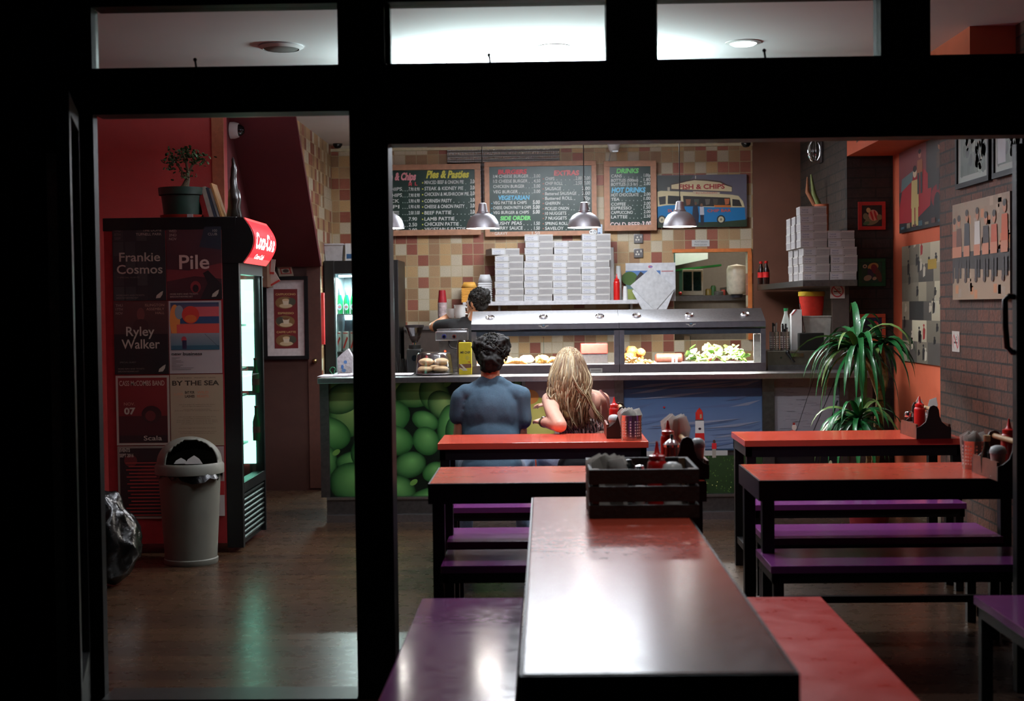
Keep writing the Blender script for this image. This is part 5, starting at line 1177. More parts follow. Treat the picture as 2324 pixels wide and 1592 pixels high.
for i, z in enumerate((.62, .93, 1.1, 1.38)):
    m = MB(); m.box(FXA + .05, FXD - .1, FY0 + .05, FY1 - .06, z - .012, z, STEEL_D); m.build('rack', t)
FL = emis('fridge_tube', (222, 255, 242), 5.5)
for z0_, z1_ in ((.47, .915), (.945, 1.075), (1.105, 1.67)):
    m = MB(); m.box(FXD - .155, FXD - .055, FY1 - .05, FY1 - .032, z0_, z1_, FL); m.build('lamp_strip', t)
m = MB()
for i in range(9): m.cbox((FXD - .015, (FY0 + FY1) / 2, .08 + i * .032), (.012, FY1 - FY0 - .06, .02), mat('grille_grey', (60, 66, 64), .35, .6), (0, .5, 0))
m.box(FXB, FXD - .03, FY0 + .05, FY1 - .03, .03, .36, BLK_METAL); m.build('grille', t)
# curved lit header
HZ0, HZ1 = 1.755, 2.03
def hx_(v): q = v / (HZ1 - HZ0); return .012 + .085 * math.sin(PI * min(1, max(0, q)) * .86 + .18)
m = MB(); N = 12; pr = [(FXB, HZ0)] + [(FXD + hx_((HZ1 - HZ0) * i / N) - .004, HZ0 + (HZ1 - HZ0) * i / N) for i in range(N + 1)] + [(FXB, HZ1)]
m.prism(pr, .02, BLK_METAL, axis='y', a=FY0 - .003); m.prism(pr, FY1 - FY0 - .02, BLK_METAL, axis='y', a=FY0 + .0175); m.build('header_housing', t)
a = Art(eps=.0003); W = FY1 - FY0 - .04; H = HZ1 - HZ0
for i in range(16): a.rect(0, H * i / 16, W, H * (i + 1) / 16, (206, 24, 34) if 1 < i < 15 else (214, 60, 60), inc=False)
a.k += 1; a.text('Coca-Cola', .04, H * .34, H * .36, (255, 240, 238), fit=W * .86, bold=.03, shear=.25); a.k += 1
a.text('Coca-Cola', .16, H * .12, H * .10, (255, 200, 198), fit=W * .4, bold=.03, shear=.25)
for st_ in range(len(a.v)): pass
a.build('lit_header', (FXD, FY0 + .02, HZ0), UY, UZ, t, print_mat('lit_sign', .4, 2.6), warp=lambda v: Vector((v.x + hx_(v.z - HZ0), v.y, v.z)))
light('AREA', 'fridge_lamp', (FXD - .02, 8.95, 1.1), 1.3, (.82, 1.0, .92), rot=(0, R(-90), 0), shape='RECTANGLE', size=1.2, size_y=.4, spread=R(150))
for i, (y_, z_) in enumerate([(9.165, .9355), (9.165, .6255)]):
    x_ = FXD - .038; gg = thing('beer_bottle', 'green bottle %s inside the tall red fridge' % ['on the middle rack', 'on the low rack'][i], 'bottle', (x_, y_, z_), 'bottles in the tall fridge')
    m = MB(); m.lathe([(0, 0), (.024, 0), (.024, .12), (.011, .17), (.01, .215)], mat('green_glass', (20, 110, 60), .1, coat=.5), c=(x_, y_, z_), n=14); m.build('body', gg)
    m = MB(); m.lathe([(.0245, .05), (.0245, .09)], mat('red_label', (190, 60, 50), .5), c=(x_, y_, z_), n=14); m.lathe([(.012, .212), (.012, .225), (0, .226)], mat('cola_cap'), c=(x_, y_, z_), n=12); m.build('label_and_cap', gg)
# posters on the fridge side
OFF = (176, 166, 150)
def poster(x0, y0, x1, y1, lab, bg, draw, border=None, Y=8.537, group='gig posters on the fridge side'):
    A = at(x0, (y0 + y1) / 2, Y); B = at(x1, (y0 + y1) / 2, Y); Z1, Z0 = at((x0 + x1) / 2, y0, Y).z, at((x0 + x1) / 2, y1, Y).z
    W, H = B.x - A.x, Z1 - Z0; q = mpp(Y)
    m = MB(); m.box(A.x, B.x, Y, Y + .002, Z0, Z1, mat('poster_paper', (170, 160, 150), .7)); m.keep = False
    o = m.build('poster'); tag(o, lab, 'poster', group)
    a = Art()
    if border: a.rect(0, 0, W, H, border); a.rect(5 * q, 5 * q, W - 5 * q, H - 5 * q, *bg)
    else: a.rect(0, 0, W, H, *bg)
    draw(a, W, H, q); a.v = [(min(max(x, 0), W), min(max(y, 0), H), z) for x, y, z in a.v]
    a.build('printing', (A.x, Y, Z0), UX, UZ, o, print_mat('poster_print', .55))
def bird(a, W, q): a.poly([(W - 24 * q, 5 * q), (W - 14 * q, 6 * q), (W - 9 * q, 13 * q), (W - 7 * q, 22 * q), (W - 13 * q, 19 * q), (W - 22 * q, 12 * q)], OFF)
def pA(a, W, H, q):
    for i in range(5):
        for j in range(3): a.rect(j * 27 * q + 2 * q, H - (i + 1) * 34 * q + 2 * q, j * 27 * q + 25 * q, H - i * 34 * q, [(50, 48, 50), (38, 34, 36), (58, 56, 56)][(i * 2 + j) % 3], inc=False)
    a.k += 1
    for i, s_ in enumerate(('THU', '8TH', 'SEP')): a.text(s_, 5 * q, H - (11 + 9 * i) * q, 6 * q, (100, 94, 88), fit=14 * q)
    a.text('THE DOME', W - 8 * q, H - 11 * q, 6 * q, OFF, al='R', fit=43 * q); a.text('TUFNELL PARK', W - 8 * q, H - 20 * q, 6 * q, OFF, al='R', fit=59 * q)
    a.text('Frankie', 15 * q, 90 * q, 21 * q, OFF, fit=94 * q, bold=.012); a.text('Cosmos', 9 * q, 62 * q, 21 * q, OFF, fit=105 * q, bold=.012)
    a.text('+ SPECIAL GUESTS', 10 * q, 52 * q, 3 * q, (120, 110, 100), fit=50 * q); a.text('MORE INFO AND TICKETS', 7 * q, 11 * q, 3.5 * q, (130, 120, 110), fit=64 * q); a.text('BIRDONTHEWIRE.NET', 7 * q, 5 * q, 3.5 * q, (130, 120, 110), fit=50 * q); bird(a, W, q)
def pB(a, W, H, q):
    a.poly([(0, H * .25), (W * .5, H * .32), (W, H * .28), (W, H * .5), (W * .4, H * .4), (0, H * .42)], (112, 40, 44)); a.poly([(W * .6, 0), (W, 0), (W, H * .2), (W * .85, H * .32), (W * .75, H * .4), (W * .66, H * .36), (W * .74, H * .22)], (24, 14, 18))
    a.ell(W * .52, H * .17, 12 * q, 14 * q, (128, 40, 44)); a.ell(W * .52, H * .15, 7 * q, 9 * q, (36, 16, 20)); a.poly([(W * .6, H * .72), (W, H * .68), (W, H), (W * .7, H)], (34, 40, 52)); a.k += 1
    for i, s_ in enumerate(('WED', '2ND', 'NOV')): a.text(s_, 7 * q, H - (12 + 9 * i) * q, 6 * q, OFF, fit=17 * q)
    a.text('100', W - 9 * q, H - 12 * q, 6 * q, OFF, al='R'); a.text('CLUB', W - 9 * q, H - 20 * q, 6 * q, OFF, al='R', fit=21 * q)
    a.text('Pile', 29 * q, 70 * q, 33 * q, (200, 176, 164), fit=69 * q, bold=.014); a.text('MORE INFO AND TICKETS', 7 * q, 11 * q, 3.5 * q, OFF, fit=64 * q); a.text('BIRDONTHEWIRE.NET', 7 * q, 5 * q, 3.5 * q, OFF, fit=52 * q); bird(a, W, q)
def pC(a, W, H, q):
    a.rect(0, H * .55, W, H, (62, 38, 36), (80, 44, 42)); a.ell(W * .5, H * .82, 9 * q, 15 * q, (108, 58, 54)); a.ell(W * .5, H * .66, 18 * q, 16 * q, (60, 30, 30)); a.k += 1
    for i, s_ in enumerate(('THU', '17TH', 'NOV')): a.text(s_, 5 * q, H - (12 + 9 * i) * q, 6 * q, (150, 136, 124), fit=16 * q)
    for i, (s_, f_) in enumerate((('ISLINGTON', 44), ('ASSEMBLY', 41), ('HALL', 20))): a.text(s_, W - 8 * q, H - (12 + 9 * i) * q, 6 * q, (170, 140, 120), al='R', fit=f_ * q)
    a.text('Ryley', 28 * q, 88 * q, 22 * q, OFF, fit=65 * q, bold=.012); a.text('Walker', 17 * q, 59 * q, 22 * q, OFF, fit=88 * q, bold=.012)
    a.text('SPECIAL GUEST', 12 * q, 26 * q, 3.5 * q, (110, 110, 100), fit=38 * q); a.text('MORE INFO AND TICKETS', 8 * q, 11 * q, 3.5 * q, (120, 116, 104), fit=60 * q); a.text('BIRDONTHEWIRE.NET', 8 * q, 5 * q, 3.5 * q, (120, 116, 104), fit=48 * q); bird(a, W, q)
def pD(a, W, H, q):
    y0 = 54 * q; X0, X1 = 4 * q, W - 5 * q; Y1 = H - 4 * q; M_ = y0 + 38 * q
    a.rect(X0, M_, X1, Y1, (214, 100, 80), (40, 70, 100)); a.rect(X0, M_ + 22 * q, X1, M_ + 38 * q, (46, 70, 104)); a.rect(X0 + 40 * q, M_ + 38 * q, X1, M_ + 60 * q, (206, 92, 96)); a.ell(X0 + 10 * q, M_ + 30 * q, 12 * q, 36 * q, (226, 140, 70)); a.ell(X0 + 20 * q, M_ + 48 * q, 10 * q, 16 * q, (140, 150, 156)); a.rect(X0 + 14 * q, M_, X1, M_ + 20 * q, (216, 84, 76)); a.ell(X0 + 46 * q, M_ + 42 * q, 20 * q, 20 * q, (206, 60, 50)); a.ell(X0 + 46 * q, M_ + 33 * q, 14 * q, 9 * q, (214, 106, 50)); a.rect(X0, y0, X1, M_, (70, 110, 122), (140, 144, 150)); a.rect(X0, y0, X1, y0 + 10 * q, (52, 92, 108)); a.ell(X0 + 30 * q, y0 + 24 * q, 6 * q, 7 * q, (170, 60, 70)); a.rect(X0 + 26 * q, y0 + 2 * q, X0 + 36 * q, y0 + 22 * q, (46, 40, 66)); a.line(X0 + 78 * q, y0 + 36 * q, X1 - 2 * q, y0 + 6 * q, .7 * q, (60, 60, 64)); a.k += 1
    a.text('new business', 5 * q, 42 * q, 7 * q, (40, 34, 34), fit=70 * q, bold=.02)
    for i in range(9): a.rect(5 * q, (36 - 3.4 * i) * q, (5 + [19, 10, 22, 27, 10, 26, 20, 50, 44][i]) * q, (36.9 - 3.4 * i) * q, (110, 104, 104), inc=False)
def pE(a, W, H, q):
    a.rect(6 * q, 6 * q, W - 6 * q, H * .42, (60, 20, 22)); a.ell(W * .66, H * .44, 23 * q, 20 * q, (50, 22, 22)); a.ell(W * .64, H * .42, 12 * q, 12 * q, (92, 34, 34)); a.rect(6 * q, 6 * q, W - 6 * q, H * .14, (34, 18, 20)); a.k += 1
    a.text('CASS McCOMBS BAND', 8 * q, H - 23 * q, 12 * q, (186, 168, 150), fit=104 * q, bold=.01); a.text('NOV.', 18 * q, H - 68 * q, 7 * q, (176, 140, 120), fit=25 * q); a.text('07', 18 * q, H - 88 * q, 15 * q, OFF, fit=26 * q, bold=.04); a.text('Scala', 62 * q, 11 * q, 11 * q, OFF, fit=42 * q, bold=.01)
def pF(a, W, H, q):
    D = (70, 60, 50)
    a.text('SOMETHING · PRESENTS · UNTIL', W / 2, H - 9 * q, 2.4 * q, D, al='C', fit=90 * q); a.text('BY THE SEA', 5 * q, H - 25 * q, 11 * q, D, fit=108 * q, bold=.03); a.rect(0, H - 19.5 * q, W, H - 18.3 * q, (166, 150, 124), inc=False)
    a.text('BAT FOR', 34 * q, H - 44 * q, 6 * q, D, fit=22 * q, bold=.04); a.text('LASHES', 34 * q, H - 53 * q, 6 * q, D, fit=22 * q, bold=.04); a.text('WILD', 62 * q, H - 44 * q, 6 * q, (200, 120, 84), fit=26 * q); a.text('BEASTS', 62 * q, H - 53 * q, 6 * q, (200, 120, 84), fit=26 * q); a.text('SUPER', 8 * q, H - 48 * q, 6 * q, (196, 140, 104), fit=22 * q)
    random.seed(9)
    for i, y in enumerate([70, 74, 81, 84, 98, 102, 106, 110, 114, 124, 132, 136]):
        w_ = random.uniform(.5, .88) * W; a.text('acts and stages all weekend by the shore', W / 2, H - y * q, 2.2 * q, (100, 86, 70), al='C', fit=w_)
def pG(a, W, H, q):
    a.ell(W * .25, H * .8, 15 * q, 14 * q, (96, 34, 34)); a.ell(W * .7, H * .6, 40 * q, 22 * q, (60, 18, 20)); a.k += 1
    a.text('EVENTS', 5 * q, H - 13 * q, 8 * q, OFF, fit=24 * q, bold=.03); a.text('SEPT 2016', 5 * q, H - 25 * q, 8 * q, OFF, fit=32 * q, bold=.03)
    for i in range(16): a.rect((18 + (i * 7) % 13) * q, H - (40 + i * 8) * q, W - (6 + (i * 5) % 9) * q, H - (37.4 + i * 8) * q, (150, 52, 48), inc=False)
def pH(a, W, H, q):
    a.rect(0, H * .3, W, H * .5, (170, 40, 44)); a.rect(W * .5, 0, W, H * .3, (190, 180, 176))
poster(256, 515, 376, 683, 'dark grey poster with two large words, top left of the fridge side', ((30, 28, 30), (40, 38, 40)), pA)
poster(378, 515, 503, 680, 'dark red poster with one large word, top right of the fridge side', ((60, 20, 26), (70, 34, 40)), pB)
poster(259, 684, 382, 850, 'near black poster with two large words, left of the sunset poster', ((16, 15, 17), (30, 22, 24)), pC)
poster(384, 683, 503, 848, 'white poster with a red sun over a seascape', ((176, 168, 166), (176, 168, 166)), pD)
poster(264, 853, 385, 1011, 'dark red poster with a wide pale border above the bin', ((92, 26, 28), (120, 34, 34)), pE, (168, 158, 144))
poster(387, 850, 507, 1012, 'beige line-up poster covered in small print', ((164, 148, 122), (170, 152, 126)), pF)
poster(268, 1013, 386, 1178, 'dark events poster with red lines of print, partly behind the bin', ((26, 16, 18), (34, 18, 20)), pG, (130, 120, 108))
poster(388, 1014, 509, 1172, 'pinkish poster almost hidden behind the bin', ((150, 110, 110), (170, 150, 146)), pH)
# ------------------------------------------------------------------ swing-top bin
p = at(432, 1150, 8.22); bx, by = p.x, 8.22
t = thing('waste_bin', 'grey domed waste bin with an open flap beside the poster-covered fridge', 'bin', (bx, by, 0))
GREYB = mat('bin_grey', (104, 104, 94), .55, noise=.1, ns=5)
m = MB(); m.lathe([(0, 0), (.152, 0), (.156, .012), (.156, .03), (.15, .035), (.178, .52), (.18, .535), (.17, .535), (.145, .05), (0, .04)], GREYB, c=(bx, by, 0), n=40); m.build('body', t)
m = MB(); random.seed(2); n = 40
rr = [[.183 + random.uniform(0, .008) + (.03 if (32 < j < 38) else 0), .5 + random.uniform(-.03, .03)] for j in range(n)]
v0 = [m.bm.verts.new((bx + .181 * math.cos(2 * PI * j / n), by + .181 * math.sin(2 * PI * j / n), .545)) for j in range(n)]
v1 = [m.bm.verts.new((bx + r_ * math.cos(2 * PI * j / n), by + r_ * math.sin(2 * PI * j / n), z_)) for j, (r_, z_) in enumerate(rr)]
BAG = mat('bin_bag_black', (8, 9, 9), .24, spec=.3, bump=.4, bs=25)
m._fin([m.bm.faces.new((v0[j], v0[(j + 1) % n], v1[(j + 1) % n], v1[j])) for j in range(n)], BAG); m.build('liner', t)
zt = at(432, 992, 8.2).z; z0 = .545; Hh = zt - z0 - .045; m = MB(); n = 64
prof = [(.188, z0 - .02), (.198, z0 - .018), (.198, z0 + .03), (.188, z0 + .04)] + [(.186 * math.cos(u), z0 + .045 + Hh * math.sin(u)) for u in [PI / 2 * k / 12 for k in range(13)]]
ca = math.atan2(-1, .38); wd = .95
def sk(i, j):
    if i < 4 or i > 12: return False
    th = 2 * PI * (j + .5) / n; d = abs((th - ca + PI) % (2 * PI) - PI); k = i - 4
    return d < wd * (1 - (k / 9.6) ** 2.4) ** .5 if k < 9.6 else False
m.lathe(prof, GREYB, c=(bx, by, 0), n=n, skip=sk)
o = m.build('domed_lid', t, recalc=True); sm = o.modifiers.new('thickness', 'SOLIDIFY'); sm.thickness = .007
m = MB(); m.lathe([(.178, z0 + .042), (.178, z0 + .043)], BLACK, c=(bx, by, 0)); 
m.lathe([(.17 * math.cos(u), z0 + .04 + (Hh - .03) * math.sin(u)) for u in [PI / 2 * k / 8 for k in range(9)]], mat('bin_inside', (10, 10, 10), .8), c=(bx, by + .02, 0), n=32, skip=lambda i, j: math.sin(2 * PI * (j + .5) / 32) < 0); m.build('inside', t)  # near-black inner shell, the dark of the opening put into its colour
p = at(432, 1070, by - .1)
for i, (dx, h_, w_) in enumerate([(.035, .05, .1), (-.045, .035, .08)]):
    m = MB(); m.prism([(-w_ / 2, 0), (w_ / 2, 0), (w_ * .3, h_ * .6), (0, h_), (-w_ * .35, h_ * .55)], .004, NAP, Matrix.Translation((bx + .02 + dx, by - .12 + .02 * i, z0 + .045)) @ Euler((-.3, 0, .1)).to_matrix().to_4x4())
    tag(m.build('used_napkin'), ['larger crumpled napkin showing in the bin opening', 'smaller napkin at the left of the bin opening'][i], 'napkin', 'napkins in the bin')
# black rubbish sack behind the door jamb
p = atz(262, 1350, 0); m = MB(); random.seed(5)
bmesh.ops.create_icosphere(m.bm, subdivisions=5, radius=1)
for v in m.bm.verts:
    c = v.co.copy(); z = (c.z + 1) / 2; rad = .26 * (1 - .62 * max(0, z - .25) ** 1.1) ; f = 1 + .12 * mnoise.noise(c * 2.2) + .07 * abs(mnoise.noise(c * 5)) + .03 * mnoise.noise(c * 11)
    v.co = Vector((c.x * rad * f * (1.0 if c.z < .9 else .6), c.y * rad * f, max(0, z * .78 + .05 * mnoise.noise(c * 3))))
m._fin(list(m.bm.faces), BAG); bmesh.ops.scale(m.bm, vec=(.95, .95, .68), verts=m.bm.verts); bmesh.ops.translate(m.bm, vec=(p.x - .16, p.y + .25, 0), verts=m.bm.verts)
tag(m.build('rubbish_sack'), 'full glossy black rubbish sack on the floor just inside the doorway', 'rubbish sack')
# ------------------------------------------------------------------ on top of the fridge
p = at(415, 478, 8.85); zf = FZ + .0005
t = thing('bonsai', 'small gnarled tree in a dark green pot on the fridge', 'plant', (p.x, p.y, zf))
PG = mat('pot_green', (30, 52, 42), .5, noise=.1)
m = MB(); m.lathe([(0, 0), (.13, 0), (.14, .03), (.13, .03), (.12, .012), (0, .012)], mat('saucer_red', (176, 52, 40), .4), c=(p.x, p.y, zf)); m.box(p.x + .06, p.x + .095, p.y - .135, p.y - .128, zf + .003, zf + .03, WHITE_P); m.build('saucer', t)
m = MB(); m.lathe([(0, .014), (.115, .014), (.13, .15), (.145, .155), (.148, .2), (.138, .2), (.125, .175), (0, .175)], PG, c=(p.x, p.y, zf), n=32); m.build('pot', t)
TR = mat('bonsai_bark', (104, 88, 66), .8, noise=.3, bump=.5)
m = MB(); b = Vector((p.x, p.y, zf + .175)); m.tube([b + Vector(q) for q in ((.0, 0, 0), (.02, 0, .04), (.03, .01, .08), (.035, .0, .13))], [.04, .024, .016, .01], TR)
for q in (((.035, 0, .08), (-.02, 0, .16), (-.05, .02, .21)), ((.03, 0, .1), (.06, .02, .17), (.1, .03, .2)), ((.035, 0, .12), (.03, -.02, .2), (.0, 0, .25))): m.tube([b + Vector(v) for v in q], [.01, .007, .004], TR, 6)
m.build('trunk', t)
LG = mat('leaf_green', (52, 84, 44), .5, noise=.3, ns=60); m = MB(); random.seed(6)
for i in range(260):
    cx_, cz_ = random.choice([(-.06, .2), (-.03, .24), (.02, .26), (.06, .24), (.1, .21), (.03, .2), (.12, .2), (-.07, .17), (.03, .11)])
    v = b + Vector((cx_ + random.gauss(0, .028), random.gauss(0, .04), cz_ + random.gauss(0, .02)))
    m.ico(v, (.013, .009, .003), LG, 1, (random.uniform(-1, 1), random.uniform(-1, 1), random.uniform(0, 3)))
m.build('foliage', t)
for i, (pxc, c, w_, h_, ln) in enumerate([(470, (150, 40, 40), .035, .2, .25), (481, (190, 184, 170), .028, .21, .26), (490, (60, 66, 80), .016, .205, .27), (497, (150, 150, 146), .014, .2, .28), (504, (196, 150, 96), .014, .235, .3)]):
    p = at(pxc, 486, 8.8); M = Matrix.Translation((p.x, 8.8, zf)) @ Matrix.Rotation(-ln, 4, 'Y')
    m = MB(); m.box(-w_ * .5, w_ * .5, 0, .15, .008, h_, mat('book%d' % i, c, .6), .002, M)
    tag(m.build('book'), ['red book leaning nearest the pot on the fridge', 'cream book leaning second from the pot', 'slate grey book in the middle of the leaning row', 'pale grey book beside the tan one on the fridge', 'tall tan book at the right end of the leaning row'][i], 'book', 'leaning books on the fridge')
p = at(532, 488, 8.9); m = MB(); random.seed(8); D = mat('figurine_dark', (30, 24, 18), .25, coat=.4, noise=.4)
m.lathe([(0, 0), (.045, 0), (.048, .03), (.04, .08), (.046, .13), (.036, .18), (.024, .2), (.026, .25), (.018, .28), (.02, .32), (.013, .35), (.012, .38), (0, .4)], D, c=(p.x, p.y, zf), n=14)
for v in m.bm.verts: v.co += Vector((1, 0, 0)) * .012 * mnoise.noise(v.co * 20)
tag(m.build('carved_figurine'), 'tall dark carved figurine at the front corner of the fridge top', 'figurine')
# ------------------------------------------------------------------ alcove door items
q = mpp(11.49)
A, B = at(599, 720, 11.49), at(700, 720, 11.49); Z1, Z0 = at(650, 628, 11.49).z, at(650, 816, 11.49).z
t = thing('coffee_picture', 'black framed coffee picture with wide white mount on the brown door', 'picture', ((A.x + B.x) / 2, 11.48, Z0)); W, H = B.x - A.x, Z1 - Z0
m = MB(); f = 8 * q
m.box(A.x, B.x, 11.465, 11.495, Z0, Z0 + f, BLACK); m.box(A.x, B.x, 11.465, 11.495, Z1 - f, Z1, BLACK); m.box(A.x, A.x + f, 11.466, 11.495, Z0 + f, Z1 - f, BLACK); m.box(B.x - f, B.x, 11.466, 11.495, Z0 + f, Z1 - f, BLACK); m.build('frame', t)
m = MB(); m.box(A.x + f * .8, B.x - f * .8, 11.478, 11.494, Z0 + f * .8, Z1 - f * .8, mat('mount_white', (196, 188, 188), .7)); m.build('mount', t)
a = Art(); u0, v0, w_, h_ = 24 * q, 25 * q, 54 * q, 135 * q
a.rect(u0, v0, u0 + w_, v0 + h_, (104, 30, 32))
for i, st in enumerate(('CAPPUCCINO', 'ESPRESSO', 'CAFFE LATTE')):
    y = v0 + h_ - (14 + 43 * i) * q; a.text(st, u0 + w_ / 2, y, 4.6 * q, (176, 150, 96), al='C', fit=[46, 36, 44][i] * q, bold=.03)
    cx_, cy_ = u0 + w_ / 2, y - 17 * q; a.ell(cx_ - 2 * q, cy_, 22 * q, 14 * q, (120, 92, 56)); a.ell(cx_ + [13, -13, 13][i] * q, cy_ + 2 * q, 10 * q, 9 * q, (66, 68, 54)); a.ell(cx_, cy_ - 7 * q, 15 * q, 5 * q, (196, 176, 140)); a.poly([(cx_ - 8 * q, cy_ + 7 * q), (cx_ + 8 * q, cy_ + 7 * q), (cx_ + 6 * q, cy_ - 5 * q), (cx_ - 5 * q, cy_ - 5 * q)], (212, 200, 176)); a.ell(cx_, cy_ + 6.5 * q, 7.5 * q, 2.6 * q, (110, 74, 46) if i == 1 else (206, 180, 140))
a.build('print', (A.x, 11.478, Z0), UX, UZ, t, PR)
a = Art(); a.poly([(0, 23 * q), (33 * q, 24 * q), (38 * q, 1 * q), (5 * q, 0)], (196, 188, 170)); a.poly([(6 * q, 19 * q), (30 * q, 20 * q), (34 * q, 6 * q), (9 * q, 5 * q)], (176, 60, 50)); a.poly([(9 * q, 17 * q), (27 * q, 18 * q), (30 * q, 8 * q), (12 * q, 7 * q)], (196, 188, 170)); a.ell(20 * q, 12.5 * q, 7 * q, 4 * q, (60, 50, 46))
tag(a.build('small_card', at(629, 628, 11.498), UX, UZ), 'small tilted white card with a red border above the coffee picture', 'card')
m = MB(); x0, x1 = at(583, 600, 11.2).x, at(606, 600, 11.2).x; z1, z0 = at(595, 562, 11.2).z, at(595, 652, 11.2).z
m.box(x0 - .03, x1, 11.2, 11.45, z0, z1, mat('meter_box', (110, 84, 66), .5), .004); m.ico(((x0 + x1) / 2, 11.196, (z0 * 3 + z1) / 4), (.008, .006, .008), WHITE_P)
tag(m.build('wall_cabinet'), 'small brown cabinet on the wall between fridge and coffee picture', 'cabinet')
for i, (x, y, w_, h_, an, lb) in enumerate([(608, 622, 14, 42, .1, 'upright red and white leaflet beside the small wall cabinet'), (604, 655, 34, 36, -.5, 'folded red edged leaflet drooping over the coffee frame corner')]):
    p = at(x, y, 11.3); m = MB(); M = Matrix.Translation((p.x, 11.3 + .04 * i, p.z)) @ Matrix.Rotation(an, 4, 'Y')
    m.box(0, w_ * q, 0, .012, 0, h_ * q * .8, mat('leaflet', (196, 170, 160), .6), 0, M); m.box(w_ * q * .1, w_ * q * .35, -.002, 0, h_ * q * .1, h_ * q * .8, mat('leaflet_red', (176, 50, 44), .6), 0, M); m.box(0, w_ * q, -.003, -.001, 0, h_ * q * .12, mat('leaflet_red'), 0, M)
    tag(m.build('leaflet'), lb, 'leaflet')
m = MB(); x0 = at(733, 700, 11.9).x; m.box(x0 - .012, x0 + .015, 11.85, 11.9, at(733, 782, 11.9).z, at(733, 665, 11.9).z, mat('red_strip', (176, 40, 44), .5)); tag(m.build('red_board'), 'narrow red board edge beside the drinks cooler', 'board')
# ------------------------------------------------------------------ glass-fronted cooler behind the counter
CYF = 12.0; X0, X1 = at(737, 720, CYF).x, at(905, 720, CYF).x; Z1 = at(820, 591, CYF).z
t = thing('bottle_cooler', 'black drinks cooler with a bright window behind the counter', 'cooler', ((X0 + X1) / 2, 12.25, 0))
WX0, WX1 = at(760, 720, CYF).x, at(894, 720, CYF).x; WZ1, WZ0 = at(820, 621, CYF).z, .5
m = MB(); m.box(X0, WX0, CYF, 12.59, 0, Z1, BLK_METAL, .004); m.box(WX1, X1, CYF, 12.59, 0, Z1, BLK_METAL, .004); m.box(WX0, WX1, CYF, 12.59, WZ1, Z1 - .002, BLK_METAL); m.box(WX0, WX1, CYF, 12.59, 0.002, WZ0, BLK_METAL); m.build('case', t)
m = MB(); m.box(WX0, WX1, 12.57, 12.588, WZ0, WZ1, mat('cooler_lining', (214, 228, 236), .5)); m.box(WX0 + .002, WX0 + .006, CYF + .03, 12.57, WZ0, WZ1, mat('cooler_lining')); m.build('lining', t)
m = MB(); m.box(WX0, WX1, CYF + .004, CYF + .01, WZ0, WZ1, GLASS); m.build('door_glass', t)
m = MB(); m.cyl((WX0 + .03, CYF + .05, WZ1 - .02), (WX1 - .03, CYF + .05, WZ1 - .02), .01, emis('cooler_tube', (220, 236, 255), 7)); m.build('lamp_tube', t)
light('AREA', 'cooler_lamp', ((WX0 + WX1) / 2, CYF + .1, WZ1 - .03), 32, (.85, .94, 1.0), shape='RECTANGLE', size=.4, size_y=.05)
SH = [at(780, 713, 12.15).z, at(780, 797, 12.15).z]
for z in SH:
    m = MB(); m.box(WX0, WX1, 12.06, 12.5, z - .008, z, mat('cooler_rack', (170, 180, 186), .3, .8)); m.build('rack', t)
GB = mat('green_glass2', (16, 120, 66), .1, coat=.4, emit=(10, 90, 50), es=0)
for i in range(9):
    x_ = at(771 + 15.2 * i, 700, 12.12).x
    if x_ > WX1 - .03: break
    g2 = thing('beer_bottle', 'green beer bottle with oval white label, %s in the cooler row' % ['leftmost', 'second', 'third', 'fourth', 'fifth', 'sixth', 'seventh', 'eighth', 'ninth'][i], 'beer bottle', (x_, 12.14, SH[0]), 'beer bottles on the cooler rack')
    m = MB(); m.lathe([(0, 0), (.026, 0), (.027, .01), (.027, .11), (.012, .165), (.0115, .205)], GB, c=(x_, 12.14, SH[0]), n=14); m.build('body', g2)
    m = MB(); m.lathe([(.0125, .16), (.0145, .165), (.0135, .22), (0, .222)], mat('foil_silver', (190, 196, 206), .3, .7), c=(x_, 12.14, SH[0]), n=12); m.build('foil_cap', g2)
    a = Art(); a.ell(0, 0, .019, .028, (196, 200, 206)); a.ell(0, 0, .014, .02, (150, 160, 170)); a.rect(-.012, -.005, .012, .004, (176, 60, 60)); a.build('oval_label', (x_, 12.14 - .0275, SH[0] + .06), UX, UZ, g2, PR)
for i in range(8):
    x_ = at(768 + 17 * i, 780, 12.12).x
    if x_ > WX1 - .03: break
    g2 = thing('beer_can', 'white beer can with a red slash, %s on the lower cooler rack' % ['leftmost', 'second', 'third', 'fourth', 'fifth', 'sixth', 'seventh', 'eighth'][i], 'can', (x_, 12.13, SH[1]), 'cans on the lower cooler rack')
    m = MB(); m.lathe([(0, 0), (.027, 0), (.031, .008), (.031, .155), (.027, .168), (0, .166)], mat('can_white', (206, 204, 204), .3, .3), c=(x_, 12.13, SH[1]), n=18); m.build('body', g2)
    a = Art(); a.poly([(-.022, .03), (-.012, .02), (.022, .11), (.012, .125)], (196, 50, 44)); a.rect(-.02, .15, .02, .158, (196, 50, 44)); a.build('slash', (x_, 12.13 - .0312, SH[1]), UX, UZ, g2, PR)
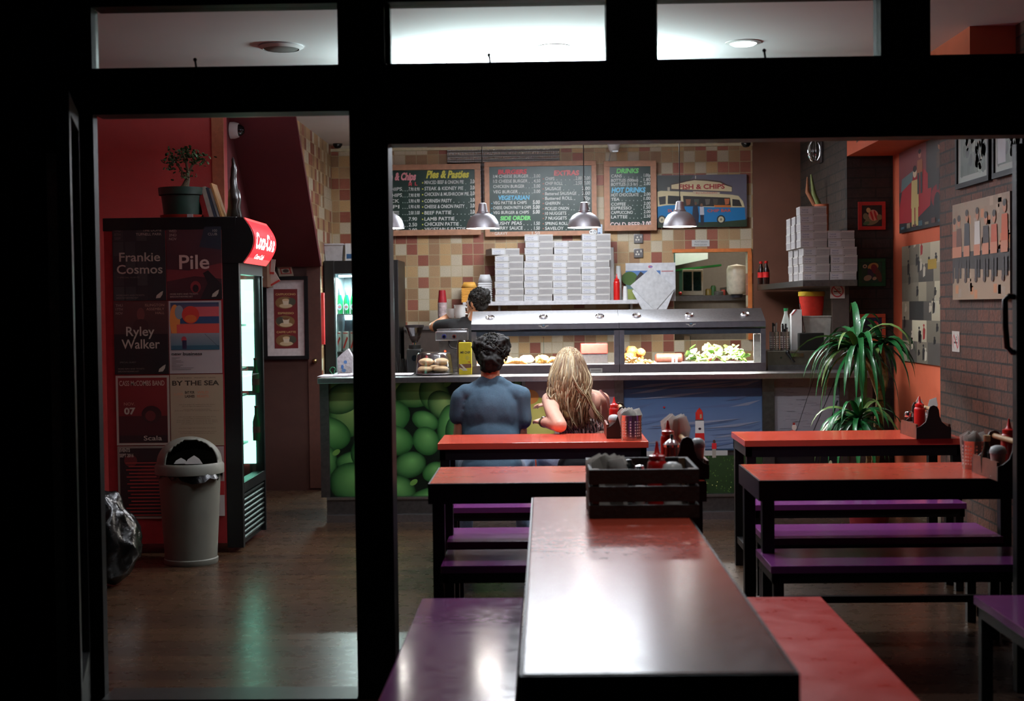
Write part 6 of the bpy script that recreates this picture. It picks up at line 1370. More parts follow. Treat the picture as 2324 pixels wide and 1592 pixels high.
# tub and carton on the cooler
p = at(760, 588, 12.2); w_ = 42 * mpp(12.2)
t = thing('storage_tub', 'white lidded plastic tub on top of the bottle cooler', 'tub', (p.x, 12.2, Z1)); h_ = 36 * mpp(12.2)
m = MB(); m.prism([(-w_ * .42, 0), (w_ * .42, 0), (w_ * .5, h_), (-w_ * .5, h_)], .2, mat('tub_plastic', (184, 180, 182), .4, noise=.1), Matrix.Translation((p.x, 12.12, Z1 + .0005))); m.build('body', t)
m = MB(); m.box(p.x - w_ * .53, p.x + w_ * .53, 12.11, 12.33, Z1 + h_, Z1 + h_ + .014, mat('tub_lid', (200, 198, 202), .4), .003); m.build('lid', t)
p = at(794, 588, 12.2); m = MB(); m.box(p.x - .03, p.x + .05, 12.14, 12.26, Z1 + .0005, Z1 + .15, WHITE_P); m.box(p.x - .02, p.x + .03, 12.139, 12.14, Z1 + .02, Z1 + .06, mat('carton_blue', (50, 90, 130), .5)); tag(m.build('carton'), 'white carton with a blue mark beside the tub on the cooler', 'carton')
# ------------------------------------------------------------------ things on the counter, left to right
CT = 1.0005
m = MB()
for i, (x0, x1, r_) in enumerate([(724, 800, .02), (760, 936, -.015), (790, 860, .05)]):
    A, B = at(x0, 846, 9.95).x, at(x1, 846, 9.95).x; M = Matrix.Translation(((A + B) / 2, 9.98, CT + .004 * i)) @ Matrix.Rotation(r_, 4, 'Z')
    m.box(-(B - A) / 2, (B - A) / 2, -.13 + .02 * i, .2, 0, .0035, mat('wrap_paper', (214, 214, 224), .7, noise=.1, ns=40), 0, M)
o = tag(m.build('wrapping_paper'), 'loose white wrapping paper lying on the left end of the counter', 'paper')
p = at(783, 838, 10.3); t = thing('paper_bag', 'white paper bag with blue spots standing in front of the bottle cooler', 'bag', (p.x, 10.3, CT))
m = MB(); q = mpp(10.3); P = [(-16 * q, 0), (17 * q, 0), (19 * q, 38 * q), (8 * q, 57 * q), (-2 * q, 50 * q), (-17 * q, 36 * q)]
m.prism(P, .08, mat('bag_paper', (190, 190, 196), .7, noise=.15, ns=50, bump=.5, bs=40), Matrix.Translation((p.x, 10.28, CT))); m.build('bag', t)
a = Art(); a.ell(2 * q, 27 * q, 4 * q, 4 * q, (84, 130, 190)); a.ell(-5 * q, 16 * q, 3 * q, 5 * q, (70, 120, 190)); a.ell(-2 * q, 8 * q, 5 * q, 4 * q, (96, 140, 190)); a.build('spots', (p.x, 10.28, CT), UX, UZ, t, PR)
p = at(755, 838, 10.2); m = MB(); m.tube([(p.x + .022 * math.cos(u) * (1 if math.sin(u) > 0 else .6), 10.2, CT + .028 + .026 * math.sin(u)) for u in [2 * PI * k / 12 for k in range(13)]], .004, mat('green_loop', (20, 110, 70), .4), 6); tag(m.build('green_loop'), 'small green loop standing on the counter left of the paper bag', 'cable tie')
# wooden pot of dark utensils hidden behind the post edge
m = MB(); random.seed(4); p = at(912, 842, 10.35)
for i in range(9): m.tube([(p.x + (i - 4) * .018, 10.35, CT), (p.x + (i - 4) * .02 + random.uniform(-.01, .01), 10.35, CT + .09 + random.random() * .06)], [.011, .006], mat('black_plastic', (12, 14, 12), .4), 6)
tag(m.build('black_utensils'), 'bunch of dark upright utensils between the post and the grinder', 'utensils', kind='stuff')
# coffee grinder
p = at(942, 836, 10.38); q = mpp(10.38)
t = thing('coffee_grinder', 'black coffee grinder with a smoky bean hopper', 'coffee grinder', (p.x, 10.38, CT)); z = lambda y: at(942, y, 10.38).z
m = MB(); m.box(p.x - .055, p.x + .055, 10.3, 10.46, CT, z(792), mat('black_plastic'), .01); m.cyl((p.x, 10.38, z(793)), (p.x, 10.38, z(783)), .045, mat('black_plastic')); m.build('body', t)
m = MB(); m.cyl((p.x + .01, 10.296, z(812)), (p.x + .01, 10.25, z(812)), .022, CHROME); m.cyl((p.x, 10.38, z(788)), (p.x, 10.38, z(778)), .018, CHROME); m.build('dosing_barrel', t)
m = MB(); m.lathe([(.02, z(778)), (.04, z(766)), (.064, z(744)), (.066, z(742))], glassy('hopper_glass', (150, 140, 124), .1, .12), c=(p.x, 10.38, 0)); m.build('hopper', t)
m = MB(); m.lathe([(0, z(779)), (.019, z(778)), (.046, z(764)), (0, z(763))], mat('coffee_beans', (36, 20, 12), .5, noise=.5, ns=200), c=(p.x, 10.38, 0)); m.lathe([(.066, z(744)), (.07, z(742)), (.07, z(738)), (0, z(737))], mat('hopper_lid', (30, 24, 26), .4), c=(p.x, 10.38, 0)); m.build('beans_and_lid', t)
# espresso machine
Y = 10.42; X0, X1 = at(989, 800, Y).x, at(1062, 800, Y).x; z = lambda y: at(1020, y, Y).z
t = thing('espresso_machine', 'small steel espresso machine in front of the staff member', 'coffee machine', ((X0 + X1) / 2, Y + .15, CT))
m = MB(); m.box(X0, X1, Y - .02, Y + .12, z(774), z(752), STEEL, .008); m.box(X0 + .01, X1, Y + .0, Y + .12, z(752), z(747), CHROME, .003); m.build('head', t)
m = MB(); m.box(X0 + .02, X1, Y + .06, Y + .12, CT + .03, z(774.5), STEEL_D, .006); m.box(X0, X1, Y - .02, Y + .12, CT, CT + .03, BLK_METAL, .004); m.build('body', t)
for i, (x, r_, c) in enumerate([(1008, .016, (40, 40, 90)), (1031, .014, (90, 36, 30))]):
    p = at(x, 764, Y - .02); m = MB(); m.cyl((p.x, Y - .02, p.z), (p.x, Y - .036, p.z), r_, mat('dial%d' % i, c, .3)); m.cyl((p.x, Y - .036, p.z), (p.x, Y - .039, p.z), r_ * .6, CHROME); m.build('dial', t)
p = at(1010, 798, Y + .05); m = MB(); m.box(p.x - .006, p.x + .006, Y + .052, Y + .0599, p.z - .006, p.z + .006, emis('red_led', (255, 70, 40), 4)); m.build('red_light', t)
p = at(1025, 780, Y + .02); m = MB(); m.tube([(p.x - .02, Y + .02, z(774)), (p.x - .02, Y + .0, z(783)), (p.x, Y - .01, z(790)), (p.x + .05, Y - .01, z(793))], .006, BLK_METAL); m.build('steam_wand', t)
# stack of red cups
p = at(1004, 740, 10.7); m = MB()
t = thing('cup_stack', 'stack of red paper cups beside the tiled wall', 'cup stack', (p.x, 12.35, 1.2)); zb, zt = at(1004, 740, 12.35).z, at(1004, 659, 12.35).z; zm = at(1004, 687, 12.35).z; r_ = .041; X = at(1004, 700, 12.35).x; n = 14; prof = [(0, zb)]
for i in range(n): h_ = (zm - zb) / n; prof += [(r_, zb + h_ * i), (r_, zb + h_ * (i + .45)), (r_ * .94, zb + h_ * (i + .5)), (r_ * .94, zb + h_ * (i + 1))]
m = MB(); m.lathe(prof, mat('cup_rims', (196, 176, 176), .5, noise=.3), c=(X, 12.35, 0)); m.build('stacked_rims', t)
m = MB(); m.lathe([(r_ * .96, zm), (r_ * .7, zt), (0, zt)], mat('cup_red', (160, 34, 44), .45), c=(X, 12.35, 0)); m.build('top_cup', t)
XL = bpy.data.objects['bottle_cooler'].location.x + .345; m = MB(); m.box(XL, X + .25, 12.1, 12.59, zb - .03, zb - .001, STEEL_D); m.box(XL, X + .25, 12.12, 12.59, 0, zb - .03, mat('back_unit', (60, 50, 44), .5)); tag(m.build('back_counter'), 'back work surface under the stack of red cups', 'worktop')
# bread dome
p = at(984, 842, 9.92); BX, BYY = p.x, 9.98; r_ = 47 * mpp(9.98)
t = thing('bread_stand', 'low cake stand with a clear lid beside the yellow box', 'cake stand', (BX, BYY, CT))
m = MB(); m.lathe([(0, 0), (r_ * .8, 0), (r_, .008), (r_ * 1.02, .014), (r_ * .95, .014), (0, .012)], CHROME, c=(BX, BYY, CT)); m.build('plate', t)
m = MB(); hD = at(984, 800, 9.98).z - CT; m.lathe([(r_ * .93, .015), (r_ * .84, hD * .88), (r_ * .78, hD * .97), (r_ * .6, hD), (0, hD)], glassy('dome_glass', (240, 242, 244), .15, .22), c=(BX, BYY, CT), n=36); m.build('clear_lid', t)
BUN = mat('bread_bun', (238, 206, 160), .6, noise=.2, ns=25)
for i, (dx, dy, dz) in enumerate([(-.062, -.02, 0), (.05, -.03, 0), (0, .06, 0), (-.055, .0, .052), (.05, .0, .052)]):
    m = MB(); m.ico((BX + dx, BYY + dy, CT + .04 + dz), (.054, .052, .027), BUN, 3, jit=.05); tag(m.build('bread_bun'), ['lower left bread bun under the clear lid', 'lower right bread bun under the clear lid', 'rear bread bun under the clear lid', 'upper left bread bun under the clear lid', 'upper right bread bun under the clear lid'][i], 'bun', 'buns under the clear lid')
# yellow box
Y = 9.95; X0, X1 = at(1041, 800, Y).x, at(1070, 800, Y).x; zt = at(1055, 778, Y).z; q = mpp(Y)
t = thing('yellow_box', 'yellow cardboard box with dark lettering at the left end of the hot case', 'box', ((X0 + X1) / 2, Y + .05, CT))
m = MB(); m.box(X0, X1, Y, Y + .1, CT, zt, mat('box_yellow', (216, 196, 50), .5, noise=.08), .002); m.build('carton', t)
a = Art(); W = X1 - X0; a.text('MR CHIP', W * .12, 48 * q, 5.5 * q, (40, 36, 30), fit=W * .78, bold=.03, shear=.1); a.ell(W * .66, 38 * q, 4 * q, 5 * q, (196, 180, 70)); a.poly([(0, 14 * q), (W, 16 * q), (W, 25 * q), (0, 24 * q)], (110, 70, 50)); a.poly([(2 * q, 24 * q), (6 * q, 24 * q), (20 * q, 10 * q), (15 * q, 9 * q)], (220, 216, 200)); a.poly([(0, 16 * q), (4 * q, 16 * q), (18 * q, 9 * q), (10 * q, 9 * q)], (206, 200, 180)); a.poly([(19 * q, 29 * q), (26 * q, 27 * q), (25 * q, 30 * q)], (180, 50, 30)); a.build('lettering', (X0, Y, CT), UX, UZ, t, PR)
p = at(1052, 776, Y + .12); m = MB(); zc = at(1052, 772, Y + .15).z; m.lathe([(0, 0), (.05, 0), (.052, zc - CT - .03), (.04, zc - CT), (0, zc - CT)], glassy('jar_glass', (210, 200, 170), .08, .15), c=(p.x, Y + .17, CT)); tag(m.build('storage_jar'), 'tall clear jar standing just behind the yellow box', 'jar')
# ------------------------------------------------------------------ right end equipment
Y = 10.15; X0 = at(1742, 810, Y).x; X1 = 2.24; zt = at(1800, 797, Y).z
t = thing('fryer_range', 'steel fryer range with a lever, right of the display cases', 'fryer', ((X0 + X1) / 2, Y + .25, CT))
m = MB(); m.box(X0, X1, Y, Y + .45, CT, zt, mat('range_steel', (118, 116, 104), .35, .9, noise=.12), .004); m.box(X0, X1, Y - .012, Y, CT, CT + .035, STEEL_D); m.build('body', t)
p = at(1808, 806, Y); m = MB(); m.box(p.x - .05, p.x + .045, Y - .02, Y - .0005, p.z - .012, p.z + .012, CHROME); m.build('latch', t)
m = MB(); p = at(1786, 800, Y); p2 = at(1802, 822, Y); m.tube([(p.x, Y - .03, p.z), ((p.x + p2.x) / 2, Y - .035, (p.z + p2.z) / 2 - .01), (p2.x, Y - .03, p2.z)], [.014, .008, .006], BLK_METAL); m.ico((p.x, Y - .03, p.z), .016, BLK_METAL); m.build('lever', t)
for i, x in enumerate((1772, 1856)):
    p = at(x, 812, Y); m = MB(); m.cyl((p.x, Y - .0005, p.z), (p.x, Y - .012, p.z), .007, CHROME); m.build('screw_knob', t)
for i, (x, lb) in enumerate([(1757, 'perforated steel cutlery pot nearest the salad case'), (1781, 'perforated steel cutlery pot right of its twin by the salad case')]):
    Yh = 10.27; p = at(x, 790, Yh); m = MB(); r_ = .034; h_ = .135; m.lathe([(0, .002), (r_, 0), (r_, h_), (r_ * .96, h_), (r_ * .96, .006), (0, .006)], PERF, n=28); m.keep = True
    o = m.build('cutlery_holder'); o.location = (p.x, Yh, zt + .0005); tag(o, lb, 'cutlery holder', 'perforated steel holders')
    random.seed(i); m = MB()
    for k in range(8): dx, dy = random.uniform(-.018, .018), random.uniform(-.018, .018); m.tube([(p.x + dx * .6, Yh + dy * .6, zt + .01), (p.x + dx, Yh + dy, zt + h_ + random.uniform(.02, .07))], [.004, .007], random.choice([STEEL, mat('black_plastic')]), 6)
    tag(m.build('forks'), ['forks standing in the cutlery pot nearest the case', 'forks standing in the right cutlery pot'][i], 'cutlery', kind='stuff')
Yb = 10.45; zb = zt + .0005
p = at(1784, 770, Yb); t = thing('vinegar_jug', 'clear bottle with a green cap behind the cutlery pots', 'bottle', (p.x, Yb, zb)); zz = at(1784, 700, Yb).z
m = MB(); m.lathe([(0, 0), (.035, 0), (.037, (zz - zb) * .6), (.014, (zz - zb) * .86), (.013, (zz - zb) * .95)], mat('clear_pet', (170, 176, 170), .12, noise=0, coat=.4), c=(p.x, Yb, zb)); m.build('body', t)
m = MB(); m.lathe([(.015, (zz - zb) * .93), (.017, zz - zb), (0, zz - zb)], mat('green_cap', (30, 120, 70), .4), c=(p.x, Yb, zb)); m.build('cap', t)
p = at(1806, 770, 10.4); zz = at(1806, 703, 10.4).z; t = thing('milk_carton', 'white carton with a sloped red top leaning by the tub', 'carton', (p.x, 10.4, zb))
m = MB(); w_ = .075; h_ = zz - zb; m.prism([(-w_ / 2, 0), (w_ / 2, 0), (w_ / 2, h_), (-w_ * .1, h_), (-w_ / 2, h_ * .88)], .075, WHITE_P, Matrix.Translation((p.x, 10.36, zb))); m.build('carton_body', t)
m = MB(); m.prism([(-w_ / 2, h_ * .88), (-w_ * .1, h_), (0, h_), (0, h_ * .985), (-w_ * .08, h_ * .97), (-w_ / 2, h_ * .85)], .002, mat('carton_red', (190, 50, 50), .5), Matrix.Translation((p.x, 10.357, zb))); m.build('red_edge', t)
X0_, X1_ = at(1811, 740, 10.5).x, at(1884, 740, 10.5).x; z1, z0 = at(1850, 717, 10.5).z, zb
t = thing('storage_tub', 'large white rimmed tub under the red bucket', 'tub', ((X0_ + X1_) / 2, 10.6, z0))
m = MB(); m.prism([(.02, 0), (X1_ - X0_ - .02, 0), (X1_ - X0_, z1 - z0 - .012), (0, z1 - z0 - .012)], .12, mat('tub_grey', (168, 168, 160), .45), Matrix.Translation((X0_, 10.46, z0))); m.build('body', t)
m = MB(); m.box(X0_ - .006, X1_ + .006, 10.455, 10.585, z1 - .012, z1, mat('tub_grey'), .002); m.build('rim', t)
p = at(1842, 717, 10.52); z2 = at(1842, 662, 10.52).z; r_ = 29 * mpp(10.52)
t = thing('red_bucket', 'red bucket with a yellow rim on the white tub', 'bucket', (p.x, 10.52, z1)); h_ = z2 - z1
m = MB(); w0, w1 = r_ * .92, r_ * 1.02; m.box(0, 0.0001, 0, .0001, 0, .0001, KET) if False else None
m.lathe([(0, 0.0005), (.058, 0.0005), (.066, h_ * .82)], mat('bucket_red', (184, 44, 32), .4), c=(p.x, 10.52, z1)); M = Matrix.Translation((p.x, 10.52, z1)) @ Matrix.Diagonal((1.4, 1, 1, 1)) @ Matrix.Translation((-p.x, -10.52, -z1)); bmesh.ops.transform(m.bm, matrix=M, verts=m.bm.verts); m.build('body', t)
m = MB(); m.lathe([(.066, h_ * .8), (.07, h_ * .82), (.07, h_ * .98), (.064, h_)], mat('bucket_yellow', (190, 160, 40), .4), c=(p.x, 10.52, z1)); bmesh.ops.transform(m.bm, matrix=M, verts=m.bm.verts); m.build('rim', t)
m = MB(); X0_, X1_ = at(1812, 775, 10.3).x, at(1868, 775, 10.3).x; m.box(X0_, X1_, 10.26, 10.34, zb, at(1840, 756, 10.3).z, mat('black_plastic'), .006); tag(m.build('card_terminal'), 'plain black box in front of the white tub', 'box')
t = thing('cutlery_stick', 'thin dark rod leaning against the white tub', 'rod', (0, 0, 0)); bpy.data.objects.remove(t)
p = at(1826, 754, 10.35); p2 = at(1820, 690, 10.35); m = MB(); m.cyl((p.x, 10.35, p.z + .0), (p2.x, 10.44, p2.z), .004, mat('stick_dark', (60, 30, 24), .5)); tag(m.build('thin_rod'), 'thin dark rod leaning between the black box and the tub', 'rod')
# ------------------------------------------------------------------ signs and pictures on the right
def nosmoke(org, U, W, H, lab, parent_name='no_smoking_sign'):
    a = Art(); a.rect(0, 0, W, H, (200, 192, 184)); r_ = W * .42; cx_, cy_ = W / 2, H / 2
    a.ell(cx_, cy_, r_, r_ * H / W if H / W < 1.2 else r_, (176, 34, 40), n=32); a.ell(cx_, cy_, r_ * .82, r_ * .82, (204, 196, 188), n=32)
    a.rect(cx_ - r_ * .6, cy_ - r_ * .18, cx_ + r_ * .35, cy_ - r_ * .02, (40, 36, 36)); a.rect(cx_ + r_ * .4, cy_ - r_ * .18, cx_ + r_ * .55, cy_ - r_ * .02, (40, 36, 36)); a.ell(cx_ + r_ * .2, cy_ + r_ * .3, r_ * .22, r_ * .16, (70, 66, 66)); a.ell(cx_ + r_ * .2, cy_ + r_ * .3, r_ * .14, r_ * .09, (204, 196, 188)); a.line(cx_ - r_ * .62, cy_ + r_ * .62, cx_ + r_ * .62, cy_ - r_ * .62, r_ * .17, (176, 34, 40), True)
    tag(a.build(parent_name, org, U, UZ), lab, 'sign', 'no smoking signs')
p = at(1884, 678, 10.41); q = mpp(10.41); nosmoke((p.x, 10.41, p.z), UX, 33 * q, 34 * q, 'no smoking sign below the corner shelf of boxes')
p = atx(2161, 798, 2.497); p2 = atx(2178, 798, 2.497); nosmoke((2.497, p.y, p.z), (0, -1, 0), p.y - p2.y, .125, 'no smoking sign on the right brick wall beside the orange wall')
def small_frame(x0, y0, x1, y1, lab, fc, bg, blobs, Y=10.64):
    A, B = at(x0, (y0 + y1) / 2, Y).x, at(x1, (y0 + y1) / 2, Y).x; Z1, Z0 = at((x0 + x1) / 2, y0, Y).z, at((x0 + x1) / 2, y1, Y).z; q = mpp(Y); f = 8 * q
    t = thing('framed_painting', lab, 'painting', ((A + B) / 2, Y, Z0), 'small framed paintings on the brick pier'); mt = mat('frame_%d_%d' % (fc[0], fc[1]), fc, .5)
    m = MB(); m.box(A, B, Y, Y + .018, Z0, Z0 + f, mt, .002); m.box(A, B, Y, Y + .018, Z1 - f, Z1, mt, .002); m.box(A, A + f, Y, Y + .017, Z0 + f, Z1 - f, mt); m.box(B - f, B, Y, Y + .017, Z0 + f, Z1 - f, mt); m.build('frame', t)
    m = MB(); m.box(A + f * .5, B - f * .5, Y + .008, Y + .016, Z0 + f * .5, Z1 - f * .5, BLACK); m.build('backing', t)
    a = Art(); W, H = B - A, Z1 - Z0; a.rect(f, f, W - f, H - f, bg)
    for (u, v, ru, rv, c) in blobs: a.ell(u * W, v * H, ru * W, rv * H, c, .3)
    a.build('picture', (A, Y + .008, Z0), UX, UZ, t, PR)
small_frame(1948, 458, 2010, 522, 'small still life of a striped vase in a red frame, highest on the pier', (170, 44, 40), (24, 26, 22), [(.5, .32, .28, .14, (120, 116, 84)), (.56, .52, .18, .2, (206, 150, 130)), (.5, .52, .04, .2, (176, 40, 40)), (.64, .52, .04, .18, (176, 40, 40)), (.38, .7, .08, .09, (196, 186, 130)), (.78, .45, .1, .1, (130, 124, 84)), (.28, .48, .1, .12, (120, 120, 90)), (.3, .24, .12, .06, (70, 110, 70))])
small_frame(1948, 587, 2010, 650, 'small busy painting in a green frame, middle of the pier', (16, 84, 50), (30, 76, 60), [(.25, .72, .08, .07, (196, 196, 176)), (.25, .72, .04, .03, (40, 60, 60)), (.55, .7, .2, .14, (176, 150, 90)), (.6, .62, .12, .18, (120, 40, 60)), (.45, .45, .1, .2, (60, 50, 80)), (.75, .4, .1, .25, (96, 60, 50)), (.35, .3, .15, .1, (170, 170, 150)), (.6, .28, .08, .06, (190, 180, 150))])
small_frame(1948, 713, 2010, 777, 'small abstract painting in an orange frame behind the yucca leaves', (196, 84, 54), (24, 26, 60), [(.5, .3, .3, .14, (130, 134, 80)), (.6, .6, .16, .14, (206, 120, 100)), (.62, .68, .08, .07, (190, 40, 50)), (.3, .4, .12, .1, (60, 90, 60)), (.75, .35, .1, .16, (176, 150, 84))])
# posters on the orange wall
def wallposter(ya, yb, z0, z1, lab, draw, X=2.594, name='wall_poster', cat='poster', th=.012):
    m = MB(); m.box(X - th, X, yb, ya, z0, z1, mat('poster_edge', (50, 44, 40), .5)); o = m.build(name); tag(o, lab, cat)
    a = Art(); W, H = ya - yb, z1 - z0; draw(a, W, H); a.v = [(min(max(x, 0), W), min(max(y, 0), H), z) for x, y, z in a.v]
    a.build('printing', (X - th, ya, z0), (0, -1, 0), UZ, o, print_mat('poster_print', .55)); return o
def car(a, W, H):
    a.rect(0, 0, W, H, (26, 26, 28), (60, 50, 50)); a.rect(0, H * .5, W * .55, H, (110, 44, 46), (120, 60, 60)); a.poly([(0, H * .3), (W * .1, H * .62), (W * .5, H * .7), (W * .66, H * .55), (W * .62, H * .25), (W * .3, H * .1), (0, H * .12)], (150, 24, 34)); a.poly([(W * .04, H * .5), (W * .28, H * .6), (W * .3, H * .72), (W * .06, H * .66)], (90, 110, 110)); a.rect(W * .58, H * .45, W, H, (44, 44, 42), (66, 64, 62)); a.ell(W * .75, H * .34, W * .11, H * .13, (130, 26, 36)); a.ell(W * .75, H * .26, W * .06, H * .12, (30, 30, 32))
    for cx_, b_, c1, c2, s_ in ((.33, .05, (190, 170, 110), (206, 190, 160), 1.1), (.43, .42, (150, 90, 60), (170, 110, 90), .8), (.8, .4, (80, 60, 46), (170, 120, 90), .85), (.93, .3, (60, 60, 60), (160, 110, 80), .8)):
        x = W * cx_; a.poly([(x - W * .07 * s_, H * (b_ + .22)), (x + W * .07 * s_, H * (b_ + .22)), (x + W * .06 * s_, H * (b_ + .5 * s_)), (x - W * .06 * s_, H * (b_ + .5 * s_))], c1); a.ell(x, H * (b_ + .58 * s_), W * .035 * s_, H * .055 * s_, c2); a.ell(x, H * (b_ + .62 * s_), W * .034 * s_, H * .035 * s_, (26, 20, 20)); a.rect(x - W * .06 * s_, H * b_, x - W * .01, H * (b_ + .25), c1 if s_ > 1 else (50, 46, 46)); a.rect(x + W * .01, H * b_, x + W * .06 * s_, H * (b_ + .25), c1 if s_ > 1 else (50, 46, 46))
    for i in range(8): a.rect(W * (.05 + .12 * i), H * .04, W * (.12 + .12 * i), H * (.07 + .03 * (i % 2)), [(60, 90, 100), (120, 110, 90), (90, 50, 46)][i % 3])
def collage(a, W, H):
    a.rect(0, 0, W, H, (120, 112, 96)); random.seed(19); rows = [0, .18, .36, .52, .68, .83, 1.0]; pal = [(176, 168, 144), (160, 152, 128), (34, 34, 32), (104, 98, 84), (70, 66, 60), (186, 176, 152), (140, 132, 112)]
    for r_ in range(6):
        x = 0.0
        while x < .99:
            w_ = random.choice([.16, .22, .3, .36]); x1 = min(1, x + w_); c = random.choice(pal)
            if r_ == 0 and x1 > .85: c = (30, 96, 96)
            a.rect(W * x, H * rows[r_], W * x1, H * rows[r_ + 1], c, tuple(min(255, int(q_ * 1.15)) for q_ in c), inc=False); x = x1
    a.k += 1; random.seed(23)
    for i in range(34):
        x, y = random.random() * W, random.random() * H; c = random.choice([(24, 22, 22), (36, 32, 30), (40, 40, 40), (150, 40, 40), (190, 180, 160), (186, 178, 160), (24, 22, 22)]); h_ = random.uniform(.03, .09) * H
        a.poly([(x - W * .02, y), (x + W * .02, y + .01), (x + W * .03, y + h_), (x, y + h_ * 1.3), (x - W * .02, y + h_)], c, inc=False); a.ell(x, y + h_ * 1.4, W * .018, H * .012, c, inc=False, n=8)
    a.rect(W * .8, H * .03, W * .98, H * .17, (30, 110, 104)); a.rect(W * .85, H * .05, W * .88, H * .16, (16, 40, 44)); a.rect(W * .92, H * .05, W * .95, H * .16, (16, 40, 44)); a.rect(W * .55, H * .78, W * .72, H * .86, (170, 140, 56))
wallposter(10.40, 9.07, 1.97, 2.60 - .05, 'dark red car and figures poster high on the orange wall', car)
wallposter(10.33, 9.07, 1.05, 1.87, 'tall collage of many small grey figure prints on the orange wall', collage)
def beam(a, W, H):
    random.seed(17); a.rect(0, 0, W, H, (150, 128, 106), (140, 120, 100))
    for i in range(60): x, y = random.random() * W, random.random() * H; a.rect(x, y, x + .06, y + .05, random.choice([(160, 138, 116), (140, 116, 96), (176, 120, 84), (150, 134, 118)]), inc=False)
    a.k += 1; a.poly([(0, H * .34), (W, H * .26), (W, H * .47), (0, H * .5)], (34, 28, 26))
    for i, (x, c, hs) in enumerate([(.04, (150, 90, 70), 0), (.13, (90, 60, 50), .02), (.28, (50, 50, 54), .06), (.47, (190, 186, 180), .06), (.62, (50, 40, 40), .0), (.76, (170, 80, 54), .0), (.93, (176, 84, 50), .08)]):
        X = W * x; w_ = W * .055; y0 = H * .48
        a.poly([(X - w_, y0), (X + w_, y0), (X + w_ * .8, y0 + H * (.24 + hs)), (X - w_ * .8, y0 + H * (.24 + hs))], c); a.ell(X, y0 + H * (.31 + hs), w_ * .5, H * .06, (170, 116, 90)); a.ell(X, y0 + H * (.345 + hs), w_ * .5, H * .035, (40, 28, 24)); a.rect(X - w_ * .8, H * .2, X - w_ * .1, H * .4, (40, 34, 36)); a.rect(X + w_ * .1, H * .22, X + w_ * .8, H * .4, (40, 34, 36)); a.rect(X - w_ * 1.1, y0 - H * .04, X + w_ * .9, y0 + .04, (180, 120, 94)); a.ell(X - w_ * .5, H * .2, w_ * .4, H * .03, (60, 44, 40))
wallposter(8.66, 7.6, 1.48, 2.05, 'canvas of people sitting in a row along a dark beam', beam, X=2.499, name='canvas_picture', cat='picture', th=.03)
def grey(a, W, H):
    random.seed(3); a.rect(0, 0, W, H, (150, 158, 150)); a.rect(W * .08, H * .08, W * .92, H * .95, (70, 80, 72), (110, 120, 108))
    for i in range(50): a.ell(random.uniform(.12, .88) * W, random.uniform(.1, .9) * H, .03, .04, random.choice([(60, 70, 62), (130, 140, 128), (90, 100, 90), (40, 48, 44)]), random.random() * 3, inc=False, n=8)
def grey2(a, W, H):
    grey(a, W, H); a.k += 1; a.rect(W * .1, H * .1, W * .4, H * .45, (170, 176, 180)); a.rect(W * .1, H * .6, W * .7, H * .9, (150, 158, 162))
for i, (ya, yb, lb, dr) in enumerate([(8.62, 7.98, 'black framed grey photograph, left of the pair high on the brick', grey), (7.92, 7.42, 'black framed grey photograph, right of the pair high on the brick', grey2)]):
    t = thing('photo_frame', lb, 'picture', (2.48, (ya + yb) / 2, 2.14), 'framed photographs high on the brick'); z0, z1 = 2.14, 2.66; f = .03; X = 2.472
    m = MB(); m.box(X, 2.499, yb, ya, z0, z0 + f, BLACK); m.box(X, 2.499, yb, ya, z1 - f, z1, BLACK); m.box(X + .001, 2.499, yb, yb + f, z0 + f, z1 - f, BLACK); m.box(X + .001, 2.499, ya - f, ya, z0 + f, z1 - f, BLACK); m.build('frame', t)
    m = MB(); m.box(X + .012, 2.498, yb + f * .5, ya - f * .5, z0 + f * .5, z1 - f * .5, BLACK); m.build('backing', t)
    a = Art(); dr(a, ya - yb - 2 * f, z1 - z0 - 2 * f); a.build('photo', (X + .012, ya - f, z0 + f), (0, -1, 0), UZ, t, PR)
# ------------------------------------------------------------------ yucca
def strap(m, base, dirv, L, w_, droop, mt, n=9, twist=0):
    d = Vector(dirv).normalized(); p = Vector(base); side = d.cross(Vector((0, 0, 1))); side = side.normalized() if side.length > .05 else Vector((1, 0, 0)); side = Matrix.Rotation(twist, 3, d) @ side
    A, B, C = [], [], []
    for i in range(n + 1):
        q = i / n; ww = w_ * (min(1, .35 + q * 3) * (1 - q ** 2.2)) + .0006
        nrm = side.cross(d).normalized()
        A.append(m.bm.verts.new(p - side * ww + nrm * ww * .35)); B.append(m.bm.verts.new(p)); C.append(m.bm.verts.new(p + side * ww + nrm * ww * .35))
        d = (d + Vector((0, 0, -droop * (.4 + q * 1.4) / n))).normalized(); p = p + d * (L / n); side = (side - d * side.dot(d)).normalized()
    fs = []
    for i in range(n): fs += [m.bm.faces.new((A[i], B[i], B[i + 1], A[i + 1])), m.bm.faces.new((B[i], C[i], C[i + 1], B[i + 1]))]
    m._fin(fs, mt)
YL1 = mat('yucca_leaf', (36, 104, 54), .32, noise=.3, ns=12, coat=.25); YL2 = mat('yucca_leaf_pale', (110, 140, 76), .35, noise=.25, ns=12, coat=.2)
YB = mat('yucca_bark', (172, 140, 92), .8, noise=.35, ns=40, bump=.8, bs=60)
YY = 8.75; p = atz(1978, 1180, .12)
base = Vector((at(1972, 1100, YY).x, YY, 0))
t = thing('yucca_plant', 'tall yucca with drooping strap leaves between counter and orange wall', 'plant', tuple(base))
m = MB(); m.lathe([(0, 0), (.1, 0), (.135, .26), (.15, .265), (.15, .3), (.135, .3), (.125, .27), (0, .27)], mat('pot_red', (112, 26, 30), .45), c=base, n=28); m.build('pot', t)
def Q(x, y, dy=0): v = at(x, y, YY + dy); return Vector((v.x, YY + dy, v.z))
